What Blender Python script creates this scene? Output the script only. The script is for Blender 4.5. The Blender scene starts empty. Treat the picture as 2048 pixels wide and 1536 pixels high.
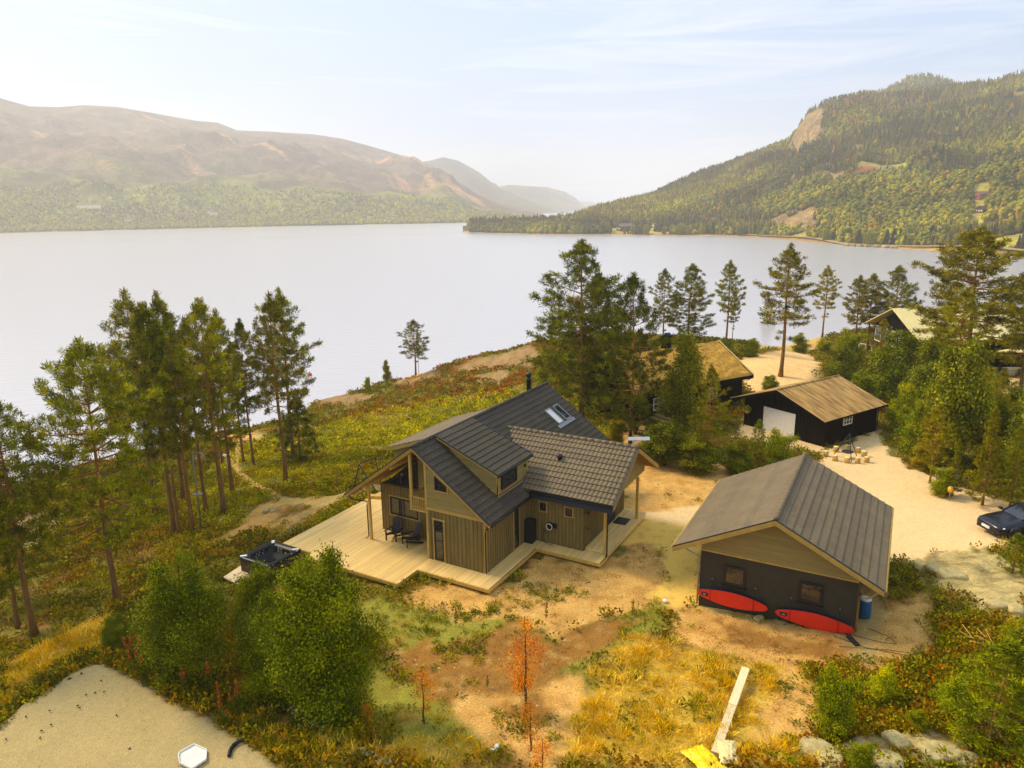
import bpy, bmesh, math, random
import numpy as np
from mathutils import Matrix, Vector
C = bpy.context.scene
COL = C.collection
rng = np.random.default_rng(7)
random.seed(7)

# ---------------------------------------------------------------- camera
CF, CPITCH, CROLL, CH = 1442.5, 0.24, math.radians(-0.75), 17.5
_c, _s = math.cos(CROLL), math.sin(CROLL)
vR = np.array([1, 0, 0.]); vF = np.array([0, math.cos(CPITCH), -math.sin(CPITCH)]); vU = np.array([0, math.sin(CPITCH), math.cos(CPITCH)])
vX = _c * vR + _s * vU; vUp = -_s * vR + _c * vU; CAM = np.array([0, 0, CH])
cd = bpy.data.cameras.new('camera'); cam = bpy.data.objects.new('camera', cd); COL.objects.link(cam)
cd.sensor_width = 36; cd.lens = CF / 2048 * 36; cd.clip_start = 0.5; cd.clip_end = 30000
m = Matrix.Identity(4)
for i in range(3):
    m[i][0], m[i][1], m[i][2], m[i][3] = vX[i], vUp[i], -vF[i], CAM[i]
cam.matrix_world = m
C.camera = cam
# ---------------------------------------------------------------- light
SUN_EL, SUN_DIR = math.radians(42), (-0.86, 0.50)       # direction towards the sun in plan
w = bpy.data.worlds.new('World'); C.world = w; w.use_nodes = True
nt = w.node_tree; N = nt.nodes; L = nt.links; N.clear()
out = N.new('ShaderNodeOutputWorld'); bg = N.new('ShaderNodeBackground'); bg.inputs[1].default_value = 0.14
sky = N.new('ShaderNodeTexSky'); sky.sky_type = 'NISHITA'; sky.sun_disc = False
sky.sun_elevation = SUN_EL; sky.sun_rotation = math.atan2(SUN_DIR[0], SUN_DIR[1]); sky.air_density = 1.0; sky.dust_density = 1.0; sky.ozone_density = 1.0
tc = N.new('ShaderNodeTexCoord'); mp = N.new('ShaderNodeMapping'); mp.inputs['Scale'].default_value = (1.2, 1.2, 6.5); mp.inputs['Rotation'].default_value = (0, 0.1, 0.3)
nz = N.new('ShaderNodeTexNoise'); nz.inputs['Scale'].default_value = 1.6; nz.inputs['Detail'].default_value = 7; nz.inputs['Roughness'].default_value = 0.55; nz.inputs['Distortion'].default_value = 0.6
cr = N.new('ShaderNodeValToRGB'); cr.color_ramp.elements[0].position = 0.40; cr.color_ramp.elements[1].position = 0.66
cr.color_ramp.elements[0].color = (.8, .8, .8, 1); cr.color_ramp.elements[1].color = (1, 1, 1, 1)
mx = N.new('ShaderNodeMix'); mx.data_type = 'RGBA'; mx.inputs['B'].default_value = (3.75, 4.95, 7.1, 1)
L.new(tc.outputs['Generated'], mp.inputs[0]); L.new(mp.outputs[0], nz.inputs[0]); L.new(nz.outputs[0], cr.inputs[0])
L.new(cr.outputs[0], mx.inputs['Factor']); L.new(sky.outputs[0], mx.inputs['A'])
mp2 = N.new('ShaderNodeMapping'); mp2.inputs['Scale'].default_value = (1.6, 1.6, 16); mp2.inputs['Rotation'].default_value = (.12, -.1, .5); nz2 = N.new('ShaderNodeTexNoise'); nz2.inputs['Scale'].default_value = 1.3; nz2.inputs['Detail'].default_value = 9; nz2.inputs['Roughness'].default_value = .6; nz2.inputs['Distortion'].default_value = 1.2
cr2 = N.new('ShaderNodeValToRGB'); cr2.color_ramp.elements[0].position = .50; cr2.color_ramp.elements[0].color = (0, 0, 0, 1); cr2.color_ramp.elements[1].position = .72; cr2.color_ramp.elements[1].color = (.75, .75, .75, 1)
mx2 = N.new('ShaderNodeMix'); mx2.data_type = 'RGBA'; mx2.inputs['B'].default_value = (6.4, 6.8, 7.6, 1)
L.new(tc.outputs['Generated'], mp2.inputs[0]); L.new(mp2.outputs[0], nz2.inputs[0]); L.new(nz2.outputs[0], cr2.inputs[0]); L.new(cr2.outputs[0], mx2.inputs['Factor']); L.new(mx.outputs['Result'], mx2.inputs['A']); L.new(mx2.outputs['Result'], bg.inputs[0]); L.new(bg.outputs[0], out.inputs[0])
sl = bpy.data.lights.new('sun', 'SUN'); sl.energy = 3.7; sl.angle = math.radians(16); sl.color = (1, .88, .66)
so = bpy.data.objects.new('sun', sl); COL.objects.link(so)
sd = Vector((SUN_DIR[0] * math.cos(SUN_EL), SUN_DIR[1] * math.cos(SUN_EL), math.sin(SUN_EL)))
so.rotation_euler = sd.to_track_quat('Z', 'Y').to_euler(); so.location = (-40, 10, 60)
C.view_settings.view_transform = 'Standard'; C.view_settings.look = 'None'; C.view_settings.gamma = 1; C.view_settings.exposure = 0.17
C.cycles.max_bounces = 8; C.cycles.diffuse_bounces = 3; C.cycles.transparent_max_bounces = 8; C.cycles.volume_bounces = 3
C.cycles.use_denoising = True
C.cycles.caustics_reflective = False; C.cycles.caustics_refractive = False

# ---------------------------------------------------------------- helpers
def ray(x, y):
    return vF * CF + (x - 1024) * vX - (y - 768) * vUp
def GZ(x, y, z=0.0):
    d = ray(x, y); return CAM + d * ((z - CH) / d[2])
def PX(p):
    q = np.asarray(p, float) - CAM; z = q @ vF
    return 1024 + CF * (q @ vX) / z, 768 - CF * (q @ vUp) / z
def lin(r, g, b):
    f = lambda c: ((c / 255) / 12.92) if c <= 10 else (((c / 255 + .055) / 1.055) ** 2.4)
    return (f(r) * 1.02, f(g), f(b) * .62)   # warm grade against bluish shade, put into every base colour
def norm(a):
    return a / (np.linalg.norm(a, axis=-1, keepdims=True) + 1e-9)
def vnoise(X, Y, seed=0):
    """smooth value noise, -1..1"""
    xi = np.floor(X).astype(np.int64); yi = np.floor(Y).astype(np.int64); fx = X - xi; fy = Y - yi
    fx = fx * fx * (3 - 2 * fx); fy = fy * fy * (3 - 2 * fy)
    def hsh(a, b):
        h = (a * 374761393 + b * 668265263 + seed * 974634777) & 0xffffffff
        h = ((h ^ (h >> 13)) * 1274126177) & 0xffffffff
        return ((h ^ (h >> 16)) & 0xffff) / 32767.5 - 1
    return (hsh(xi, yi) * (1 - fx) + hsh(xi + 1, yi) * fx) * (1 - fy) + (hsh(xi, yi + 1) * (1 - fx) + hsh(xi + 1, yi + 1) * fx) * fy
def fbm(X, Y, seed=0, o=4):
    r = 0; a = 1.; t = 0
    for k in range(o):
        r = r + a * vnoise(X * 2 ** k, Y * 2 ** k, seed + k * 17); t += a; a *= .5
    return r / t

def mesh_np(name, V, F, col=None, smooth=False):
    """mesh from numpy arrays; F (n,3) or (n,4); col per vertex -> colour attribute 'tint'"""
    me = bpy.data.meshes.new(name); V = np.asarray(V, np.float32); F = np.asarray(F, np.int32); k = F.shape[1]
    me.vertices.add(len(V)); me.vertices.foreach_set('co', V.ravel())
    me.loops.add(F.size); me.loops.foreach_set('vertex_index', F.ravel())
    me.polygons.add(len(F)); me.polygons.foreach_set('loop_start', np.arange(0, F.size, k, dtype=np.int32))
    if smooth: me.polygons.foreach_set('use_smooth', np.ones(len(F), bool))
    me.update(calc_edges=True)
    if col is not None:
        a = me.color_attributes.new('tint', 'FLOAT_COLOR', 'POINT'); c = np.ones((len(V), 4), np.float32); c[:, :3] = col; a.data.foreach_set('color', c.ravel())
    return me
def link(name, me, mat=None, parent=None):
    o = bpy.data.objects.new(name, me); COL.objects.link(o)
    if mat is not None and me is not None and not me.materials: me.materials.append(mat)
    if parent is not None: o.parent = parent
    return o
def tag(o, label=None, cat=None, group=None, kind=None):
    if label: o['label'] = label
    if cat: o['category'] = cat
    if group: o['group'] = group
    if kind: o['kind'] = kind
    return o
def thing(name, label, cat, loc=(0, 0, 0), rz=0, group=None):
    o = bpy.data.objects.new(name, None); COL.objects.link(o); o.location = loc; o.rotation_euler = (0, 0, rz); o.empty_display_size = .3
    return tag(o, label, cat, group)
def copy_tree(o, parent=None):
    c = o.copy(); COL.objects.link(c); c.parent = parent
    for ch in list(o.children): copy_tree(ch, c)
    return c

class MB:
    """collects shapes in local coordinates, builds ONE mesh object"""
    def __init__(s): s.v = []; s.f = []; s.c = []; s.tint = (1, 1, 1); s.sm = []
    def add(s, vs, fs, smooth=False):
        n = len(s.v); s.v += [tuple(map(float, p)) for p in vs]; s.f += [tuple(i + n for i in f) for f in fs]; s.c += [s.tint] * len(vs); s.sm += [smooth] * len(fs)
    def box(s, x0, x1, y0, y1, z0, z1):
        s.add([(x0, y0, z0), (x1, y0, z0), (x1, y1, z0), (x0, y1, z0), (x0, y0, z1), (x1, y0, z1), (x1, y1, z1), (x0, y1, z1)],
              [(0, 3, 2, 1), (4, 5, 6, 7), (0, 1, 5, 4), (1, 2, 6, 5), (2, 3, 7, 6), (3, 0, 4, 7)])
    def bar(s, p, q, w, h, up=(0, 0, 1)):
        p = np.array(p, float); q = np.array(q, float); d = norm(q - p); up = np.array(up, float)
        if abs(d @ up) > .99: up = np.array([1., 0, 0])
        r = norm(np.cross(d, up)) * w / 2; u = norm(np.cross(r, d)) * h / 2
        vs = [p - r - u, p + r - u, p + r + u, p - r + u, q - r - u, q + r - u, q + r + u, q - r + u]
        s.add(vs, [(3, 2, 1, 0), (4, 5, 6, 7), (0, 1, 5, 4), (1, 2, 6, 5), (2, 3, 7, 6), (3, 0, 4, 7)])
    def tube(s, pts, rad, n=8, smooth=True, cap=True):
        pts = [np.array(p, float) for p in pts]; rs = rad if hasattr(rad, '__len__') else [rad] * len(pts); vs = []; fs = []
        for i, p in enumerate(pts):
            d = norm((pts[min(i + 1, len(pts) - 1)] - pts[max(i - 1, 0)])); a = np.array([0, 0, 1.]) if abs(d[2]) < .9 else np.array([1., 0, 0])
            x = norm(np.cross(a, d)); y = np.cross(d, x)
            for k in range(n):
                t = 2 * math.pi * k / n; vs.append(p + (x * math.cos(t) + y * math.sin(t)) * rs[i])
            if i:
                for k in range(n):
                    a0 = (i - 1) * n + k; b0 = (i - 1) * n + (k + 1) % n; fs.append((a0, b0, b0 + n, a0 + n))
        if cap: fs.append(tuple(range(n - 1, -1, -1))); fs.append(tuple(range((len(pts) - 1) * n, len(pts) * n)))
        s.add(vs, fs, smooth)
    def poly(s, pts, thick):
        """planar polygon extruded by vector thick"""
        n = len(pts); t = np.array(thick, float); P = [np.array(p, float) for p in pts]
        s.add(P + [p + t for p in P], [tuple(range(n - 1, -1, -1)), tuple(range(n, 2 * n))] + [(i, (i + 1) % n, (i + 1) % n + n, i + n) for i in range(n)])
    def lathe(s, c, prof, n=16, smooth=True):
        vs = []; fs = []
        for i, (r, z) in enumerate(prof):
            for k in range(n): t = 2 * math.pi * k / n; vs.append((c[0] + r * math.cos(t), c[1] + r * math.sin(t), c[2] + z))
            if i:
                for k in range(n): a = (i - 1) * n + k; b = (i - 1) * n + (k + 1) % n; fs.append((a, b, b + n, a + n))
        fs.append(tuple(range(n - 1, -1, -1))); fs.append(tuple(range((len(prof) - 1) * n, len(prof) * n)))
        s.add(vs, fs, smooth)
    def build(s, name, mat, parent=None, bevel=0):
        me = bpy.data.meshes.new(name); me.from_pydata(s.v, [], s.f); me.update()
        me.polygons.foreach_set('use_smooth', s.sm)
        a = me.color_attributes.new('tint', 'FLOAT_COLOR', 'POINT'); c = np.ones((len(s.v), 4), np.float32)
        if len(s.v): c[:, :3] = np.array(s.c)
        a.data.foreach_set('color', c.ravel())
        o = link(name, me, mat, parent)
        if bevel:
            b = o.modifiers.new('bevel', 'BEVEL'); b.width = bevel; b.segments = 2; b.limit_method = 'ANGLE'
        return o

# ---------------------------------------------------------------- materials
def mat(name, col, rough=.8, var=.2, scale=3., stretch=(1, 1, 1), bump=0., bscale=None, metal=0., spec=.3, fine=.12, coat=0., tint=False, col2=None, detail=5):
    """base colour varied by two noises, optional vertex tint, optional bump"""
    m = bpy.data.materials.new(name); m.use_nodes = True; t = m.node_tree; n = t.nodes; l = t.links; p = n['Principled BSDF']
    p.inputs['Roughness'].default_value = rough; p.inputs['Metallic'].default_value = metal; p.inputs['Specular IOR Level'].default_value = spec; p.inputs['Coat Weight'].default_value = coat
    tc = n.new('ShaderNodeTexCoord'); mp = n.new('ShaderNodeMapping'); mp.inputs['Scale'].default_value = stretch; l.new(tc.outputs['Object'], mp.inputs[0])
    n1 = n.new('ShaderNodeTexNoise'); n1.inputs['Scale'].default_value = scale; n1.inputs['Detail'].default_value = detail; l.new(mp.outputs[0], n1.inputs[0])
    n2 = n.new('ShaderNodeTexNoise'); n2.inputs['Scale'].default_value = scale * 9; n2.inputs['Detail'].default_value = 3; l.new(mp.outputs[0], n2.inputs[0])
    r = n.new('ShaderNodeMapRange'); r.inputs[1].default_value = .3; r.inputs[2].default_value = .7; r.inputs[3].default_value = 1 - var; r.inputs[4].default_value = 1 + var; l.new(n1.outputs[0], r.inputs[0])
    r2 = n.new('ShaderNodeMapRange'); r2.inputs[1].default_value = .3; r2.inputs[2].default_value = .7; r2.inputs[3].default_value = 1 - fine; r2.inputs[4].default_value = 1 + fine; l.new(n2.outputs[0], r2.inputs[0])
    mu = n.new('ShaderNodeMath'); mu.operation = 'MULTIPLY'; l.new(r.outputs[0], mu.inputs[0]); l.new(r2.outputs[0], mu.inputs[1])
    base = n.new('ShaderNodeRGB'); base.outputs[0].default_value = (*col, 1); cur = base.outputs[0]
    if col2 is not None:
        mm = n.new('ShaderNodeMix'); mm.data_type = 'RGBA'; mm.inputs['B'].default_value = (*col2, 1); l.new(cur, mm.inputs['A'])
        n3 = n.new('ShaderNodeTexNoise'); n3.inputs['Scale'].default_value = scale * .6; n3.inputs['Detail'].default_value = 6; n3.inputs['W' if 'W' in n3.inputs and False else 'Distortion'].default_value = .4; l.new(mp.outputs[0], n3.inputs[0])
        rr = n.new('ShaderNodeMapRange'); rr.inputs[1].default_value = .42; rr.inputs[2].default_value = .6; l.new(n3.outputs[0], rr.inputs[0]); l.new(rr.outputs[0], mm.inputs['Factor']); cur = mm.outputs['Result']
    if tint:
        a = n.new('ShaderNodeAttribute'); a.attribute_name = 'tint'; m2 = n.new('ShaderNodeMix'); m2.data_type = 'RGBA'; m2.blend_type = 'MULTIPLY'; m2.inputs['Factor'].default_value = 1
        l.new(cur, m2.inputs['A']); l.new(a.outputs['Color'], m2.inputs['B']); cur = m2.outputs['Result']
    v = n.new('ShaderNodeVectorMath'); v.operation = 'SCALE'; l.new(cur, v.inputs[0]); l.new(mu.outputs[0], v.inputs['Scale']); l.new(v.outputs[0], p.inputs['Base Color'])
    if bump:
        b = n.new('ShaderNodeBump'); b.inputs['Distance'].default_value = bump; b.inputs['Strength'].default_value = 1
        n4 = n.new('ShaderNodeTexNoise'); n4.inputs['Scale'].default_value = bscale or scale * 5; n4.inputs['Detail'].default_value = 4; l.new(mp.outputs[0], n4.inputs[0]); l.new(n4.outputs[0], b.inputs['Height']); l.new(b.outputs[0], p.inputs['Normal'])
    return m
def leafmat(name, trans=.25, gain=1.5, val=.25):
    m = bpy.data.materials.new(name); m.use_nodes = True; t = m.node_tree; n = t.nodes; l = t.links; p = n['Principled BSDF']; o = n['Material Output']
    p.inputs['Roughness'].default_value = .7; p.inputs['Specular IOR Level'].default_value = .06
    a = n.new('ShaderNodeAttribute'); a.attribute_name = 'tint'; oi = n.new('ShaderNodeObjectInfo')
    r = n.new('ShaderNodeMapRange'); r.inputs[3].default_value = (1 - val) * gain; r.inputs[4].default_value = (1 + val) * gain; l.new(oi.outputs['Random'], r.inputs[0])
    oc = n.new('ShaderNodeMix'); oc.data_type = 'RGBA'; oc.blend_type = 'MULTIPLY'; oc.inputs['Factor'].default_value = 1; l.new(a.outputs['Color'], oc.inputs['A']); l.new(oi.outputs['Color'], oc.inputs['B'])
    h = n.new('ShaderNodeHueSaturation'); h.inputs['Saturation'].default_value = 1.08; h.inputs['Hue'].default_value = .490; l.new(oc.outputs['Result'], h.inputs['Color']); l.new(r.outputs[0], h.inputs['Value'])
    tr = n.new('ShaderNodeBsdfTranslucent'); mxx = n.new('ShaderNodeMixShader'); mxx.inputs[0].default_value = trans
    l.new(h.outputs[0], p.inputs['Base Color']); l.new(h.outputs[0], tr.inputs[0]); l.new(p.outputs[0], mxx.inputs[1]); l.new(tr.outputs[0], mxx.inputs[2]); l.new(mxx.outputs[0], o.inputs[0])
    return m
def plain(name, col, rough=.5, metal=0., spec=.35, coat=0.):
    return mat(name, col, rough, .06, 4, metal=metal, spec=spec, coat=coat, fine=.03)
M = {}
M['leaf'] = leafmat('foliage_leaf', .18, 1.35); M['needle'] = leafmat('foliage_needle', .08, 1.15); M['herb'] = leafmat('ground_plants', .15, 1.12, val=0)
M['far_leaf'] = leafmat('far_foliage', 0, 1.12, val=.12)
M['bark'] = mat('pine_bark', lin(150, 112, 66), .9, .35, 6, (1, 1, .25), bump=.02, tint=True, fine=.35)
M['birch'] = mat('birch_bark', lin(190, 175, 140), .8, .35, 5, (1, 1, 3), fine=.4)
M['greybark'] = mat('grey_bark', lin(95, 75, 45), .9, .3, 6, (1, 1, .3), bump=.01)
M['wall'] = mat('olive_stained_wood', lin(128, 108, 68), .75, .16, 2.0, (3, 3, .35), tint=True, fine=.18)
M['siding'] = mat('olive_stained_siding', lin(152, 128, 82), .75, .12, 2.0, (.5, .5, 5), tint=True, fine=.12)
M['newwood'] = mat('fresh_timber', lin(206, 164, 88), .7, .14, 2.5, (3, 3, .5), tint=True, fine=.12)
M['trim'] = mat('trim_timber', lin(190, 152, 88), .7, .12, 2.5, tint=True)
M['deck'] = mat('decking_timber', lin(238, 198, 146), .65, .10, 1.5, (4, .3, 1), tint=True, fine=.10)
M['underwood'] = mat('soffit_timber', lin(140, 100, 50), .8, .15, 3, (1, 3, 1))
M['tile'] = mat('dark_roof_tile', lin(70, 60, 52), .7, .14, 1.2, tint=True, fine=.12, spec=.35)
M['gtile'] = mat('brown_roof_tile', lin(116, 98, 84), .7, .12, 1.2, tint=True, fine=.14, spec=.35)
M['black'] = plain('black_metal', (.012, .012, .012), .35)
M['blackpaint'] = mat('black_stained_boards', (.010, .007, .004), .9, .4, 3, (4, 4, .4), fine=.3, tint=True, spec=.08)
M['grey'] = plain('grey_metal', (.35, .34, .32), .4, .6)
M['white'] = mat('white_paint', (.80, .74, .62), .5, .05, 4)
M['window'] = plain('window_frame_black', (.018, .017, .016), .4)
g = plain('window_glass', (.02, .021, .02), .03, 0, .8, coat=.3); g.node_tree.nodes['Principled BSDF'].inputs['IOR'].default_value = 1.5; M['glass'] = g
M['stucco'] = mat('charcoal_render', lin(66, 58, 50), .85, .12, 2, bump=.004, bscale=60, fine=.10)
M['concrete'] = mat('concrete', lin(175, 150, 115), .85, .15, 3, bump=.004)
M['rock'] = mat('granite', lin(196, 176, 140), .85, .22, 1.0, (1, 1, 1), bump=.05, bscale=4, col2=lin(140, 118, 84), fine=.2)
M['darkplastic'] = plain('dark_plastic', (.02, .019, .018), .45)
M['red'] = mat('red_board_skin', lin(232, 44, 22), .45, .06, 3, spec=.5, fine=.04)
M['navy'] = plain('navy_rail', lin(30, 40, 70), .4)
M['sod'] = mat('mossy_turf', lin(206, 156, 70), .95, .14, 4.0, bump=.05, bscale=9, col2=lin(190, 136, 58), fine=.35, detail=8)
M['stump'] = mat('cut_log_side', lin(196, 158, 108), .85, .2, 5, (1, 1, .3)); M['stumptop'] = mat('cut_log_top', lin(240, 215, 165), .8, .12, 8)
# ---------------------------------------------------------------- terrain of the near shore
WATER = -9.0
ctl = [  # pixel x, y, height of the ground there
 (1000,1535,-.1),(700,1535,.1),(1300,1535,0),(1600,1535,.3),(2047,1535,.5),(1000,1300,-.35),(1250,1300,-.4),(880,1250,-.4),(1000,1200,-.3),(1160,1130,-.3),(1300,1130,-.3),
 (760,1200,-.45),(700,1300,-.6),(850,1450,-.4),(640,1440,-.6),(500,1330,-.6),(420,1250,-.8),(300,1250,-.9),(560,1110,-.6),(590,1180,-.6),(470,1140,-.8),(640,1010,-.5),(770,975,-.5),(690,985,-.6),(560,985,-1.2),(530,1040,-1.1),(470,1080,-1.2),
 (200,1320,-.4),(60,1420,-.2),(0,1500,0),(100,1300,-1.2),(60,1240,-1.9),(0,1130,-3.4),(0,1050,-5),(150,1120,-3.),(240,1180,-2.2),(310,1040,-2.9),(370,1060,-2.2),(400,1050,-2.0),(450,1010,-2.2),(570,955,-2.2),(500,915,-4.2),(470,885,-5.6),(540,900,-4.2),(330,960,-5.),(440,930,-4.5),
 (0,985,-9),(150,945,-9),(330,900,-9),(455,868,-8.6),(560,845,-8.3),(640,803,-9),(720,790,-8.2),(760,770,-8.2),(650,840,-6.5),(640,900,-3.8),
 (700,850,-5.2),(800,830,-4.2),(900,815,-3.2),(750,900,-2.2),(850,770,-6.6),(830,752,-7.6),(900,730,-6.5),(1000,770,-3.2),(930,760,-4.6),
 (1050,840,-1.6),(1160,850,-1.2),(1262,900,-.9),(1350,900,-.7),(1400,960,-.5),(1300,1000,-.4),(1430,1100,-.4),(1397,1207,-.52),(1480,1225,-.34),(1560,1243,-.2),(1640,1256,-.08),(1707,1264,.0),(1760,1190,0),(1850,1100,-.1),(1750,1000,-.3),(1645,893,-.55),(1487,854,-.5),(1751,860,-.5),(1482,807,-.9),(1700,930,-.4),(1900,1000,-.2),(2040,1080,0),(1900,1170,.35),(2030,1190,.7),(2040,1350,.8),(1850,1330,.2),(1750,1450,.2),
 (1540,715,-1.2),(1600,740,-1.0),(1500,690,-1.6),(1850,700,-2.),(2047,760,-.9),(1950,850,-.4),(2047,900,-.1),(1800,760,-1),
]
crest = [(880,747,-8.6),(915,722,-6.5),(960,712,-5.2),(1010,704,-4.3),(1060,690,-3.6),(1120,690,-3.4),(1250,690,-3.5),(1400,690,-3.3),(1500,686,-3.2),(1620,676,-3.2),(1720,672,-3.2),(1850,668,-3.2)]
P = [GZ(a, b, z) for a, b, z in ctl]
for a, b, z in crest:
    p = GZ(a, b, z); P.append(p); d = norm(np.array([p[0], p[1], 0])); P.append(np.array([*(p + d * 16)[:2], -11.5]))
for x, y, z in [(-60,40,-13),(-60,70,-15),(-45,95,-15),(-10,120,-15),(20,125,-14),(50,125,-11),(75,128,-10),(100,135,-9.5),(130,130,-8),(-30,20,-2),(-60,10,-7),(0,8,0),(30,8,1),(60,20,2),(90,50,2),(130,60,2),(130,100,0),(70,70,0),(60,90,-3.5),(80,92,-3.5),(60,45,.6),(0,-30,0),(-60,-30,-3),(60,-30,2),(130,-20,4),(-90,0,-12),(-90,120,-16),(-90,-30,-8),(40,118,-8),(50,122,-12),(60,122,-12),(75,131,-12),(95,131,-11),(45,106,-4.5)]:
    P.append(np.array([x, y, z], float))
P = np.array(P)
def _k(r2): return .5 * r2 * np.log(r2 + 1e-6)
_n = len(P); _X = P[:, :2] / 50
_K = _k(((_X[:, None] - _X[None]) ** 2).sum(-1)) + np.eye(_n) * 2e-3
_Q = np.c_[np.ones(_n), _X]; _A = np.block([[_K, _Q], [_Q.T, np.zeros((3, 3))]])
_w = np.linalg.solve(_A, np.r_[P[:, 2], 0, 0, 0])
def base_h(x, y):
    x = np.asarray(x, float); y = np.asarray(y, float); sh = x.shape; q = np.c_[x.ravel(), y.ravel()] / 50; o = np.empty(len(q))
    for i in range(0, len(q), 20000):
        s = q[i:i + 20000]; o[i:i + 20000] = _k(((s[:, None] - _X[None]) ** 2).sum(-1)) @ _w[:_n] + _w[_n] + s @ _w[_n + 1:]
    return np.clip(o, -16, 6).reshape(sh)
def hit(px, py):
    """point of the near terrain seen at a photo position (ray march on the smooth terrain)"""
    d = ray(px, py); d = d / np.linalg.norm(d); t = 12.; p = CAM
    for _ in range(400):
        p = CAM + d * t; g = float(base_h(p[0], p[1])) if True else 0
        if p[2] - g < .02: break
        t += max(.02, (p[2] - g) * .5)
    return np.array([p[0], p[1], g])
def inpoly(x, y, poly):
    c = np.zeros(np.shape(x), bool); n = len(poly); j = n - 1
    for i in range(n):
        xi, yi = poly[i][:2]; xj, yj = poly[j][:2]
        c ^= ((yi > y) != (yj > y)) & (x < (xj - xi) * (y - yi) / (yj - yi + 1e-12) + xi); j = i
    return c
def W(pts): return [hit(a, b) for a, b in pts]
def GP(pts): return [GZ(a, b, .33) for a, b in pts]
reg = {}  # ground regions, as polygons in world space
reg['sand'] = [W([(820,1165),(985,1185),(1080,1105),(1210,1125),(1290,1040),(1430,1010),(1440,965),(1480,930),(1310,925),(1270,905),(1240,1010),(1300,1085),(1330,1120),(1325,1180),(1290,1215),(1180,1235),(1120,1280),(1010,1240),(930,1240),(810,1200)]),
    W([(1200,790),(1290,800),(1330,860),(1270,900),(1235,880)]), W([(890,1420),(960,1370),(1060,1395),(1080,1450),(1150,1440),(1100,1535),(1000,1500),(930,1460)]), W([(1090,1360),(1160,1350),(1155,1440),(1090,1440)]),
    W([(520,1010),(600,995),(690,990),(600,1060),(520,1060),(450,1090),(400,1100),(470,1050)]), W([(1560,1330),(1610,1330),(1630,1480),(1530,1500)]), W([(1340,1210),(1420,1215),(1710,1270),(1860,1180),(1880,1290),(1790,1350),(1500,1330),(1350,1270)])]
reg['mulch'] = [W([(770,1290),(900,1290),(1010,1250),(1100,1285),(1200,1240),(1260,1250),(1210,1300),(1130,1330),(1080,1400),(960,1380),(900,1400),(790,1330)]), W([(960,1400),(1090,1400),(1085,1440),(1000,1440)]), W([(700,985),(770,960),(640,1010),(560,1040),(560,1020)]), W([(1400,1225),(1560,1270),(1700,1300),(1690,1330),(1480,1290)])]
reg['drive'] = [W([(1290,1030),(1350,1018),(1430,1010),(1470,1000),(1640,1000),(1640,905),(1470,875),(1480,840),(1520,790),(1480,760),(1500,740),(1560,800),(1660,900),(1760,855),(1770,890),(1830,940),(1960,985),(2048,1010),(2048,1090),(1960,1100),(1850,1105),(1770,1140),(1765,1020),(1560,920),(1440,1130),(1380,1060),(1320,1060),(1270,1045)]), W([(2000,700),(2048,700),(2048,800),(1960,790)]), W([(1470,1010),(1850,1010),(1850,1120),(1470,1120)])]
reg['chips'] = [W([(1285,1035),(1330,1045),(1420,1060),(1400,1110),(1397,1205),(1350,1213),(1290,1195),(1335,1160),(1325,1105),(1290,1083),(1240,1090),(1262,1060)])]
reg['gravel'] = [W([(1700,1240),(1770,1130),(1790,1160),(1780,1230),(1750,1300),(1740,1340),(1700,1330),(1690,1275),(1400,1220),(1400,1205),(1700,1262)]), W([(690,985),(765,960),(765,978),(640,1010),(620,1040),(560,1080),(555,1065)])]
reg['yellow'] = [W([(1120,1535),(1130,1480),(1180,1370),(1240,1290),(1300,1280),(1560,1310),(1560,1535)]), W([(430,1450),(540,1440),(640,1480),(700,1536),(560,1536)]), W([(0,1330),(200,1230),(260,1300),(200,1330),(0,1430)]), W([(1560,1310),(1640,1340),(1640,1535),(1560,1535)]), W([(1780,950),(1850,970),(1990,1020),(1900,1005),(1800,985)]), W([(640,1500),(900,1480),(1000,1536),(780,1536)]), W([(540,1010),(620,1005),(560,1070),(500,1065)])]
reg['green'] = [W([(700,1210),(760,1190),(860,1220),(1010,1240),(990,1270),(860,1310),(760,1290),(700,1260)]), W([(1200,1240),(1290,1195),(1340,1210),(1330,1260),(1200,1300),(1150,1370),(1140,1300)]), W([(740,1340),(860,1370),(900,1430),(990,1500),(800,1480),(720,1420)])]
reg['rock'] = [W([(955,722),(1060,692),(1085,712),(1050,735),(960,742),(900,742)]), W([(940,755),(1000,744),(1040,750),(1000,765),(950,765)]), W([(640,800),(720,790),(760,790),(700,812),(640,815)]), W([(1835,1122),(1890,1098),(1990,1105),(2060,1130),(2060,1270),(1980,1240),(1900,1185),(1850,1150)]), W([(0,1030),(90,1030),(110,1060),(60,1100),(0,1110)]), W([(1630,1480),(1690,1535),(1640,1535)]), W([(1700,1490),(1900,1480),(2000,1535),(1700,1535)]), W([(790,768),(830,748),(880,745),(880,755),(820,772)])]
reg['heap'] = [W([(1480,725),(1520,708),(1600,705),(1640,720),(1640,745),(1600,790),(1560,800),(1500,790),(1475,760)])]
reg['path'] = [W([(452,880),(472,880),(478,935),(530,975),(560,990),(620,1000),(690,985),(700,992),(640,1015),(560,1005),(520,985),(460,945),(462,910)]), W([(465,872),(525,870),(520,885),(470,895)]), W([(1500,690),(1560,680),(1650,690),(1640,700),(1500,700)])]
reg['pad'] = [GP([(-60,1500),(0,1445),(60,1400),(140,1345),(200,1326),(260,1350),(330,1395),(430,1445),(500,1490),(560,1536),(600,1600),(500,1800),(-100,1800)])]
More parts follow.
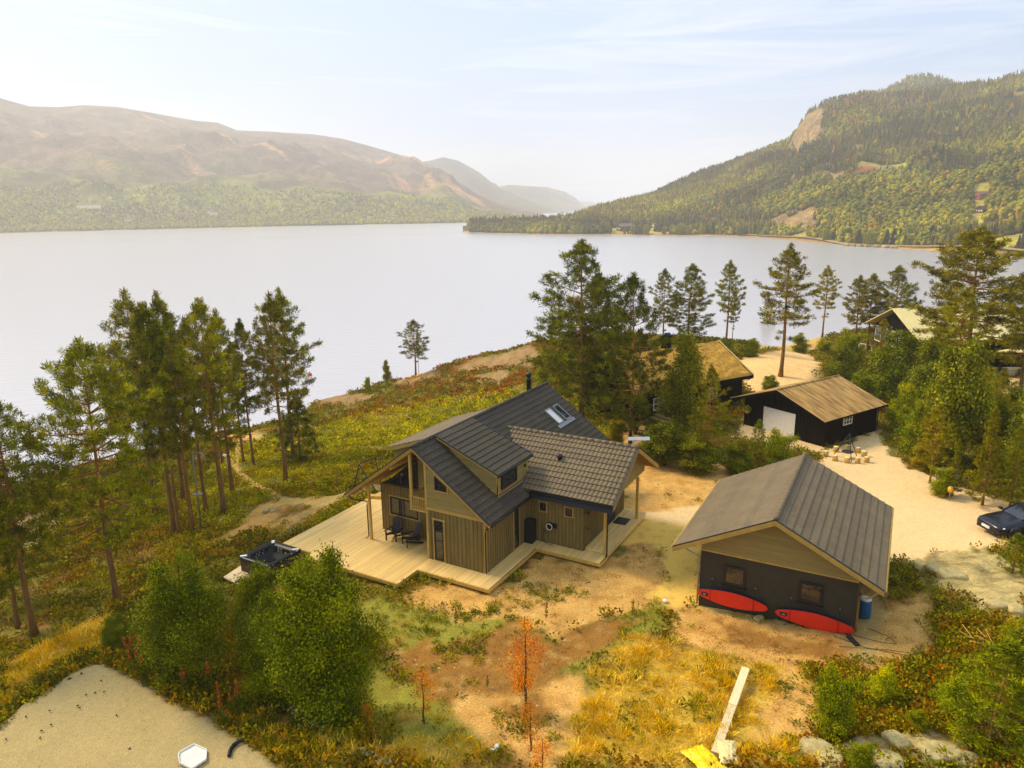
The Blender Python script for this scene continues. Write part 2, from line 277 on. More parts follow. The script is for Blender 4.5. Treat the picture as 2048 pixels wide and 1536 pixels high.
def cls(x, y, wob=.95):
    """index of the ground region at x, y (edges broken up by noise)"""
    x2 = x + wob * (.7 * fbm(x * .8, y * .8, 3) + .35 * vnoise(x * 4, y * 4, 9)); y2 = y + wob * (.7 * fbm(x * .8, y * .8, 5) + .35 * vnoise(x * 4, y * 4, 11))
    o = np.zeros(np.shape(x), int)
    for i, k in enumerate(['green', 'yellow', 'sand', 'mulch', 'gravel', 'rock', 'path', 'drive', 'heap', 'chips', 'pad']):
        sx, sy = (x2, y2) if k not in ('chips', 'pad', 'path') else (x + (x2 - x) * (.3 if k == 'path' else .12), y + (y2 - y) * (.3 if k == 'path' else .12))
        for pl in reg[k]: o[inpoly(sx, sy, pl)] = i + 1
    return o
CN = ['heath', 'green', 'yellow', 'sand', 'mulch', 'gravel', 'rock', 'path', 'drive', 'heap', 'chips', 'pad']
def dense(lo, a, b, hi, d, g=1.07):
    m_ = list(np.arange(a, b, d)); s = d; x = a
    L_ = []
    while x > lo: s = min(s * g, 1.2); x -= s; L_.append(x)
    R_ = []; s = d; x = m_[-1]
    while x < hi: s = min(s * g, 1.2); x += s; R_.append(x)
    return np.array(L_[::-1] + m_ + R_)
gx = dense(-92, -22, 30, 132, .17); gy = dense(-32, 18, 60, 140, .17)
GX, GY = np.meshgrid(gx, gy); K = cls(GX, GY)
BH = base_h(GX, GY)
def frameinv(th, O):
    A = np.array([math.sin(th), math.cos(th)]); B = np.array([math.cos(th), -math.sin(th)])
    return lambda x, y: ((x - O[0]) * B[0] + (y - O[1]) * B[1], (x - O[0]) * A[0] + (y - O[1]) * A[1])
HTH, HO = math.radians(29.54), (-1.44, 32.21, 0.0)
hinv = frameinv(HTH, HO)
HB_, HA_ = hinv(GX, GY)
flat = np.clip(1 - np.maximum(np.maximum(-12 - HB_, HB_ - 5), np.maximum(-3 - HA_, HA_ - 16)) / 2.0, 0, 1)   # keep the soil level under house and deck
rough = np.choose(np.minimum(K, 11), [.30, .08, .10, .05, .10, .04, .35, .04, .03, .12, .02, .01])
Z = BH + rough * (fbm(GX * .5, GY * .5, 21, 5) + .35 * fbm(GX * 2.4, GY * 2.4, 22, 3)) + np.where(K == 6, .25 * np.abs(fbm(GX * .7, GY * .35, 40, 4)), 0)
Z = np.where(BH > -8, Z + .12 * np.clip((-BH - 1.5), 0, 3) * fbm(GX * .18, GY * .18, 31, 4) * (K == 0), Z)
Z = Z * (1 - flat) + np.minimum(Z, -.32 + .03 * fbm(GX, GY, 8)) * flat
padm = K == 11
_pp = np.array(reg['pad'][0])[1:11]; _d = np.full(GX.shape, 9.)
for i in range(len(_pp) - 1):
    a_, b_ = _pp[i][:2], _pp[i + 1][:2]; t_ = np.clip(((GX - a_[0]) * (b_[0] - a_[0]) + (GY - a_[1]) * (b_[1] - a_[1])) / np.sum((b_ - a_) ** 2), 0, 1); _d = np.minimum(_d, np.hypot(GX - a_[0] - t_ * (b_[0] - a_[0]), GY - a_[1] - t_ * (b_[1] - a_[1])))
_k2 = np.clip(1 - _d / 3.0, 0, 1); Z = Z + (np.maximum(Z, .22) - Z) * _k2 ** .7
Z = np.where(padm, .35 + .02 * fbm(GX * 3, GY * 3, 5) + .05 * fbm(GX * .6, GY * .6, 6), Z)
heap = reg['heap'][0]; hc = np.mean(heap, 0)
Z += np.where(K == 9, .9 * np.exp(-(((GX - hc[0]) / 5.5) ** 2 + ((GY - hc[1]) / 5.0) ** 2)), 0)
def ter(x, y):
    """height of the built ground sheet"""
    x = np.atleast_1d(np.asarray(x, float)); y = np.atleast_1d(np.asarray(y, float))
    i = np.clip(np.searchsorted(gx, x) - 1, 0, len(gx) - 2); j = np.clip(np.searchsorted(gy, y) - 1, 0, len(gy) - 2)
    u = np.clip((x - gx[i]) / (gx[i + 1] - gx[i]), 0, 1); v = np.clip((y - gy[j]) / (gy[j + 1] - gy[j]), 0, 1)
    return (Z[j, i] * (1 - u) + Z[j, i + 1] * u) * (1 - v) + (Z[j + 1, i] * (1 - u) + Z[j + 1, i + 1] * u) * v
def at(px, py):
    p = hit(px, py); p[2] = float(ter(p[0], p[1])[0]); return p
# own colour of the soils
pal = np.array([lin(122,106,44), lin(148,138,58), lin(196,158,62), lin(218,166,104), lin(150,104,52), lin(188,156,112), lin(190,166,126), lin(206,168,112), lin(240,202,170), lin(238,192,150), lin(255,206,116), lin(190,164,130)])
cc = pal[K].copy()
n1 = fbm(GX * .35, GY * .35, 51, 4); n2 = fbm(GX * 1.6, GY * 1.6, 52, 4); n3 = fbm(GX * 5, GY * 5, 53, 2)
hm = (K == 0)
cc[hm] = np.where((n1 > .12)[hm][:, None], lin(118,108,42), np.where((n1 < -.2)[hm][:, None], lin(138,100,50), cc[hm]))
sm_ = (K == 3); t = np.clip(n2 * 2 + .1, 0, 1)[..., None]; cc = np.where(sm_[..., None], cc * (1 - t * .6) + np.array(lin(158,108,52)) * t * .6, cc)
t = np.clip(n1 * 2.2 - .5, 0, 1)[..., None]; cc = np.where((K == 8)[..., None], cc * (1 - t * .35) + np.array(lin(226,184,92)) * t * .5, cc)
cc = np.where(((K == 6) & (GY > 45))[..., None], cc * np.array([.72, .55, .48]), cc); t = np.clip(n2 * 2.4 + .1, 0, 1)[..., None]; cc = np.where((K == 6)[..., None], cc * (1 - t * .7) + np.array(lin(120,96,64)) * t * .7, cc)
t = np.clip(n2 * 2.5 - .2, 0, 1)[..., None]; cc = np.where(((K == 1) | (K == 2) | (K == 5))[..., None], cc * (1 - t * .7) + np.array(lin(150,100,48)) * t * .7, cc)
bare = np.isin(K, [3, 4, 8, 10, 5])
n4 = fbm(GX * 7, GY * 7, 57, 3); k_ = (np.clip(n4 * 3 - .9, 0, 1) * np.where(K == 8, .08, .7) * bare)[..., None]; cc = cc * (1 - k_) + np.array(lin(120,82,42)) * k_
k_ = (np.clip(fbm(GX * 9 + 40, GY * 9, 58, 2) * 3 - 1.1, 0, 1) * np.isin(K, [3, 4, 5, 2]))[..., None] * .7; cc = cc * (1 - k_) + np.array(lin(226,190,140)) * k_
cc *= (1 + (.14 * n3 + .12 * n2) * np.where(np.isin(K, [8, 9, 10, 11]), .4, 1))[..., None]
for _ in range(1):   # soften edges between soils by one cell
    cc[1:-1, 1:-1] = (cc[1:-1, 1:-1] * 2 + cc[:-2, 1:-1] + cc[2:, 1:-1] + cc[1:-1, :-2] + cc[1:-1, 2:]) / 6
ny, nx = GX.shape; V = np.c_[GX.ravel(), GY.ravel(), Z.ravel()]; CC = cc.reshape(-1, 3)
q = (np.arange(ny - 1)[:, None] * nx + np.arange(nx - 1)[None]).ravel(); F = np.c_[q, q + 1, q + nx + 1, q + nx]
fk = K[:-1, :-1].ravel()
gm = mat('soil', (1, 1, 1), .92, .10, 1.5, bump=.03, bscale=9, tint=True, fine=.28, spec=.15, detail=8)
gravm = mat('loose_gravel', (1, 1, 1), .9, .08, 6, bump=.04, bscale=26, tint=True, fine=.42, spec=.15, detail=8)
rockm = mat('bare_rock', (1, 1, 1), .85, .25, .8, (1, 2.5, 1), bump=.10, bscale=3, tint=True, fine=.3, spec=.2, detail=8)
names = {0: 'ground', 3: 'sandy_soil', 5: 'gravel', 6: 'bedrock', 7: 'footpath', 8: 'driveway', 9: 'sand_heap', 10: 'chip_path', 11: 'gravel_pad'}
grp = {0: 0, 1: 0, 2: 0, 3: 3, 4: 0, 5: 5, 6: 6, 7: 7, 8: 8, 9: 9, 10: 10, 11: 11}
fk = np.vectorize(grp.get)(fk)
for k, nm in names.items():
    s = F[fk == k]
    if not len(s): continue
    u, inv = np.unique(s, return_inverse=True)
    o = link(nm, mesh_np(nm, V[u], inv.reshape(s.shape), CC[u], True), {5: gravm, 10: gravm, 11: gravm, 6: rockm, 7: gm, 8: gravm}.get(k, gm)); tag(o, kind='structure')
# ---------------------------------------------------------------- lake
wm = bpy.data.materials.new('lake_water'); wm.use_nodes = True; t_ = wm.node_tree; p_ = t_.nodes['Principled BSDF']
p_.inputs['Base Color'].default_value = (.66, .60, .56, 1); p_.inputs['Roughness'].default_value = .22; p_.inputs['IOR'].default_value = 1.33; p_.inputs['Metallic'].default_value = .35
tc_ = t_.nodes.new('ShaderNodeTexCoord'); mp_ = t_.nodes.new('ShaderNodeMapping'); mp_.inputs['Scale'].default_value = (.25, .9, 1); mp_.inputs['Rotation'].default_value = (0, 0, .25); t_.links.new(tc_.outputs['Object'], mp_.inputs[0])
n_ = t_.nodes.new('ShaderNodeTexNoise'); n_.inputs['Scale'].default_value = 1.1; n_.inputs['Detail'].default_value = 5; t_.links.new(mp_.outputs[0], n_.inputs[0])
b_ = t_.nodes.new('ShaderNodeBump'); b_.inputs['Distance'].default_value = .18; b_.inputs['Strength'].default_value = .6; t_.links.new(n_.outputs[0], b_.inputs['Height']); t_.links.new(b_.outputs[0], p_.inputs['Normal'])
o = link('lake_water', mesh_np('lake_water', [(-9000, -500, WATER), (9000, -500, WATER), (9000, 12000, WATER), (-9000, 12000, WATER)], [(0, 1, 2, 3)]), wm); tag(o, kind='structure')
o = link('lake_bed', mesh_np('lake_bed', [(-9000, -500, -18), (9000, -500, -18), (9000, 12000, -18), (-9000, 12000, -18)], [(0, 1, 2, 3)]), gm); tag(o, kind='structure')

# ---------------------------------------------------------------- far land: height is a function of bearing and range
def bearing(px): d = ray(px, 430.); return math.atan2(d[0], d[1])
def slope(px, py): d = ray(px, py); return d[2] / math.hypot(d[0], d[1])
class Land:
    def __init__(s, ridge, shore, depth, conv, seed, amp, back=.5, treeh=0, fine=60.):
        # ridge: (px, py, range); shore: (px, range)
        s.rb = np.array([bearing(a) for a, b, r in ridge]); s.rr = np.array([r for a, b, r in ridge]); s.rz = np.array([CH + slope(a, b) * r - treeh for a, b, r in ridge])
        s.sb = np.array([bearing(a) for a, r in shore]); s.sr = np.array([r for a, r in shore]); s.conv = conv; s.seed = seed; s.amp = amp; s.back = back; s.fine = fine; s.depth = depth
    def h(s, b, r):
        rr = np.interp(b, s.rb, s.rr); rz = np.interp(b, s.rb, s.rz); sr = np.interp(b, s.sb, s.sr)
        x = r * np.sin(b); y = r * np.cos(b); t = (r - sr) / (rr - sr)
        nz_ = fbm(x / 160, y / 160, s.seed, 5); rd = 1 - np.abs(fbm(x / 240, y / 240, s.seed + 3, 4)) * 2
        tt = np.clip(t, 0, 1); g = tt ** s.conv
        z = WATER + (rz - WATER) * g + s.amp * (nz_ * .6 + rd * .4 - .25) * np.sin(tt * math.pi) ** .8 * np.minimum(1, (rz - WATER) / 150)
        z = np.where(t > 1, rz - (t - 1) * (rz - WATER) * s.back * 2, z)
        z = np.where(t < 0, WATER + (r - sr) * .06, z + np.minimum(2.0, 8 * tt))
        return np.maximum(z, -17)
    def mesh(s, name, b0, b1, nb, nr, color, tmax=1.5, mt=None):
        b = np.linspace(bearing(b0), bearing(b1), nb); t = np.r_[-.06, np.linspace(0, 1, nr), np.linspace(1.06, tmax, max(3, nr // 8))]
        B, T = np.meshgrid(b, t); rr = np.interp(B, s.rb, s.rr); sr = np.interp(B, s.sb, s.sr); R = sr + (rr - sr) * T; H = s.h(B, R)
        X = R * np.sin(B); Y = R * np.cos(B); V = np.c_[X.ravel(), Y.ravel(), H.ravel()]
        q = (np.arange(len(t) - 1)[:, None] * nb + np.arange(nb - 1)[None]).ravel(); F = np.c_[q, q + 1, q + nb + 1, q + nb]
        o = link(name, mesh_np(name, V, F, color(X, Y, H, B, R, T).reshape(-1, 3), True), mt); tag(o, kind='structure'); return o
    def hit(s, px, py):
        b = bearing(px); d = ray(px, py); b = math.atan2(d[0], d[1]); sl_ = slope(px, py); r = np.linspace(300, 3500, 6400); z = CH + sl_ * r; hh = s.h(np.full_like(r, b), r); k = np.argmax(hh > z)
        return np.array([r[k] * math.sin(b), r[k] * math.cos(b), hh[k]])
def ridge(pts, r0, r1):
    return [(a, b, r0 + (r1 - r0) * i / (len(pts) - 1)) for i, (a, b) in enumerate(pts)]
LM = Land(ridge([(-700,190),(-300,185),(0,193),(40,200),(95,216),(150,217),(200,213),(260,216),(330,228),(410,243),(455,247),(490,262),(560,265),(640,270),(700,280),(740,291),(780,303),(830,318),(870,335),(900,352),(950,385),(1000,403),(1040,415),(1075,425),(1110,434),(1200,440)], 2500, 3300),
          [(-700,1150),(0,1290),(600,1330),(900,1370),(1200,1400)], 1, .95, 5, 95)
LM2 = Land(ridge([(700,400),(800,350),(845,325),(868,321),(890,315),(920,322),(960,345),(985,366),(1005,380),(1040,396),(1080,410),(1130,424),(1200,440)], 4000, 4200), [(700,2900),(1200,3200)], 1, .8, 15, 90)
LM3 = Land(ridge([(940,420),(980,368),(990,366),(1000,374),(1020,370),(1060,373),(1095,375),(1130,384),(1150,396),(1168,412),(1185,425),(1200,440)], 5200, 5300), [(900,4000),(1200,4200)], 1, .7, 25, 70)
LM4 = Land(ridge([(1100,430),(1140,412),(1160,403),(1185,404),(1200,411),(1220,416),(1260,425),(1300,432)], 7000, 7200), [(1100,6000),(1300,6000)], 1, .7, 35, 60)
RH = Land([(930,455,860),(950,452,870),(1100,448,840),(1160,440,830),(1190,428,850),(1230,416,950),(1300,397,1050),(1350,372,1120),(1400,349,1180),(1450,332,1240),(1500,312,1280),(1545,294,1300),(1568,285,1290),(1580,262,1290),(1600,230,1300),(1630,209,1330),(1700,193,1380),(1745,190,1420),(1800,186,1430),(1900,177,1440),(1960,168,1440),(1990,157,1440),(2048,138,1440),(2200,90,1440),(2500,40,1440)],
          [(930,835),(1000,780),(1100,735),(1250,705),(1400,668),(1500,648),(1600,588),(1700,512),(1850,478),(2048,432),(2500,370)], 1, 1.15, 45, 60, treeh=0)
RK = Land([(1650,230,1950),(1700,215,1950),(1745,186,1950),(1765,173,1950),(1790,158,1950),(1830,156,1950),(1870,170,1950),(1930,190,1950),(2048,230,1950)], [(1650,1500),(2048,1500)], 1, .9, 55, 10)
def mottle(X, Y, pal_, s, seed):
    n = fbm(X / s, Y / s, seed, 5) + .5 * fbm(X / (s * .2), Y / (s * .2), seed + 5, 3); n = np.clip(n * 1.3 + .5, 0, .999) * (len(pal_) - 1); i = n.astype(int); f = (n - i)[..., None]; pal_ = np.array(pal_)
    return pal_[i] * (1 - f) + pal_[np.minimum(i + 1, len(pal_) - 1)] * f
G1, G2, G3 = lin(72,68,30), lin(98,96,38), lin(128,124,50); R1, R2 = lin(168,112,88), lin(146,106,80)
def col_left(X, Y, H, B, R, T):
    low = mottle(X, Y, [G1, G2, G3, lin(150,148,60)], 60, 61); hi = mottle(X, Y, [lin(104,82,78), lin(124,96,90), lin(140,110,102), lin(112,96,76)], 110, 62)
    t = np.clip(T * 3.6 - .35 + .35 * fbm(X / 200, Y / 200, 66), 0, 1)[..., None]; c = low * (1 - t) + hi * t
    # bare slabs, streaked down the slope
    u = B * 2600 + T * 900; slab = -np.clip(T - .6, 0, 1) * 1.2 + fbm(u / 170, T * 5.5, 71, 4) + .4 * fbm(u / 25, T * 9, 72, 3); k = np.clip((slab - .32) * 6, 0, 1) * np.clip((T - .22) * 6, 0, 1)
    return c * (1 - k[..., None]) + np.array(lin(206,150,118)) * k[..., None]
def col_far(X, Y, H, B, R, T): return mottle(X, Y, [lin(60,52,36), lin(88,76,42), lin(110,96,54)], 150, 63)
farm = mat('far_slope', (1, 1, 1), .95, .25, .02, bump=0, tint=True, fine=.35, spec=.05, detail=8)
LM.mesh('mountain_left', -600, 1190, 620, 130, col_left, mt=farm)
LM2.mesh('mountain_middle', 720, 1195, 160, 50, col_far, mt=farm)
LM3.mesh('mountain_far', 945, 1195, 100, 30, col_far, mt=farm)
LM4.mesh('mountain_farthest', 1105, 1295, 60, 20, col_far, mt=farm)
def rock_mask(B, R, T, X, Y):
    """bare cliffs of the right hill, 0..1"""
    k = np.zeros_like(B)
    for px, tt, wpx, wt, st in [(1598,.82,34,.19,1.9),(1590,.42,35,.07,1),(1640,.33,50,.09,.9),(1590,.10,70,.085,1.3),(1420,.62,12,.03,.7),(1880,.45,25,.04,.8),(1990,.10,90,.05,1.0),(1990,.80,25,.05,.8),(1700,.50,30,.03,.7),(1750,.95,40,.05,.5)]:
        bb = bearing(px); wb = abs(bearing(px + wpx) - bb); k = np.maximum(k, st * np.exp(-((B - bb) / wb) ** 2 - ((T - tt) / wt) ** 2))
    return np.clip((k + .75 * fbm(X / 16, Y / 16, 81, 5) - .5) * 4, 0, 1)
def meadow_mask(B, R, T):
    k = np.zeros_like(B)
    for px, rr, wpx, wr in [(1755,835,50,28),(1955,620,16,60),(1265,735,45,22),(1205,745,40,12),(1330,712,30,10),(1580,608,70,10),(1950,470,110,12)]:
        bb = bearing(px); wb = abs(bearing(px + wpx) - bb); k = np.maximum(k, (np.abs(B - bb) < wb) * (np.abs(R - rr) < wr) * 1.)
    return k
def col_right(X, Y, H, B, R, T):
    c = mottle(X, Y, [lin(58,54,22), lin(86,80,30), lin(110,88,40), lin(84,84,30)], 40, 64)
    k = rock_mask(B, R, T, X, Y)[..., None]; c = c * (1 - k) + mottle(X, Y, [lin(158,134,108), lin(120,96,72), lin(182,150,116), lin(140,104,72)], 7, 65) * k
    md = meadow_mask(B, R, T)[..., None]; c = c * (1 - md) + np.array(lin(176,160,84)) * md
    sh = np.clip(1 - (H - WATER) / 2.2, 0, 1)[..., None]; return c * (1 - sh) + np.array(lin(190,146,90)) * sh
RH.mesh('forest_hill', 925, 2480, 620, 190, col_right, mt=farm)
RK.mesh('forest_knoll', 1660, 2040, 60, 20, lambda *a: mottle(a[0], a[1], [G1, G2], 40, 67), mt=farm)
# ================================================================ buildings
def tiles(mb, p0, u, d, lu, ld, wave=.20, course=.37, amp=.018, step=.035, ns=5, jit=.08):
    """rolled tile sheet: p0 top corner, u along the ridge, d down the slope"""
    p0 = np.array(p0, float); u = norm(np.array(u, float)); d = norm(np.array(d, float)); n = np.cross(u, d); n = n if n[2] > 0 else -n
    nu = max(2, int(round(lu / wave)) * ns); nc = max(1, int(round(ld / course))); us = np.linspace(0, lu, nu + 1); ph = (us / wave) % 1
    hw = amp * (np.abs(np.sin(ph * math.pi)) ** .6) * 2 - amp
    vs = []; fs = []; r = 0
    rg = random.Random(5)
    for c in range(nc):
        t = 1 + rg.uniform(-jit, jit)
        mb.tint = (t, t, t * rg.uniform(.97, 1.03))
        rows = []
        for dd, hh in ((c / nc * ld, 0), ((c + .55) / nc * ld, step * .5), ((c + 1) / nc * ld, step), ((c + 1) / nc * ld + .002, -.01)):
            rows.append([p0 + u * a + d * dd + n * (hh + h_) for a, h_ in zip(us, hw)])
        vs = [v for row in rows for v in row]; fs = []
        for k in range(3):
            for i in range(nu): fs.append((k * (nu + 1) + i, (k + 1) * (nu + 1) + i, (k + 1) * (nu + 1) + i + 1, k * (nu + 1) + i + 1))
        mb.add(vs, fs)
    mb.tint = (1, 1, 1)
def slab(mb, p0, u, d, lu, ld, th, drop=0.02):
    p0 = np.array(p0, float); u = norm(np.array(u, float)) * lu; d = norm(np.array(d, float)) * ld; n = np.cross(u, d); n = norm(n if n[2] > 0 else -n)
    mb.poly([p0 - n * drop, p0 + u - n * drop, p0 + u + d - n * drop, p0 + d - n * drop], -n * th)
def ridge_cap(mb, p, q, r=.11, seg=.4):
    p = np.array(p, float); q = np.array(q, float); n = max(1, int(np.linalg.norm(q - p) / seg)); d = (q - p) / n
    for i in range(n):
        a = p + d * i; b = p + d * (i + 1.04); mb.tint = (1 + random.uniform(-.06, .06),) * 3; mb.tube([a, b], [r * .93, r * 1.06], 10)
    mb.tint = (1, 1, 1)
def batten_wall(mb, org, u, L_, ztop, z0=0., pitch=.22, bw=.05, holes=(), th=.02, nrm=None, base=True):
    """vertical board cladding on a wall; org bottom point, u unit along; ztop function of distance"""
    org = np.array(org, float); u = norm(np.array(u, float)); nrm = np.array(nrm, float); n = int(L_ / pitch); x = 0; up = np.array([0, 0, 1.])
    rg = random.Random(int(L_ * 100))
    edges = np.linspace(0, L_, n + 1)
    for i in range(n):
        a, b = edges[i], edges[i + 1]; mid = (a + b) / 2; t = 1 + rg.uniform(-.13, .13); mb.tint = (t, t * rg.uniform(.97, 1.02), t * rg.uniform(.94, 1.03))
        segs = [(z0, (ztop(a + .001), ztop(b - .001)))]
        pieces = [(z0, ztop(a + .001), ztop(b - .001))]
        for (ha, hb, hz0, hz1) in holes:
            if mid > ha and mid < hb:
                pieces = [(z0, hz0, hz0)] + ([(hz1, ztop(a), ztop(b))] if min(ztop(a), ztop(b)) > hz1 + .05 else [])
        for (b0, t0, t1) in pieces:
            if min(t0, t1) <= b0: 
                if max(t0, t1) <= b0: continue
            p = org + u * a; q = org + u * b
            mb.poly([p + up * b0, q + up * b0, q + up * max(t1, b0 + .001), p + up * max(t0, b0 + .001)], nrm * th)
            m0 = org + u * (a - bw / 2) + nrm * th; m1 = org + u * (a + bw / 2) + nrm * th
            mb.tint = tuple(c * .74 for c in mb.tint)
            mb.poly([m0 + up * b0, m1 + up * b0, m1 + up * max(t0, b0 + .001), m0 + up * max(t0, b0 + .001)], nrm * .02)
            mb.tint = tuple(c / .74 for c in mb.tint)
    mb.tint = (1, 1, 1)
def lap_wall(mb, org, u, z0, z1, ext, h=.145, th=.022, nrm=None, holes=()):
    """horizontal boards; ext(z) -> (from, to) along u"""
    org = np.array(org, float); u = norm(np.array(u, float)); nrm = np.array(nrm, float); up = np.array([0, 0, 1.]); z = z0; rg = random.Random(int(z1 * 77))
    while z < z1 - .01:
        zt = min(z + h, z1); a0, b0 = ext(z); a1, b1 = ext(zt); t = 1 + rg.uniform(-.1, .1); mb.tint = (t, t, t * rg.uniform(.96, 1.03))
        sp = [(a0, b0, a1, b1)]
        for (ha, hb, hz0, hz1) in holes:
            if zt > hz0 + .02 and z < hz1 - .02: sp = [(a0, ha, a1, ha), (hb, b0, hb, b1)]
        for (x0, x1, x2, x3) in sp:
            if x1 - x0 < .02: continue
            P = [org + u * x0 + up * z, org + u * x1 + up * z, org + u * max(x3, x2 + .005) + up * zt, org + u * x2 + up * zt]
            n_ = len(mb.v); o1 = nrm * th * 1.6; o2 = nrm * th * .6
            vs = P + [P[0] + o1, P[1] + o1, P[2] + o2, P[3] + o2]
            mb.add(vs, [(0, 1, 5, 4), (4, 5, 6, 7), (3, 7, 6, 2), (0, 4, 7, 3), (1, 2, 6, 5)])
        z = zt
    mb.tint = (1, 1, 1)
def window(parent, c, u, nrm, w_, h_, mull=0, trans=0, frame=.07, name='window', fm=None, casing=None, gl=None):
    """window: part with frame, pane and bars as sub-parts; c bottom-left corner"""
    c = np.array(c, float); u = norm(np.array(u, float)); nrm = np.array(nrm, float); up = np.array([0, 0, 1.]); b = MB()
    def fr(x0, x1, z0, z1, t0=.0, t1=.07): b.poly([c + u * x0 + up * z0 + nrm * t0, c + u * x1 + up * z0 + nrm * t0, c + u * x1 + up * z1 + nrm * t0, c + u * x0 + up * z1 + nrm * t0], nrm * (t1 - t0))
    fr(0, w_, 0, frame); fr(0, w_, h_ - frame, h_); fr(0, frame, frame, h_ - frame); fr(w_ - frame, w_, frame, h_ - frame)
    for k in range(mull): x = w_ * (k + 1) / (mull + 1); fr(x - frame * .4, x + frame * .4, frame, h_ - frame, 0, .06)
    for k in range(trans): z = h_ * (k + 1) / (trans + 1); fr(frame, w_ - frame, z - frame * .35, z + frame * .35, 0, .055)
    o = b.build(name, fm or M['window'], parent)
    b = MB(); b.poly([c + u * frame + up * frame + nrm * .03, c + u * (w_ - frame) + up * frame + nrm * .03, c + u * (w_ - frame) + up * (h_ - frame) + nrm * .03, c + u * frame + up * (h_ - frame) + nrm * .03], nrm * .008); b.build('pane', gl or M['glass'], o)
    if casing:
        b = MB(); t = casing
        def cs(x0, x1, z0, z1): b.poly([c + u * x0 + up * z0, c + u * x1 + up * z0, c + u * x1 + up * z1, c + u * x0 + up * z1], nrm * .052)
        cs(-t - .04, w_ + t + .04, h_, h_ + t); cs(-t - .03, w_ + t + .03, -t, 0); cs(-t, 0, 0, h_); cs(w_, w_ + t, 0, h_)
        b.build('casing', M['trim'], o)
    return o
LX, LY, LZ = np.array([1., 0, 0]), np.array([0, 1., 0]), np.array([0, 0, 1.])
# ---- main house: local x = across (b), y = back along the ridge (a)
house = thing('wooden_house', 'new olive stained wooden house with dark tiled roofs and dormers on a timber deck', 'house', HO, -HTH)
RB, RZ, EB, EZ, EL, LEN = -4.09, 5.91, .36, 2.68, -8.72, 14.9
A0 = -.05; SL = math.hypot(EB - RB, RZ - EZ); dR = norm(np.array([EB - RB, 0, EZ - RZ])); ELz = RZ - (RB - EL) * (RZ - EZ) / (EB - RB); dL = norm(np.array([EL - RB, 0, ELz - RZ])); SLl = math.hypot(EL - RB, RZ - ELz)
roofz = lambda b: RZ - abs(b - RB) * (RZ - EZ) / (EB - RB)
rf = MB(); tiles(rf, (RB, A0, RZ + .06), LY, dR, LEN - A0, SL); tiles(rf, (RB, A0, RZ + .06), LY, dL, LEN - A0, SLl)
ridge_cap(rf, (RB, A0, RZ + .08), (RB, LEN, RZ + .08)); roof = rf.build('roof', M['tile'], house)
b = MB(); slab(b, (RB, A0 + .02, RZ + .02), LY, dR, LEN - A0 - .04, SL - .02, .16); slab(b, (RB, A0 + .02, RZ + .02), LY, dL, LEN - A0 - .04, SLl - .02, .16); b.build('soffit', M['underwood'], roof)
for sgn, d_, ln in ((1, dR, SL), (-1, dL, SLl)):   # barge boards, two stepped layers
    b = MB()
    for yy, th, hh, dz in ((A0 - .035, .035, .20, 0), (A0 - .06, .025, .11, .0)):
        p = np.array([RB, yy, RZ + .04 - dz]); q = p + d_ * (ln + .02); dn = np.array([0, 0, -hh]); b.poly([p, q, q + dn, p + dn], (0, th, 0))
    b.build('barge_board', M['trim'], house); b = MB()
    p = np.array([RB, LEN, RZ + .04]); q = p + d_ * ln; dn = np.array([0, 0, -.2]); b.poly([p, q, q + dn, p + dn], (0, .03, 0)); b.build('barge_board', M['trim'], house)
b = MB()
for d_, ln in ((dR, SL), (dL, SLl)):
    p = np.array([RB, A0 - .08, RZ + .075]); b.bar(p, p + d_ * (ln + .03), .10, .03, (0, 0, 1))
b.build('verge_flashing', M['black'], house)
b = MB(); b.tube([(EB + .07, A0, EZ - .02), (EB + .07, 4.1, EZ - .02)], .065, 8); b.tube([(EL - .07, A0, ELz - .02), (EL - .07, LEN, ELz - .02)], .065, 8); b.tube([(EB + .07, 11.0, EZ - .02), (EB + .07, LEN, EZ - .02)], .065, 8); b.build('gutter', M['black'], house)
# front gable, ground floor cladding and first floor siding
FA = .10
b = MB(); b.box(-3.45, 0, FA, 14.5, -.3, 2.55); b.box(-3.45 + .01, 0 - .01, FA + .01, 4.0, 2.55, 2.7); b.build('wall_core', M['underwood'], house)
b = MB(); batten_wall(b, (-3.45, FA, 0), LX, 3.45, lambda x: 2.74, z0=-.1, nrm=(0, -1, 0), holes=[(.42, 1.05, .06, 2.26)]); b.build('board_cladding', M['wall'], house)
b = MB(); batten_wall(b, (0, FA, 0), LY, 4.45, lambda x: 2.62, z0=-.1, nrm=(1, 0, 0), holes=[(2.8, 3.35, .1, 2.3)]); b.build('board_cladding', M['wall'], house)
b = MB(); batten_wall(b, (0, 10.5, 0), LY, 4.0, lambda x: 2.62, z0=-.1, nrm=(1, 0, 0)); b.build('board_cladding', M['wall'], house)
b = MB(); batten_wall(b, (-7.8, 1.8, 0), LX, 4.35, lambda x: 2.74, z0=-.02, nrm=(0, -1, 0), holes=[(.6, 2.5, 1.07, 2.06)]); b.build('board_cladding', M['wall'], house)
b = MB(); batten_wall(b, (-7.8, 1.8, 0), LY, 12.6, lambda x: 2.6, z0=-.1, nrm=(-1, 0, 0)); b.build('board_cladding', M['wall'], house)
b = MB(); batten_wall(b, (-3.45, FA, 0), LY, 1.7, lambda x: 2.74, z0=-.02, nrm=(-1, 0, 0)); b.build('board_cladding', M['wall'], house)

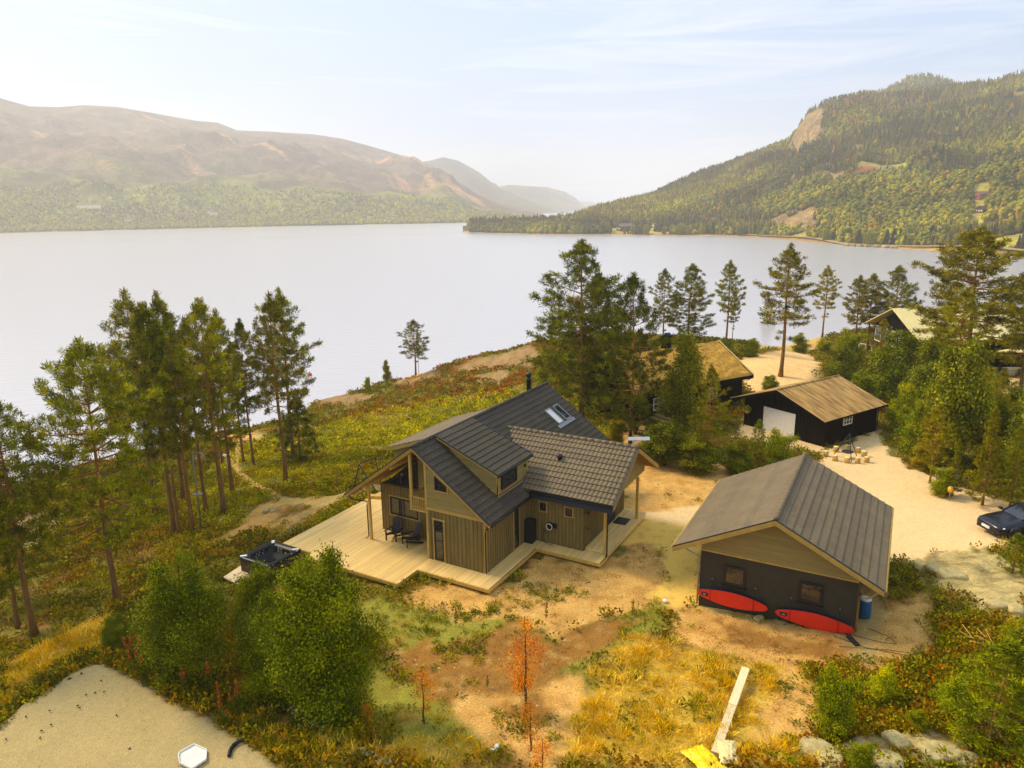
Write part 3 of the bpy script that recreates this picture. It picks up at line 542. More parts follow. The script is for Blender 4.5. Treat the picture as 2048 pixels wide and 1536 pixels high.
b = MB(); b.box(-7.78, -3.45, 1.82, 14.4, -.3, 2.74); b.box(-7.78, -.02, 14.4, 14.5, -.3, 2.6); b.build('rear_wall', M['underwood'], house)
b = MB(); ext = lambda z: (0, max(.01, min(3.45, (RZ - .12 - z) / .7258 + RB + 3.45)))
lap_wall(b, (-3.45, FA, 0), LX, 2.84, 5.3, ext, nrm=(0, -1, 0), holes=[(.62, 1.28, 3.88, 4.62)])
lap_wall(b, (-3.45, FA + .02, 0), LY, 2.74, 5.2, lambda z: (0, 1.72), nrm=(-1, 0, 0)); 
b.poly([(-3.44, FA + .02, 2.74), (-.05, FA + .02, 2.74), (-3.44, FA + .02, 5.3)], (0, .05, 0)); b.poly([(-3.43, FA, 2.72), (-3.43, 1.8, 2.72), (-3.43, 1.8, 5.25), (-3.43, FA, 5.25)], (.05, 0, 0))
lap_wall(b, (-5.2, 1.8, 0), LX, 2.74, 5.2, lambda z: (0, 1.74), nrm=(0, -1, 0)); b.poly([(-7.5, 1.83, 2.74), (-3.45, 1.83, 2.74), (-3.45, 1.83, 5.2), (-4.09, 1.83, 5.7)], (0, .04, 0))
b.build('horizontal_siding', M['siding'], house)
b = MB(); b.box(-3.50, .04, FA - .05, FA + .0, 2.72, 2.86); b.box(-3.5, -3.38, FA - .045, FA + .01, -.05, 2.72); b.box(-3.52, -3.40, FA - .045, FA + .06, 2.86, 5.3); b.box(-.06, .045, FA - .045, FA + .06, -.1, 2.70); b.build('corner_board', M['trim'], house)
# windows and doors
d = window(house, (-3.02, FA, .06), LX, (0, -1, 0), .56, 2.18, trans=1, name='glazed_door', casing=.08, frame=.06); tag(d, 'narrow glazed door with a middle bar')
# trapezoid gable window
tw = [(-2.84, 3.92), (-2.2, 3.92), (-2.2, 4.16), (-2.84, 4.60)]
b = MB(); pts = [(x, FA - .03, z) for x, z in tw]
for i in range(4): b.bar(pts[i], pts[(i + 1) % 4], .07, .08, (0, 1, 0))
gw_ = b.build('window', M['window'], house); tag(gw_, 'window with a sloping top in the gable')
b = MB(); b.poly([(x, FA - .012, z) for x, z in tw], (0, .03, 0)); b.build('pane', M['glass'], gw_)
b = MB(); b.bar((-2.95, FA - .03, 4.74), (-2.08, FA - .03, 4.18), .06, .09, (0, 1, 0)); b.bar((-2.95, FA - .03, 3.84), (-2.08, FA - .03, 3.84), .06, .08, (0, 1, 0)); b.bar((-2.12, FA - .03, 3.84), (-2.12, FA - .03, 4.2), .06, .08, (0, 1, 0)); b.build('casing', M['trim'], gw_)
window(house, (-7.2, 1.8, 1.05), LX, (0, -1, 0), 1.92, 1.05, mull=1, casing=.07, frame=.09)
# glazed gable over the terrace
gp = [(-7.35, 2.86), (-5.25, 2.86), (-5.25, 4.55)]
b = MB(); 
for i in range(3): p, q = gp[i], gp[(i + 1) % 3]; b.bar((p[0], 1.76, p[1]), (q[0], 1.76, q[1]), .09, .10, (0, 1, 0))
b.bar((-5.95, 1.76, 2.9), (-5.95, 1.76, 4.0), .05, .06, (0, 1, 0)); gg = b.build('gable_glazing', M['window'], house)
b = MB(); b.poly([(x, 1.77, z) for x, z in gp], (0, .02, 0)); b.build('pane', M['glass'], gg)
d = window(house, (0, 2.88, .1), LY, (1, 0, 0), .48, 2.15, trans=1, name='glazed_door', casing=.07, frame=.06)
# balcony
b = MB(); b.box(-4.5, -3.46, FA - .04, 1.78, 2.50, 2.62); bal = b.build('balcony', M['trim'], house)
b = MB(); b.box(-4.52, -3.47, FA - .06, FA - .0, 3.22, 3.28); b.box(-4.52, -4.46, FA, 1.78, 3.22, 3.28); b.box(-4.5, -3.47, FA - .05, FA - .01, 2.70, 2.74)
for x in np.arange(-4.46, -3.5, .11): b.box(x - .018, x + .018, FA - .05, FA - .015, 2.62, 3.24)
for y in np.arange(FA + .1, 1.75, .11): b.box(-4.51, -4.475, y - .018, y + .018, 2.62, 3.24)
b.build('railing', M['trim'], bal)
b = MB(); b.box(-4.46, -4.34, FA - .05, FA + .07, 2.62, RZ - .30); b.build('post', M['newwood'], house)
b = MB(); b.box(-7.59, -7.47, .38, .50, 0, 3.12); b.build('post', M['newwood'], house)
for bb in (-7.53, -5.6): b = MB(); b.box(bb - .05, bb + .05, A0 + .05, 1.8, roofz(bb) - .34, roofz(bb) - .16); b.build('purlin', M['newwood'], house)
def downpipe(parent, pts, r=.035):
    b = MB(); b.tube(pts, r, 8); return b.build('downpipe', M['black'], parent)
downpipe(house, [(EL + .0, .12, ELz - .1), (EL + .35, .15, ELz - .3), (-7.66, .40, 2.2), (-7.68, .40, 1.9), (-7.68, .40, .15), (-7.80, .30, .05)])
downpipe(house, [(EB + .05, .02, EZ - .1), (.06, FA - .06, 2.35), (.05, FA - .07, 2.2), (.05, FA - .07, .05)])
# right dormer
DB, DE = -.42, -.22; DZ = 4.50; D0, D1 = 1.75, 5.40
dd = norm(np.array([DE - (RB + .15), 0, DZ - (RZ + .12)])); DLn = math.hypot(DE - RB - .15, RZ + .12 - DZ)
dm = MB(); dm.box(-3.4, DB, D0 + .25, D1 - .25, 3.0, 3.2); dm.poly([(-3.6, D0 + .22, 5.45), (DB, D0 + .22, 3.2), (DB, D0 + .22, 4.42), (-3.6, D0 + .22, 5.72)], (0, D1 - D0 - .44, 0)); dorm = dm.build('dormer', M['underwood'], house)
b = MB(); tiles(b, (RB + .15, D0, RZ + .14), LY, dd, D1 - D0, DLn); b.build('dormer_roof', M['tile'], dorm)
b = MB(); slab(b, (RB + .2, D0 + .01, RZ + .10), LY, dd, D1 - D0 - .02, DLn - .06, .10); b.build('dormer_eave', M['trim'], dorm)
b = MB(); p = np.array([RB + .15, D0 - .02, RZ + .16]); b.bar(p, p + dd * (DLn + .02), .07, .05); p = p + LY * (D1 - D0 + .04); b.bar(p, p + dd * (DLn + .02), .07, .05); b.tube([(DE + .05, D0, DZ - .03), (DE + .05, D1, DZ - .03)], .06, 8); b.tube([(DE + .02, D0 + .05, DZ - .06), (DB + .04, D0 + .22, DZ - .25), (DB + .04, D0 + .20, 3.3)], .03, 6); b.build('dormer_gutter', M['black'], dorm)
b = MB(); fr_ = D0 + .22
lap_wall(b, (0, fr_, 0), LX, 3.25, 4.45, lambda z: (RB + (RZ - z) / .7258, DB + .01), nrm=(0, -1, 0))
lap_wall(b, (0, fr_, 0), LX, 4.45, 5.4, lambda z: (RB + (RZ - z) / .7258, min(DB, RB + .15 + (RZ - .02 - z) / (-dd[2] / dd[0]))), nrm=(0, -1, 0))
lap_wall(b, (DB, fr_, 0), LY, 3.24, 4.42, lambda z: (0, D1 - .25 - fr_), nrm=(1, 0, 0), holes=[(.35, 2.05, 3.50, 4.25)])
b.build('dormer_siding', M['siding'], dorm)
b = MB(); b.box(DB, DB + .06, fr_ - .03, fr_ + .07, 3.2, 4.4); b.box(DB, DB + .12, fr_ - .03, D1 - .2, 3.20, 3.28); b.box(DB, DB + .05, D1 - .32, D1 - .24, 3.28, 4.4); b.build('corner_board', M['trim'], dorm)
window(dorm, (DB, fr_ + .4, 3.52), LY, (1, 0, 0), 1.6, .74, casing=None, frame=.09)
b = MB(); b.box(DB + .03, DB + .10, D1 - .62, D1 - .50, 3.95, 4.10); b.build('vent_cap', M['black'], dorm)
# left shed dormer
E1 = 8.05; dd = norm(np.array([-7.05 - RB, 0, 4.98 - (RZ + .08)])); dl = math.hypot(-7.05 - RB, RZ + .08 - 4.98)
b = MB(); b.poly([(-6.8, 1.95, 3.9), (-6.8, 1.95, 4.95), (-4.2, 1.95, 5.8), (-5.0, 1.95, 5.2)], (0, E1 - 2.2, 0)); ld = b.build('shed_dormer', M['underwood'], house)
b = MB(); tiles(b, (RB + .02, 1.68, RZ + .10), LY, dd, E1 - 1.68, dl, course=.34); b.build('dormer_roof', M['gtile'], ld)
b = MB(); slab(b, (RB, 1.70, RZ + .08), LY, dd, E1 - 1.72, dl - .02, .20); b.build('dormer_eave', M['trim'], ld)
b = MB(); lap_wall(b, (0, 1.95, 0), LX, 3.95, 5.7, lambda z: (max(-6.85, -7.05 + (z - 4.9) * 3.1) , RB - (RZ - z) / .7258), nrm=(0, -1, 0)); b.build('dormer_siding', M['siding'], ld)
# flue, skylights, roof vents
b = MB(); b.lathe((RB - .2, 12.7, 5.4), [(.16, 0), (.16, 1.25), (.18, 1.27), (.18, 1.33), (.13, 1.36), (.13, 1.52), (.2, 1.55), (.2, 1.66), (.1, 1.75)], 16); b.build('flue', M['black'], house)
nR = np.cross(LY, dR); nR = nR if nR[2] > 0 else -nR
def onroof(a, bb, up=.06): return np.array([bb, a, roofz(bb)]) + nR * up
for a0_, pale_pane in ((11.75, 1), (12.82, 0)):
    b = MB(); b0_, b1_ = -2.72, -1.74
    P4 = [onroof(a0_, b0_, .10), onroof(a0_ + .68, b0_, .10), onroof(a0_ + .68, b1_, .10), onroof(a0_, b1_, .10)]
    for i in range(4): b.bar(P4[i], P4[(i + 1) % 4], .08, .14, tuple(nR))
    sk = b.build('skylight', M['grey'], house); tag(sk, 'skylight with a pale pane' if pale_pane else 'skylight with dark glass')
    b = MB(); b.poly([p + nR * .02 for p in P4], nR * .015); b.build('pane', M['white'] if pale_pane else M['glass'], sk)  # first pane plain white, second dark glass
b = MB(); b.poly([onroof(11.5, -1.70, .085), onroof(13.8, -1.70, .085), onroof(13.8, -1.50, .085), onroof(11.5, -1.50, .085)], nR * .02); b.build('flashing', M['grey'], house)
# ---- wing
WR, WZ, WE0, WE1, WEz, WX = 7.55, 5.0, 4.12, 10.98, 2.97, 5.02
WB0 = RB + (RZ - WZ) / .7258 - .1
s0 = norm(np.array([0, WE0 - WR, WEz - WZ])); s1 = norm(np.array([0, WE1 - WR, WEz - WZ])); wl = math.hypot(WE0 - WR, WZ - WEz)
b = MB(); tiles(b, (WB0, WR, WZ + .05), LX, s0, WX - WB0, wl, wave=.24, course=.36, amp=.032, step=.05, ns=6); tiles(b, (WB0, WR, WZ + .05), LX, s1, WX - WB0, wl, wave=.24); ridge_cap(b, (WB0 - .05, WR, WZ + .06), (WX, WR, WZ + .06), .12, .42)
wr = b.build('wing_roof', M['gtile'], house)
b = MB(); slab(b, (WB0, WR, WZ), LX, s0, WX - WB0 - .02, wl - .02, .15); slab(b, (WB0, WR, WZ), LX, s1, WX - WB0 - .02, wl - .02, .15); b.build('soffit', M['underwood'], wr)
for s_ in (s0, s1):
    b = MB()
    for xx, hh in ((WX, .22), (WX + .025, .12)):
        p = np.array([xx, WR, WZ + .02]); q = p + s_ * (wl + .03); b.poly([p, q, q + [0, 0, -hh], p + [0, 0, -hh]], (.03, 0, 0))
    b.build('barge_board', M['trim'], house)
b = MB(); 
for s_ in (s0, s1): p = np.array([WX + .03, WR, WZ + .07]); b.bar(p, p + s_ * (wl + .03), .12, .03)
b.build('verge_flashing', M['tile'], house)
b = MB(); b.poly([(.3, WE0 - .10, WEz - .34), (.3, WE0 + .02, WEz + .0), (WX, WE0 + .02, WEz + .0), (WX, WE0 - .10, WEz - .34)][::-1], (0, .06, .02)); b.box(.32, WX, WE0 - .12, WE0 - .02, WEz - .12, WEz - .02); b.build('gutter', M['black'], house)
b = MB(); b.box(.0, 3.2, 4.57, 10.5, -.3, 2.85); b.build('wing_core', M['underwood'], house)
b = MB(); batten_wall(b, (0, 4.56, 0), LX, 3.22, lambda x: 2.9, z0=-.1, nrm=(0, -1, 0), pitch=.2, holes=[(.7, 1.08, 1.78, 2.28), (2.2, 2.6, 1.78, 2.24)]); batten_wall(b, (3.22, 4.56, 0), LY, 5.9, lambda x: 2.85, z0=.1, nrm=(1, 0, 0), pitch=.2, bw=.06, holes=[(3.3, 4.3, .12, 2.2)]); b.build('wing_cladding', M['wall'], house)
b = MB(); zt = lambda z: abs((WZ - .18 - z) / .592)
lap_wall(b, (4.32, WR, 0), LY, 2.62, 4.7, lambda z: (-min(zt(z), 3.15), min(zt(z), 3.15)), nrm=(1, 0, 0)); b.poly([(4.29, WR - 3.15, 2.62), (4.29, WR + 3.15, 2.62), (4.29, WR + 3.15, 2.9), (4.29, WR, 4.75), (4.29, WR - 3.15, 2.9)], (.028, 0, 0)); b.build('gable_siding', M['siding'], house)
b = MB(); b.box(3.22, 4.29, 4.6, 10.5, 2.60, 2.64); b.build('porch_ceiling', M['siding'], house)
for aa in (4.62, 9.4): b = MB(); b.box(4.31, 4.45, aa, aa + .14, 0, 2.62); b.build('post', M['newwood'], house)
window(house, (.72, 4.54, 1.80), LX, (0, -1, 0), .36, .46, casing=.06, frame=.05); window(house, (2.22, 4.54, 1.80), LX, (0, -1, 0), .38, .44, casing=.06, frame=.05)
d = window(house, (3.24, 7.9, .12), LY, (1, 0, 0), .95, 2.05, name='front_door', frame=.12, gl=M['darkplastic'])
downpipe(house, [(4.9, 4.1, 2.7), (4.60, 4.45, 2.55), (4.55, 4.55, 2.4), (4.55, 4.55, .12), (4.55, 4.40, .05)], .04)
for zz, r_ in ((2.05, .09), (1.2, .06)): b = MB(); b.box(3.42, 3.42 + r_, 4.62, 4.62 + r_ * 1.4, zz, zz + r_ * 2.0); b.box(3.24, 3.42, 4.65, 4.68, zz + .05, zz + .09); b.build('wall_lamp', M['black'], house, bevel=.01)
b = MB(); b.lathe((1.1, 6.1, 4.15), [(.12, 0), (.12, .2), (.17, .22), (.17, .3), (.08, .36)], 12); b.build('roof_vent', M['black'], house)
# charger ring on the wing wall
b = MB(); b.lathe((0, 0, 0), [(.0, 0), (.22, .0), (.22, .10), (.16, .14), (0, .14)], 20); ch = b.build('wall_charger', M['black'], house); ch.rotation_euler = (math.radians(90), 0, 0); ch.location = (1.33, 4.52, 1.02)
b = MB(); 
pts = [(.17 * math.cos(t), .17 * math.sin(t), .16) for t in np.linspace(0, 2 * math.pi, 25)]; b.tube(pts, .022, 8, cap=False); b.build('light_ring', M['white'], ch)
b = MB(); b.box(1.5, 1.72, 4.46, 4.52, .95, 1.2); cable = [(1.15 + .2 * math.cos(t), 4.48, .78 + .18 * math.sin(t)) for t in np.linspace(.6, -3.4, 12)] + [(.9, 4.45, .2), (1.2, 4.35, .04), (1.6, 4.3, .03)]; b.tube(cable, .012, 6); b.build('charging_cable', M['black'], house)
# ---- deck
deck = thing('timber_deck', 'wide pale timber deck wrapped round the olive wooden house', 'deck', HO, -HTH)
dt = MB(); rg = random.Random(3); bw = .125; x = -11.5
def drange(x):
    if x < -3.3: return [(-2.75 if x > -9.3 else -2.3, 12.5 if x < -7.9 else 1.75)]
    if x < -.02 - .1: return [(-1.15, .06)]
    if x < .93: return [(-1.15, 4.5)]
    if x < 3.2: return [(3.68, 4.52)]
    if x < 4.56: return [(3.68, 4.74), ]
    return []
while x < 4.56:
    for (y0, y1) in drange(x + bw / 2):
        y = y0
        while y < y1 - .05:
            ln = min(y1 - y, rg.uniform(3.0, 4.8)); 
            if y1 - (y + ln) < .4: ln = y1 - y
            t = 1 + rg.uniform(-.16, .08); dt.tint = (t, t * rg.uniform(.97, 1.01), t * rg.uniform(.90, 1.02)); dt.box(x + .004, x + bw - .004, y + .002, y + ln - .002, -.028, 0); y += ln
    x += bw
dt.build('deck_boards', M['deck'], deck)
b = MB(); y = 4.76; rg = random.Random(9)
x = 3.26
while x < 4.5: t = 1 + rg.uniform(-.08, .06); b.tint = (t, t, t * .97); b.box(x, x + .117, 4.78, 10.6, .07, .10); x += .125
b.tint = (1, 1, 1); b.box(3.26, 4.5, 4.75, 4.78, -.0, .10); b.box(4.5, 4.53, 4.75, 10.6, -.18, .10); b.build('porch_step', M['deck'], deck)
b = MB()
for p, q in (((-11.5, -2.32), (-9.3, -2.32)), ((-9.3, -2.77), (-3.25, -2.77)), ((-3.25, -2.77), (-3.25, -1.17)), ((-3.25, -1.17), (.94, -1.17)), ((.94, -1.17), (.94, 3.66)), ((.94, 3.66), (4.57, 3.66)), ((4.57, 3.66), (4.57, 4.74)), ((-11.52, -2.3), (-11.52, 12.5))): b.bar((*p, -.10), (*q, -.10), .035, .16)
b.build('fascia', M['newwood'], deck)
b = MB(); 
for p, q in (((-11.4, -2.2), (-9.3, -2.2)), ((-9.2, -2.6), (-3.4, -2.6)), ((-3.4, -2.6), (-3.4, -1.0)), ((-3.25, -1.0), (.80, -1.0)), ((.80, -1.0), (.80, 3.8)), ((.8, 3.8), (4.4, 3.8)), ((4.4, 3.8), (4.4, 10.5)), ((-11.4, -2.2), (-11.4, 12.4))): b.bar((*p, -.25), (*q, -.25), .05, .4)
b.build('bearer', M['underwood'], deck)
# ---- things on the deck
def adirondack():
    t = thing('adirondack_chair', 'x', 'chair'); m_ = M['darkplastic']
    b = MB()
    for i in range(5): y = -.05 - i * .105; z = .30 + i * .022; b.poly([(-.25, y, z), (.25, y, z), (.25, y - .09, z + .02), (-.25, y - .09, z + .02)], (0, 0, .02))
    b.build('seat', m_, t)
    b = MB()
    for i, x in enumerate(np.linspace(-.24, .24, 6)):
        h = .78 - .35 * x * x * 4; lo = np.array([x * .85, -.02, .30]); hi = np.array([x * 1.15, .34, .30 + h]); b.bar(lo, hi, .075, .02, (0, 1, 0))
    b.bar((-.27, .15, .62), (.27, .15, .62), .04, .05); b.build('backrest', m_, t)
    for s in (-1, 1):
        b = MB(); b.poly([(s * .36 - .06, -.58, .52), (s * .36 + .06, -.58, .52), (s * .34 + .05, .18, .52), (s * .34 - .05, .18, .52)], (0, 0, .022)); b.build('armrest', m_, t)
        b = MB(); b.bar((s * .30, -.55, 0), (s * .30, -.55, .52), .09, .03, (0, 1, 0)); b.build('leg', m_, t)
        b = MB(); b.bar((s * .27, -.62, .36), (s * .27, .42, .02), .03, .10); b.bar((s * .30, .14, .20), (s * .33, .14, .52), .06, .03, (0, 1, 0)); b.build('leg', m_, t)
    return t
def hw(b_, a_, z_=0):
    A = np.array([math.sin(HTH), math.cos(HTH), 0]); B = np.array([math.cos(HTH), -math.sin(HTH), 0]); return np.array(HO) + B * b_ + A * a_ + np.array([0, 0, z_])
ad = adirondack(); ad.location = hw(-6.5, 1.28); ad.rotation_euler = (0, 0, -HTH + .15); tag(ad, 'dark slatted garden chair under the window, the one further from the glazed door', group='dark garden chairs on the deck')
a2 = copy_tree(ad); a2.location = hw(-5.15, 1.12); a2.rotation_euler = (0, 0, -HTH - .5); a2['label'] = 'dark slatted garden chair turned aside, the one nearer the glazed door'
a3 = copy_tree(ad); a3.location = hw(-8.45, 3.3); a3.rotation_euler = (0, 0, -HTH + 1.57); a3['label'] = 'dark slatted garden chair mostly hidden behind the left corner of the house'
b = MB(); b.box(-.42, .42, -.42, .42, .102, .118); o = b.build('doormat', M['darkplastic']); o.location = hw(3.75, 8.75); o.rotation_euler = (0, 0, -HTH); o.scale = (.9, 1.1, 1); tag(o, 'black rubber doormat on the porch deck by the front door', 'doormat')
t = thing('storage_bin', 'tall black lidded bin standing in the inner corner of the house', 'bin', hw(.27, 4.22), -HTH)
b = MB(); b.box(-.24, .24, -.25, .25, 0, 1.18); 
for s in (-.2, .05): b.box(s, s + .12, -.265, -.25, .1, 1.1)
b.build('body', M['darkplastic'], t, bevel=.02); b = MB(); b.box(-.26, .26, -.28, .27, 1.19, 1.27); b.build('lid', M['darkplastic'], t, bevel=.03)
t = thing('wall_floodlight', 'long pale panel lamp sticking up from the wing roof end', 'lamp', hw(WX - .35, WR + .1, WZ + .1), -HTH)
b = MB(); b.bar((-.05, .0, 0), (.05, .1, .25), .05, .05); b.build('bracket', M['grey'], t)
b = MB(); b.poly([(-.25, .0, .22), (.75, .55, .22), (.70, .62, .38), (-.30, .07, .38)], (.02, -.03, .04)); b.build('panel', M['white'], t)
# ---- black post frame at the back of the deck (swing)
t = thing('swing_frame', 'black metal A shaped swing frame at the back edge of the deck', 'swing frame', hw(-13.2, 6.0), -HTH)
t.location[2] = -.8
b = MB(); b.tube([(-.7, 0, 0), (-.05, .1, 2.3)], .035, 6); b.tube([(-.05, .1, 2.3), (1.2, .2, .6)], .035, 6); b.build('leg', M['black'], t); b = MB(); b.tube([(.3, 1.8, 0), (-.05, 1.7, 2.3)], .035, 6); b.tube([(-.05, .1, 2.3), (-.05, 1.7, 2.3)], .035, 6); b.build('top_bar', M['black'], t)
b = MB(); b.poly([(-.5, -.1, 0), (.5, -.1, 0), (.5, .25, 0), (-.5, .25, 0)], (0, 0, .18)); b.box(.5, 1.0, -.02, .06, .02, .08); o = b.build('timber_offcut', M['newwood']); o.location = hw(-11.05, 5.0, .0); o.rotation_euler = (0, 0, -HTH + .4); tag(o, 'short offcuts of timber lying on the far deck edge', 'timber')

# ---------------------------------------------------------------- hot tub and its cover
tp = [GZ(a, b_, .34) for a, b_ in ((477, 1113), (537, 1134), (603, 1098), (544, 1081))]; tcn = np.mean(tp, 0); e1 = ((tp[1] - tp[0]) + (tp[2] - tp[3])) / 2; ang = math.atan2(e1[1], e1[0]); ex = np.linalg.norm(e1) / 2; e2 = ((tp[3] - tp[0]) + (tp[2] - tp[1])) / 2; ey = np.linalg.norm(e2) / 2
ex = ey = (ex + ey) / 2
t = thing('hot_tub', 'open black hot tub with white jets beside the deck corner', 'hot tub', (tcn[0], tcn[1], -.62), ang)
b = MB()
for k in range(5): z = .06 + k * .165; b.box(-ex + .04, ex - .04, -ey + .04, ey - .04, z, z + .155)
b.box(-ex + .07, ex - .07, -ey + .07, ey - .07, 0, .84); 
M['tubside'] = mat('hot_tub_cladding', lin(84, 66, 48), .7, .2, 2, (.5, .5, 6)); M['tubshell'] = mat('hot_tub_shell', lin(22, 18, 15), .4, .5, 5, spec=.3)
sh = b.build('cabinet', M['tubside'], t)
# remove the middle by building the shell as a rim + basin above the cabinet top
b = MB(); R_ = ex + .02; ri = ex - .20; z1 = .96; z0 = .30
rim = []
def rr(r, z, n=7, rad=.25):
    o_ = []
    for cx, cy, a0 in ((r - rad, r - rad, 0), (-r + rad, r - rad, 90), (-r + rad, -r + rad, 180), (r - rad, -r + rad, 270)):
        for k in range(n): a = math.radians(a0 + 90 * k / (n - 1)); o_.append((cx + rad * math.cos(a), cy + rad * math.sin(a), z))
    return o_
loops = [rr(R_, .84, rad=.10), rr(R_, z1, rad=.12), rr(ri, z1 + .01, rad=.3), rr(ri - .08, .86, rad=.3), rr(ri - .12, .862, rad=.3)]
n_ = 28; vs = [p for l_ in loops for p in l_]; fs = []
for i in range(4):
    for k in range(n_): fs.append((i * n_ + k, i * n_ + (k + 1) % n_, (i + 1) * n_ + (k + 1) % n_, (i + 1) * n_ + k))
b.add(vs, fs, True); 
sh.data.clear_geometry(); 
c2 = MB()
for k in range(5):
    z = .06 + k * .155
    for (x0, x1, y0, y1) in ((-ex + .04, ex - .04, -ey + .04, -ey + .10), (-ex + .04, ex - .04, ey - .10, ey - .04), (-ex + .04, -ex + .10, -ey + .1, ey - .1), (ex - .10, ex - .04, -ey + .1, ey - .1)): c2.box(x0, x1, y0, y1, z, z + .148)
me_ = bpy.data.meshes.new('cabinet'); me_.from_pydata(c2.v, [], c2.f); sh.data = me_; me_.materials.append(M['tubside'])
loops2 = [rr(ri - .08, .90, rad=.3), rr(ri - .14, .60, rad=.3), rr(ri - .45, .56, rad=.22), rr(ri - .50, .20, rad=.2), rr(.02, .19, rad=.01)]
n0 = len(b.v); vs = [p for l_ in loops2 for p in l_]; fs = []
for i in range(4):
    for k in range(n_): fs.append((i * n_ + k, i * n_ + (k + 1) % n_, (i + 1) * n_ + (k + 1) % n_, (i + 1) * n_ + k))
b.add(vs, fs, True); b.build('shell', M['tubshell'], t)
def jet(x, y, z, r, ax): 
    b = MB(); b.lathe((0, 0, 0), [(r, 0), (r, .025), (r * .6, .035), (r * .5, .02), (0, .02)], 12); o = b.build('jet', M['grey'], t); o.location = (x, y, z); o.rotation_euler = ax; return o
q = ri - .12
for x in (-.55, -.35): 
    for z in (.66, .80): jet(x + .3, q, z, .06, (math.radians(80), 0, 0))
for y in (-.3, -.1, .15): jet(-q, y, .70, .05, (0, math.radians(80), 0)); jet(-q, y + .07, .82, .035, (0, math.radians(80), 0))
for x in (.2, .45): jet(x, -q + .35, .585, .07, (0, 0, 0))
for x, y in ((-ex + .17, -ey + .17), (-ex + .25, ey - .14), (ex - .2, ey - .2)):
    b = MB(); b.box(-.17, .17, -.08, .08, 0, .05); o = b.build('head_pillow', M['white'], t, bevel=.03); o.location = (x, y, z1 + .005); o.rotation_euler = (0, 0, .75 if x * y > 0 else -.75)
b = MB(); b.box(ex - .5, ex + .0, ey - .30, ey - .2, z1, z1 + .02); b.build('control_panel', M['grey'], t, bevel=.01)
cp = GZ(490, 1160, -.70); t = thing('hot_tub_cover', 'pale folding hot tub lid leaning on the ground in front of the tub', 'cover', (cp[0], cp[1], -.72), ang - .12)
for s in (0, 1):
    b = MB(); b.poly([(-1.05 + s * 1.06, -.55, .02), (-.03 + s * 1.06, -.55, .02), (-.03 + s * 1.06, .50, .22 + .05 * s), (-1.05 + s * 1.06, .50, .22)], (0, -.02, .10)); b.build('cover_panel', mat('cover_vinyl', lin(215, 190, 175), .5, .08, 3), t, bevel=.04)

# ---------------------------------------------------------------- garage with the boards
GTH, GO = math.radians(28.8), (8.5, 29.99, 0.0)
gar = thing('garage', 'charcoal rendered garage with brown tiled roof and two red boards on its wall', 'garage', GO, -GTH)
gl, gr_, gy0, gy1, gez, gz = -1.05, 7.41, -.86, 8.30, 2.60, 4.74; gm_ = (gl + gr_) / 2
sL = norm(np.array([gl - gm_, 0, gez - gz])); sR = norm(np.array([gr_ - gm_, 0, gez - gz])); gs = math.hypot(gr_ - gm_, gz - gez)
b = MB(); tiles(b, (gm_, gy0, gz + .03), LY, sL, gy1 - gy0, gs, wave=.18, course=.36, amp=.014, step=.028); tiles(b, (gm_, gy0, gz + .03), LY, sR, gy1 - gy0, gs, wave=.18, course=.36, amp=.014, step=.034); ridge_cap(b, (gm_, gy0, gz + .05), (gm_, gy1, gz + .05), .12)
groof = b.build('roof', M['gtile'], gar)
b = MB(); slab(b, (gm_, gy0 + .02, gz), LY, sL, gy1 - gy0 - .04, gs - .02, .14); slab(b, (gm_, gy0 + .02, gz), LY, sR, gy1 - gy0 - .04, gs - .02, .14); b.build('soffit', M['underwood'], groof)
for s_ in (sL, sR):
    b = MB()
    for yy, hh in ((gy0 - .0, .24), (gy0 - .025, .13)):
        p = np.array([gm_, yy, gz + .01]); q = p + s_ * (gs + .03); b.poly([p, q, q + [0, 0, -hh], p + [0, 0, -hh]], (0, -.03, 0))
    b.build('barge_board', M['trim'], gar); b = MB()
    p = np.array([gm_, gy1, gz + .01]); q = p + s_ * (gs + .03); b.poly([p, q, q + [0, 0, -.2], p + [0, 0, -.2]], (0, .03, 0)); b.build('barge_board', M['trim'], gar)
b = MB(); 
for s_ in (sL, sR): p = np.array([gm_, gy0 - .04, gz + .05]); b.bar(p, p + s_ * (gs + .04), .07, .025)
b.build('verge_flashing', M['black'], gar)
b = MB(); b.box(0, 6.5, 0, 7.6, -.75, 2.36); b.build('wall', M['stucco'], gar)
b = MB(); gext = lambda z: (max(0, gm_ - (gz - .1 - z) * (gr_ - gm_) / (gz - gez)), min(6.5, gm_ + (gz - .1 - z) * (gr_ - gm_) / (gz - gez)))
lap_wall(b, (0, .02, 0), LX, 2.38, 4.55, gext, nrm=(0, -1, 0), h=.14); b.poly([(.02, .025, 2.36), (6.48, .025, 2.36), (6.48, .025, 2.9), (gm_, .025, 4.6), (.02, .025, 2.8)], (0, .1, 0)); b.build('gable_siding', M['siding'], gar)
b = MB(); b.box(0, 6.5, -.04, .0, 2.30, 2.38); b.build('trim_board', M['trim'], gar)
for x in (1.02, 4.2):
    wo = window(gar, (x + .04, -.0, .90), LX, (0, -1, 0), .94, .94, frame=.10)
    b = MB(); b.box(x - .04, x + 1.06, -.11, 0, .80, .88); b.build('sill', M['window'], wo)
b = MB(); b.tube([(gl + .0, -.2, gez - .10), (gl + .35, -.15, gez - .32), (-.06, -.05, 2.0), (-.06, -.05, -.4)], .035, 8); b.build('downpipe', M['grey'], gar)
b = MB(); b.tube([(gr_ - .1, -.6, gez - .15), (6.9, -.12, 1.75), (6.56, -.08, 1.7), (6.56, -.08, .1)], .04, 8); b.build('downpipe', M['trim'], gar)
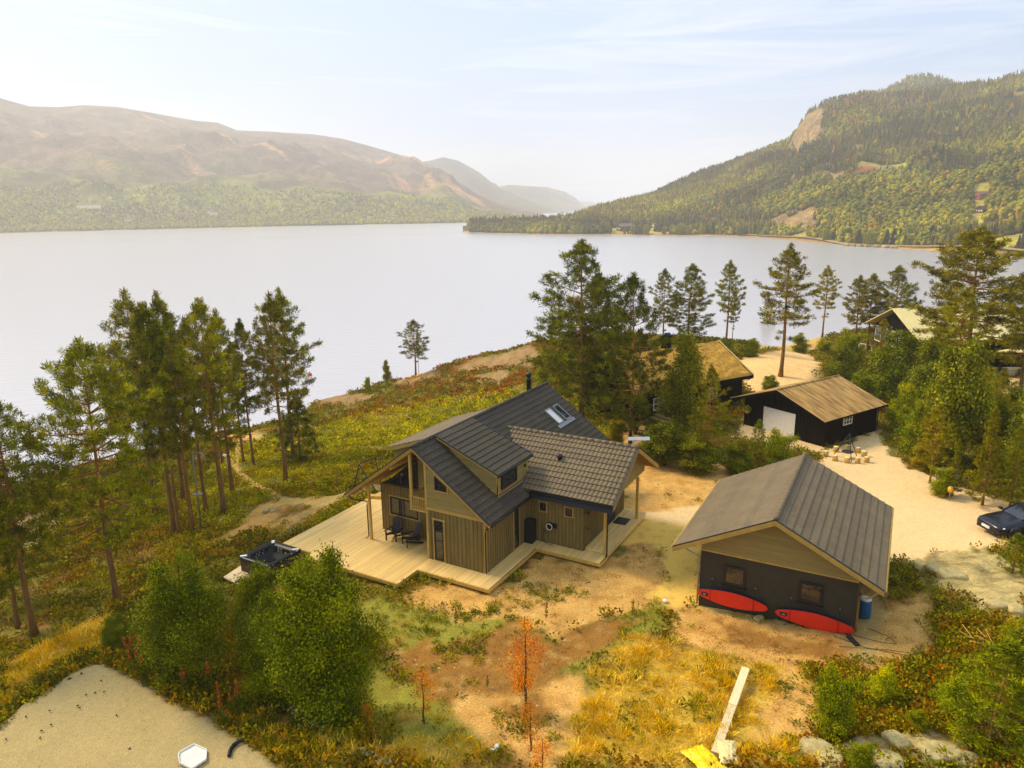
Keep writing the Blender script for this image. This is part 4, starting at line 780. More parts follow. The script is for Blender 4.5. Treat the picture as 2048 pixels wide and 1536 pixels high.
b = MB(); b.tube([(gl - .06, gy0, gez - .03), (gl - .06, gy1, gez - .03)], .06, 8); b.tube([(gr_ + .06, gy0, gez - .03), (gr_ + .06, gy1, gez - .03)], .06, 8); b.build('gutter', M['trim'], gar)
def gw(b_, a_, z_=0):
    A = np.array([math.sin(GTH), math.cos(GTH), 0]); B = np.array([math.cos(GTH), -math.sin(GTH), 0]); return np.array(GO) + B * b_ + A * a_ + np.array([0, 0, z_])
def board(x0, z0, Ln, tilt, label):
    t = thing('paddle_board', label, 'paddle board', gw(x0, -.24, z0), -GTH, 'red paddle boards hung on the garage wall')
    n = 40; xs = np.linspace(0, Ln, n); 
    def hw_(x): u = x / Ln; return .36 * (np.sin(np.pi * np.clip(u, 0, 1)) ** .36) * (1 - .06 * np.cos(2 * np.pi * u)) * (.9 + .1 * math.sin(math.pi * u))
    prof = [(x, hw_(x)) for x in xs]
    up = [(x, -.055, h_) for x, h_ in prof]; dn = [(x, -.055, -h_) for x, h_ in prof[::-1]]; ring = up + dn[1:-1]
    def cap(name, y0, y1, mt, k):
        b = MB(); P0 = [(x, y0, z * k) for x, _, z in ring]; b.poly(P0, (0, y1 - y0, 0)); o = b.build(name, mt, t); return o
    cap('deck_pad', -.075, -.045, M['red'], .93); cap('hull', -.045, .075, M['navy'], 1.0)
    b = MB(); b.box(.20 * Ln / 3.1, .20 * Ln / 3.1 + .30, -.10, -.07, -.085, .085); b.build('carry_handle', M['darkplastic'], t, bevel=.03)
    b = MB(); b.box(.20 * Ln / 3.1 + .08, .20 * Ln / 3.1 + .22, -.125, -.095, -.03, .03); b.build('handle_badge', M['grey'], t, bevel=.01)
    for u in (.19, .80):
        b = MB(); b.tube([(Ln * u, -.085, -hw_(Ln * u) - .02), (Ln * u, -.09, 0), (Ln * u, -.085, hw_(Ln * u)), (Ln * u, .18, hw_(Ln * u) + .42)], .010, 5); b.build('strap', M['black'], t)
        b = MB(); b.lathe((0, 0, 0), [(.03, 0), (.03, .04), (.015, .07)], 8); o = b.build('hook', M['grey'], t); o.location = (Ln * u, .20, hw_(Ln * u) + .42); o.rotation_euler = (math.radians(90), 0, 0)
    t.rotation_euler = (0, tilt, -GTH); return t
board(-.02, .33, 3.1, 0.005, 'red paddle board on the garage wall, the one by the left corner and downpipe')
board(3.38, .27, 3.14, 0.005, 'red paddle board on the garage wall, the one reaching the right corner')
t = thing('rain_barrel', 'blue upright barrel standing at the right side of the garage', 'barrel', gw(6.78, 1.5, -.2), -GTH)
b = MB(); b.lathe((0, 0, 0), [(.22, 0), (.26, .08), (.27, .45), (.28, .5), (.27, .55), (.26, .95), (.23, 1.05), (0, 1.05)], 20); b.build('body', mat('blue_plastic', lin(40, 90, 150), .4, .1, 3), t)
b = MB(); b.lathe((0, 0, 0), [(.24, 1.05), (.24, 1.1), (.16, 1.12), (0, 1.12)], 20); b.build('lid', M['white'], t)
b = MB(); 
hs = [gw(7.0 + .9 * math.sin(k * .9) * (1 + k * .12), .2 - k * .14 + .3 * math.cos(k * 1.3), .0) for k in range(12)]
hs = [(p[0], p[1], float(ter(p[0], p[1])[0]) + .03) for p in hs]; b.tube(hs, .010, 5); o = b.build('garden_hose', M['darkplastic']); tag(o, 'thin dark hose snaking over the gravel by the blue barrel', 'hose')
b = MB(); p = at(1706, 1283); b.box(-.10, .10, -.35, .35, -.02, .10); b.box(-.04, .04, .35, .6, .02, .07); o = b.build('black_bag', M['darkplastic'], bevel=.04); o.location = p; o.rotation_euler = (0, 0, .1); tag(o, 'small black bag lying on the gravel below the right board end', 'bag')

# ---------------------------------------------------------------- black garage with white door
KTH = math.radians(56.4); KO = (23.62, 52.17, -.55)
kg = thing('black_garage', 'black boarded garage with a white roller door and grooved brown roof', 'garage', KO, -KTH)
KE, KR = 2.13 + .05, 3.72 + .05; kl, kr, ky0, ky1 = -8.35, .42, -.65, 7.75; km = (kl + kr) / 2; ks = math.hypot(kr - km, KR - KE)
sL = norm(np.array([kl - km, 0, KE - KR])); sR = norm(np.array([kr - km, 0, KE - KR]))
b = MB(); tiles(b, (km, ky0, KR + .03), LY, sL, ky1 - ky0, ks, wave=.22, course=5, amp=.03, step=.0, ns=4, jit=.02); tiles(b, (km, ky0, KR + .03), LY, sR, ky1 - ky0, ks, wave=.22, course=5, amp=.03, step=.0, ns=4, jit=.02); ridge_cap(b, (km, ky0, KR + .04), (km, ky1, KR + .04), .08)
kroof = b.build('roof', mat('weathered_roof_sheet', lin(186, 146, 98), .8, .25, 1.5, (.5, 4, 1), fine=.25, col2=lin(140, 104, 70)), kg)
b = MB(); slab(b, (km, ky0 + .02, KR - .01), LY, sL, ky1 - ky0 - .04, ks - .02, .12); slab(b, (km, ky0 + .02, KR - .01), LY, sR, ky1 - ky0 - .04, ks - .02, .12); b.build('soffit', M['blackpaint'], kroof)
b = MB()
for s_ in (sL, sR): p = np.array([km, ky0 - .03, KR + .06]); b.bar(p, p + s_ * (ks + .05), .05, .05); 
b.build('verge_flashing', mat('pale_verge', lin(196, 156, 104), .7, .1, 3), kg)
for s_ in (sL, sR):
    for y_ in (ky0, ky1 + .03): b = MB(); p = np.array([km, y_, KR + .03]); q = p + s_ * (ks + .03); b.poly([p, q, q + [0, 0, -.2], p + [0, 0, -.2]], (0, -.03, 0)); b.build('barge_board', M['blackpaint'], kg)
b = MB(); b.box(-7.4, 0, .05, 7.1, -.1, 2.05); b.poly([(-7.4, .05, 2.05), (0, .05, 2.05), (0, .05, 2.2), (km, .05, 3.62), (-7.4, .05, 2.35)], (0, 7.0, 0)); b.build('wall', M['blackpaint'], kg)
b = MB(); kz = lambda x: KR - .06 - abs(-7.4 + x - km) * (KR - KE) / (kr - km)
batten_wall(b, (-7.4, .05, 0), LX, 7.4, kz, z0=-.1, nrm=(0, -1, 0), pitch=.3, holes=[(1.75, 4.95, -.1, 2.05)]); b.build('board_cladding', M['blackpaint'], kg); b = MB(); batten_wall(b, (0, .05, 0), LY, 7.05, lambda x: 2.1, z0=-.1, nrm=(1, 0, 0), pitch=.3); b.build('board_cladding', M['blackpaint'], kg)
b = MB(); 
for k in range(12): z = k * .17; b.poly([(-5.55, .04, z), (-2.55, .04, z), (-2.55, .03, z + .165), (-5.55, .03, z + .165)], (0, .02, 0))
dr = b.build('roller_door', M['white'], kg)
b = MB(); b.box(-5.70, -5.55, -.0, .06, -.05, 2.12); b.box(-2.55, -2.40, -.0, .06, -.05, 2.12); b.box(-5.70, -2.40, -.0, .06, 2.02, 2.14); b.build('door_frame', M['blackpaint'], dr)
wn = window(kg, (0.02, 2.35, 1.30), LY, (1, 0, 0), 1.15, .72, mull=2, trans=1, frame=.08, fm=M['white'])
b = MB(); b.box(-7.5, .1, -.05, 7.2, -.3, -.02); b.build('plinth', M['concrete'], kg)
b = MB(); b.tube([(kr, ky1 - .3, KE - .1), (.1, 7.1, 1.9), (.08, 7.1, .0)], .04, 6); b.build('downpipe', M['black'], kg)
# ---------------------------------------------------------------- turf roof house
STH = math.radians(60); SO = (21.85, 66.38, -.95)
sh = thing('turf_roof_house', 'low black timber house with a yellow mossy turf roof and a black chimney', 'house', SO, -STH)
sl, sr, sy0, sy1, SE, SR = -8.6, .6, -13.4, .75, 2.72, 5.25; sm2 = (sl + sr) / 2; ss = math.hypot(sr - sm2, SR - SE)
sR = norm(np.array([sr - sm2, 0, SE - SR])); sL = norm(np.array([sl - sm2, 0, SE - SR]))
b = MB()
def turf(d_):
    nu, nv = 120, 36; vs = []; n_ = np.cross(LY, d_); n_ = n_ if n_[2] > 0 else -n_
    for i in range(nv + 1):
        for j in range(nu + 1):
            a = j / nu * (sy1 - sy0); c = i / nv * ss; k = .16 + .06 * vnoise(np.array(a * 1.8), np.array(c * 1.8), 3) + .05 * vnoise(np.array(a * 5), np.array(c * 5), 4); e_ = min(1, min(j, nu - j) / 2, (nv - i) / 2)
            vs.append(np.array([sm2, sy0, SR]) + LY * a + d_ * c + n_ * float(k * e_))
    b.add(vs, [(i * (nu + 1) + j, (i + 1) * (nu + 1) + j, (i + 1) * (nu + 1) + j + 1, i * (nu + 1) + j + 1) for i in range(nv) for j in range(nu)], True)
turf(sR); turf(sL); sroof = b.build('turf_roof', M['sod'], sh)
b = MB(); slab(b, (sm2, sy0, SR + .01), LY, sR, sy1 - sy0, ss, .14); slab(b, (sm2, sy0, SR + .01), LY, sL, sy1 - sy0, ss, .14); b.build('soffit', M['blackpaint'], sroof)
b = MB()
for s_ in (sL, sR): p = np.array([sm2, sy1 + .02, SR + .17]); b.bar(p, p + s_ * (ss + .02), .07, .09)
b.build('pale_verge', mat('pale_board', lin(226, 196, 150), .7, .1, 3), sh)
b = MB()
for s_ in (sL, sR): p = np.array([sm2, sy1, SR + .1]); q = p + s_ * (ss + .02); b.poly([p, q, q + [0, 0, -.28], p + [0, 0, -.28]], (0, -.03, 0)); p = p + LY * (sy0 - sy1); q = p + s_ * (ss + .02); b.poly([p, q, q + [0, 0, -.28], p + [0, 0, -.28]], (0, -.03, 0))
b.box(sr - .02, sr + .03, sy0, sy1, SE - .22, SE + .10); b.build('barge_board', M['blackpaint'], sh)
b = MB(); b.box(-8.0, 0, -12.8, 0, -.2, 2.6); b.poly([(-8.0, -12.8, 2.6), (0, -12.8, 2.6), (0, -12.8, 2.75), (-4, -12.8, 4.95), (-8, -12.8, 2.75)], (0, 12.8, 0)); b.build('wall', M['blackpaint'], sh)
b = MB(); batten_wall(b, (0, -12.8, 0), LY, 12.8, lambda x: 2.6, z0=0, nrm=(1, 0, 0), pitch=.3); b.build('board_cladding', M['blackpaint'], sh)
for a_ in (-4.4, -7.6, -11.): window(sh, (0.02, a_, 1.0), LY, (1, 0, 0), 1.1, 1.1, mull=1, trans=1, fm=M['white'])
b = MB(); b.box(-4.8, -4.15, -6.0, -5.35, 4.8, 6.35); b.box(-4.85, -4.1, -6.05, -5.3, 6.35, 6.45); ch2 = b.build('chimney', M['blackpaint'], sh); b = MB(); b.tube([(-4.48, -6.0, 6.5), (-4.48, -5.35, 6.5)], .26, 12); b.build('chimney_cap', M['black'], ch2)
b = MB(); b.box(-7.9, .1, -.1, .05, -.25, .0); b.build('plinth', M['concrete'], sh)
b = MB(); b.tube([(sr + .06, sy1 - .1, SE - .1), (.5, .1, SE - .35), (.08, .06, SE - .5), (.08, .06, .1)], .035, 6); b.build('downpipe', M['black'], sh)
# porch steps of the turf house and pot
pc = at(1285, 850); t = thing('entrance_steps', 'grey timber steps in the shade before the turf roof house', 'steps', (pc[0], pc[1], pc[2]), -STH)
for k in range(4): b = MB(); b.box(-1.6, 1.6, .5 * k, .5 * k + .6, .05 + .16 * k, .17 + .16 * k); b.build('tread', mat('grey_boards', lin(140, 112, 70), .8, .15, 3), t)
pp = at(1271, 868); t = thing('flower_pot', 'tall black flower pot at the foot of the grey steps', 'flower pot', pp)
b = MB(); b.lathe((0, 0, 0), [(.16, 0), (.22, .3), (.26, .62), (.28, .64), (.24, .60)], 14); b.build('pot', M['darkplastic'], t)
# ---------------------------------------------------------------- pale roofed house and carport at the right edge
def simple_gable(name, label, cat, px, py, gz_, th, Wd, Ln, eave, rdg, roofm, wallm, group=None, over=.4, loc=None, open_side=False):
    p = GZ(px, py, gz_) if loc is None else np.array(loc, float); t = thing(name, label, cat, (p[0], p[1], p[2]), -th, group)
    s = math.hypot(Wd / 2 + over, rdg - eave)
    b = MB(); m_ = Wd / 2; e_ = eave
    for sg in (-1, 1):
        d_ = norm(np.array([sg * (m_ + over), 0, e_ - rdg])); slab(b, (m_, -over, rdg + .12), LY, d_, Ln + 2 * over, s, .10, 0)
    r = b.build('roof', roofm, t)
    b = MB()
    zt = rdg - .12
    if not open_side: b.box(0, Wd, 0, Ln, -.6, e_)
    b.poly([(0, 0, e_ - .01), (Wd, 0, e_ - .01), (Wd, 0, e_ + .05), (m_, 0, zt), (0, 0, e_ + .05)], (0, Ln, 0)); b.build('wall', wallm, t)
    return t, r
GREYROOF = mat('pale_metal_roof', lin(226, 205, 165), .6, .1, 1, (1, 8, 1), fine=.1)
d = ray(1788, 617); lp = CAM + d * (88 / d[1])
t, r = simple_gable('lakeside_house', 'dark house with a wide pale metal roof behind the tall pine at the right', 'house', 0, 0, 0, math.radians(92), 12, 15.5, 2.6, 5.4, GREYROOF, M['blackpaint'], loc=(lp[0] + .9, lp[1] + 6.0, lp[2] - 5.5), over=.9)
for k in range(4):
    wo = window(t, (.5 + k * 2.1, -.02, .6), LX, (0, -1, 0), 1.6, 2.0, fm=M['white'], frame=.1); tag(wo, 'white framed picture window')
for k in range(2): window(t, (12.02, 1 + k * 2.6, .9), LY, (1, 0, 0), 1.2, 1.3, fm=M['white'], frame=.1)
t = thing('carport', 'open dark carport with a pale sheet roof at the right edge', 'carport', GZ(2010, 745, -.7), -math.radians(62))
b = MB(); b.poly([(-1.0, -.5, 2.15), (-1, 9, 2.15), (6.2, 9, 3.2), (6.2, -.5, 3.2)], (0, 0, .12)); b.build('roof', GREYROOF, t)
b = MB(); b.box(5.4, 5.6, 0, 8.8, 0, 3.0); b.box(-.8, 5.6, 8.7, 8.9, 0, 2.4); b.build('wall', M['blackpaint'], t)
for y in (0, 4.3, 8.5): b = MB(); b.box(-.7, -.55, y, y + .15, 0, 2.2); b.build('post', M['blackpaint'], t)
t = thing('deck_platform', 'low dark platform with a pale rail near the lakeside house', 'platform', GZ(1722, 700, -2.8), -math.radians(62))
b = MB(); b.box(0, 6, -.5, 3, -.2, .25); b.build('platform', mat('grey_board2', lin(120, 96, 66), .8, .15, 3), t); b = MB(); b.box(0, 6, -.55, -.45, 1.0, 1.08); 
for k in range(7): b.box(k - .03, k + .03, -.54, -.48, .25, 1.0)
b.build('railing', M['white'], t)
# ================================================================ plants
def leafset(Cn, D, ln, wd, col, curl=.0, rs=None):
    """one leaf (a folded quad) per row: centre/base, direction, length, width, colour -> V, F, colours"""
    n = len(Cn); rs = rs or rng; D = norm(D); r = norm(rs.normal(size=(n, 3))); s = norm(np.cross(D, r)); ln = np.broadcast_to(ln, n)[:, None]; wd = np.broadcast_to(wd, n)[:, None]
    up = np.cross(s, D)
    V = np.stack([Cn, Cn + D * ln * .5 + s * wd * .5 + up * ln * curl, Cn + D * ln, Cn + D * ln * .5 - s * wd * .5 + up * ln * curl], 1).reshape(-1, 3)
    F = np.arange(4 * n).reshape(n, 4); return V, F, np.repeat(np.broadcast_to(col, (n, 3)), 4, 0)
def palcol(n, cols, wts=None, jit=.15, rs=None):
    rs = rs or rng; cols = np.array(cols); k = rs.choice(len(cols), n, p=wts); return cols[k] * (1 + rs.uniform(-jit, jit, (n, 1)))
P_N = [lin(108,108,34), lin(132,132,42), lin(84,88,28), lin(156,152,54)]
P_NB = [lin(112,116,66), lin(96,104,50), lin(130,128,62), lin(80,86,40)]
def pine(seed, H=12., cb=.35, R=2.2, shape='pine', dens=1.0, cols=P_N):
    """trunk with limbs, crown of needle tufts; returns (trunk mesh, crown mesh)"""
    rs = np.random.default_rng(seed); tb = MB(); k = 9; bend = rs.uniform(-.012, .012, 2)
    ax = lambda z: np.array([bend[0] * z * z * .12 + .05 * math.sin(z * .6 + seed), bend[1] * z * z * .12 + .05 * math.cos(z * .5 + seed * 2), z])
    zs = np.linspace(0, H * .985, 14); r0 = .010 * H + .05
    n0 = len(tb.v); tb.tube([ax(z) for z in zs], [max(.015, r0 * (1 - (z / H) * .93)) * (1.35 if z < .1 else 1) for z in zs], 8)
    # bark: orange above, grey brown below
    T = []; Dd = []; up = np.array([0, 0, 1.])
    z = H * cb * .72; dead = True
    while z < H * .985:
        t = (z - H * cb) / (H * (1 - cb))
        if t < 0: prof = .45; nb = 2
        else:
            prof = {'pine': (.62 + .9 * t) if t < .42 else (1 - t) ** .9 * 1.62 + .02, 'cone': (1 - t) ** .8 + .03, 'full': (.9 + .5 * t - 1.0 * t * t) if t < .6 else (1 - t) * 2.05 + .05}[shape]; nb = 5 if t < .8 else 4
        a0 = rs.uniform(0, 6.28)
        for b_ in range(nb):
            a = a0 + b_ * 6.28 / nb + rs.uniform(-.4, .4); Ln = R * prof * rs.uniform(.42, 1.28)
            if t < 0 and rs.random() < .5: Ln *= .5
            Ln = max(Ln, .18); el = (-.25 + .95 * max(t, 0) ** 1.3) + rs.uniform(-.12, .15)
            o = ax(z); dr = np.array([math.cos(a) * math.cos(el), math.sin(a) * math.cos(el), math.sin(el)]); m1 = o + dr * Ln * .55; e = m1 + (dr * .45 + up * .16) * Ln
            tb.tube([o, m1, e], [max(.010, .016 * Ln + .008), max(.008, .010 * Ln), .005], 4, cap=False)
            if t < -.02 and rs.random() < .6: continue
            ntw = int((3 + Ln * 3.2) * dens)
            for q_ in range(ntw):
                f = rs.uniform(.30, 1.0) ** .8; p = o + (m1 - o) * (f / .55) if f < .55 else m1 + (e - m1) * ((f - .55) / .45)
                sd = a + rs.choice([-1, 1]) * rs.uniform(.4, 1.3); tl = Ln * (.55 - .35 * f) * rs.uniform(.5, 1.2) + .12
                td = norm(np.array([math.cos(sd), math.sin(sd), rs.uniform(.0, .55)]))
                for g_ in np.arange(.35 if tl > .5 else 1.0, 1.01, .33): T.append(p + td * tl * g_); Dd.append(norm(td * .6 + up * .5 + rs.normal(size=3) * .2))
            T.append(e); Dd.append(norm(dr + up * .5)); 
        z += rs.uniform(.34, .58) * (1 if t < .75 else .6)
    for k_ in range(7): T.append(ax(H * (.96 + .010 * k_))); Dd.append(up * 1.2)
    for k_ in range(4):
        for j_ in range(3): a = j_ * 2.1 + k_; T.append(ax(H * (.955 + .022 * k_)) + np.array([math.cos(a), math.sin(a), .6]) * .22 * (1.2 - .25 * k_)); Dd.append(up)
    T = np.array(T); Dd = np.array(Dd); m_ = 21; n = len(T); tc_ = palcol(n, cols, jit=.18, rs=rs)
    base = np.repeat(T, m_, 0) + rs.normal(size=(n * m_, 3)) * .07; D = norm(np.repeat(Dd, m_, 0) * .75 + rs.normal(size=(n * m_, 3)) * .62)
    Vv, Ff, Cc = leafset(base, D, rs.uniform(.15, .31, n * m_), .042, np.repeat(tc_, m_, 0) * (1 + rs.uniform(-.15, .15, (n * m_, 1))), rs=rs)
    V0 = np.array(tb.v); zz = V0[:, 2] / H
    tcol = np.where((zz > .35)[:, None], np.array([[1.25, 1.0, .70]]), np.array([[.75, .72, .70]])) * (1 + rs.uniform(-.15, .15, (len(V0), 1)))
    tm = bpy.data.meshes.new('trunk'); tm.from_pydata(tb.v, [], tb.f); tm.update(); tm.polygons.foreach_set('use_smooth', np.ones(len(tb.f), bool))
    at_ = tm.color_attributes.new('tint', 'FLOAT_COLOR', 'POINT'); c_ = np.ones((len(V0), 4), np.float32); c_[:, :3] = tcol; at_.data.foreach_set('color', c_.ravel())
    tm.materials.append(M['bark']); cm = mesh_np('crown', Vv, Ff, Cc); cm.materials.append(M['needle']); return tm, cm
P_L = [lin(120,130,36), lin(94,106,28), lin(148,152,50), lin(74,88,26)]
P_LY = [lin(150,150,44), lin(128,134,38), lin(176,164,54), lin(104,112,34)]
P_OR = [lin(216,140,50), lin(200,118,38), lin(228,164,70), lin(170,104,40)]
def broad(seed, H=6., R=2.4, nl=16000, leaf=.10, cols=P_L, droop=.25, stems=4, base=.12, barkm='greybark', slim=False, sparse=1.):
    rs = np.random.default_rng(seed); tb = MB(); cl = []; up = np.array([0, 0, 1.])
    for s_ in range(stems):
        a = rs.uniform(0, 6.28); sp = (R * .55 if stems > 1 else .12) * rs.uniform(.3, 1); top = np.array([math.cos(a) * sp, math.sin(a) * sp, H * rs.uniform(.80, 1.0 if s_ else 1.0)])
        if s_ == 0: top = np.array([top[0] * .4, top[1] * .4, H * .97])
        pts = [np.array([math.cos(a) * .1 * (stems > 1), math.sin(a) * .1 * (stems > 1), 0]) * (1 - t) ** 1 + np.array([top[0] * t ** 1.4, top[1] * t ** 1.4, top[2] * t]) + rs.normal(size=3) * .05 * np.array([1, 1, 0]) * H * .1 * (t > 0) for t in np.linspace(0, 1, 7)]
        rad = .012 * H + .015; tb.tube(pts, [rad * (1 - t * .88) for t in np.linspace(0, 1, 7)], 6)
        nb = int(26 / max(1, stems ** .5) * (H / 6) ** .5)
        for b_ in range(nb):
            t = rs.uniform(base, .97); i = int(t * 6); f = t * 6 - i; p = pts[i] * (1 - f) + pts[min(i + 1, 6)] * f; ab = rs.uniform(0, 6.28)
            pr = (math.sin(min(1, (t - base) / (1 - base) * .92 + .10) * math.pi) ** .7) * (1 - .35 * t); Ln = R * pr * rs.uniform(.5, 1.05) * (.75 if stems > 1 else 1)
            el = rs.uniform(.2, .9) * (.6 + .6 * t); e = p + np.array([math.cos(ab) * math.cos(el), math.sin(ab) * math.cos(el), math.sin(el)]) * Ln; md = (p + e) / 2 + up * .06 * Ln; e = e - up * droop * Ln * .5
            tb.tube([p, md, e], [.006 + .006 * Ln, .005 + .003 * Ln, .004], 3, cap=False)
            for g_ in np.linspace(.3, 1.05, int(3 + Ln * 3.5)): cl.append((p * (1 - g_) + e * g_ + up * .1 * math.sin(g_ * 3) * Ln, .22 + .20 * Ln * (1.15 - g_ * .5)))
    n = len(cl); cc_ = np.array([c[0] for c in cl]); cr_ = np.array([c[1] for c in cl]); w = cr_ ** 1.5; k = rs.choice(n, nl, p=w / w.sum())
    off = rs.normal(size=(nl, 3)) * .62; off[:, 2] -= np.abs(rs.normal(size=nl)) * droop * 1.2; Cn = cc_[k] + off * cr_[k][:, None]
    Cn[:, 2] = np.maximum(Cn[:, 2], .06)
    D = rs.normal(size=(nl, 3)); D[:, 2] -= droop * 1.5; tcl = palcol(n, cols, jit=.14, rs=rs)
    Vv, Ff, Cc = leafset(Cn, D, rs.uniform(.7, 1.35, nl) * leaf, rs.uniform(.55, .8, nl) * leaf, tcl[k] * (1 + rs.uniform(-.18, .18, (nl, 1))), curl=.08, rs=rs)
    tm = bpy.data.meshes.new('trunk'); tm.from_pydata(tb.v, [], tb.f); tm.update(); tm.materials.append(M[barkm]); cm = mesh_np('crown', Vv, Ff, Cc); cm.materials.append(M['leaf']); return tm, cm
VAR = {}
def variant(key, fn, *a, **k):
    if key not in VAR: VAR[key] = fn(*a, **k)
    return VAR[key]
def solve_h(p, ty, px=None):
    """real height of a thing standing at p whose top is seen at photo row ty"""
    lo, hi = .1, 40.
    for _ in range(40):
        m_ = (lo + hi) / 2
        if PX(p + np.array([0, 0, m_]))[1] > ty: lo = m_
        else: hi = m_
    return lo
def plant(name, cat, label, var, base, ty, group=None, H0=12., widen=1., rot=None, lean=(0, 0), tone=None, loc=None, fix=None):
    p = at(*base) if loc is None else np.array(loc, float); h = fix or solve_h(p, ty); tm, cm = var; t = thing(name, label, cat, (p[0], p[1], p[2] - .05), random.uniform(0, 6.28) if rot is None else rot, group)
    if lean != (0, 0): t.rotation_euler = (lean[0], lean[1], t.rotation_euler[2])
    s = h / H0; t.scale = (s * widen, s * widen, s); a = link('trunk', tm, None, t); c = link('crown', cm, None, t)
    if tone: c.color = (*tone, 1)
    return t
PV = [('pa', pine, (11, 12., .40, 1.9, 'pine')), ('pb', pine, (12, 12., .45, 1.6, 'pine')), ('pc', pine, (13, 12., .30, 2.1, 'pine')), ('pd', pine, (14, 12., .12, 2.6, 'full', 1.15)), ('pe', pine, (15, 12., .10, 2.2, 'cone', 1.1)), ('pf', pine, (16, 12., .42, 2.1, 'pine')), ('pg', pine, (17, 6., .10, 1.7, 'cone', 1.0)), ('ph', pine, (18, 12., .38, 2.3, 'full', .9)), ('pi', pine, (19, 12., .30, 3.0, 'full', 1.2))]
PV = {k: (f, a) for k, f, a in PV}
def pv(k): f, a = PV[k]; return variant(k, f, *a)
GL = 'tall pines on the slope by the lake'
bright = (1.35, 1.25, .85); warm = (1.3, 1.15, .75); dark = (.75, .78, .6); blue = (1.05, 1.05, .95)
left = [  # base px, top y, variant, widen, tone, label
 ((312,1028),597,'pf',.78,warm,'tall pine with a bright orange trunk at the left of the grove'),
 ((349,1068),622,'pa',.75,None,'tall slender pine just right of the bright orange trunk, rooted nearer'),
 ((360,1070),668,'pb',.60,None,'thin pine close against its twin on the slope right of the orange trunk'),
 ((367,1001),600,'pc',.70,bright,'tall pine with pale pointed tip in the middle of the grove'),
 ((387,1063),640,'pb',.66,None,'slim pine beside the grey lamp post'),
 ((412,1025),650,'pb',.7,bright,'slim straight pine behind the lamp post'),
 ((447,1026),612,'pa',.85,bright,'pine with orange trunk and a pale spike on top, right of the lamp post'),
 ((464,988),634,'pc',.7,None,'dark trunked pine standing by the bend of the footpath'),
 ((488,930),690,'pb',.72,bright,'pine leaning by the footpath near the picnic tables'),
 ((506,930),648,'pa',.66,None,'straight pine right of the footpath with narrow crown'),
 ((571,962),600,'pf',.78,warm,'tall pine, left one of the pair nearest the deck'),
 ((588,922),590,'pf',.85,blue,'tall pine with open crown, right one of the pair nearest the deck'),
 ((445,930),660,'pb',.7,None,'thin background pine behind the grove by the water'),
 ((314,960),655,'pa',.75,dark,'shaded pine behind the orange trunk close to the water'),
 ((259,925),690,'pf',.8,dark,'dark pine at the waterline left of the grove'),
 ((235,1206),696,'pi',.80,blue,'large near pine at the left with spreading bluish crown down to the heather'),
 ((71,1275),795,'pf',.85,None,'near pine at the left edge with bare reddish trunk'),
 ((40,1258),880,'pa',.8,None,'near pine cut by the left edge, behind the bare reddish trunk'),
 ((0,1190),850,'pc',.8,None,'pine half outside the left edge above the rocks'),
 ((-45,1330),900,'pi',.7,None,'near pine mostly outside the left edge'),
 ((603,930),800,'pg',1.2,dark,'small dark young pine below the pair nearest the deck')]
for bs, ty, k, wd, tn, lb in left: plant('pine_tree', 'pine tree', lb, pv(k), bs, ty, GL, H0=6. if k == 'pg' else 12., widen=wd * (1.12 if k != 'pg' else 1), tone=tn)
GR = 'pines between the houses and the lake'
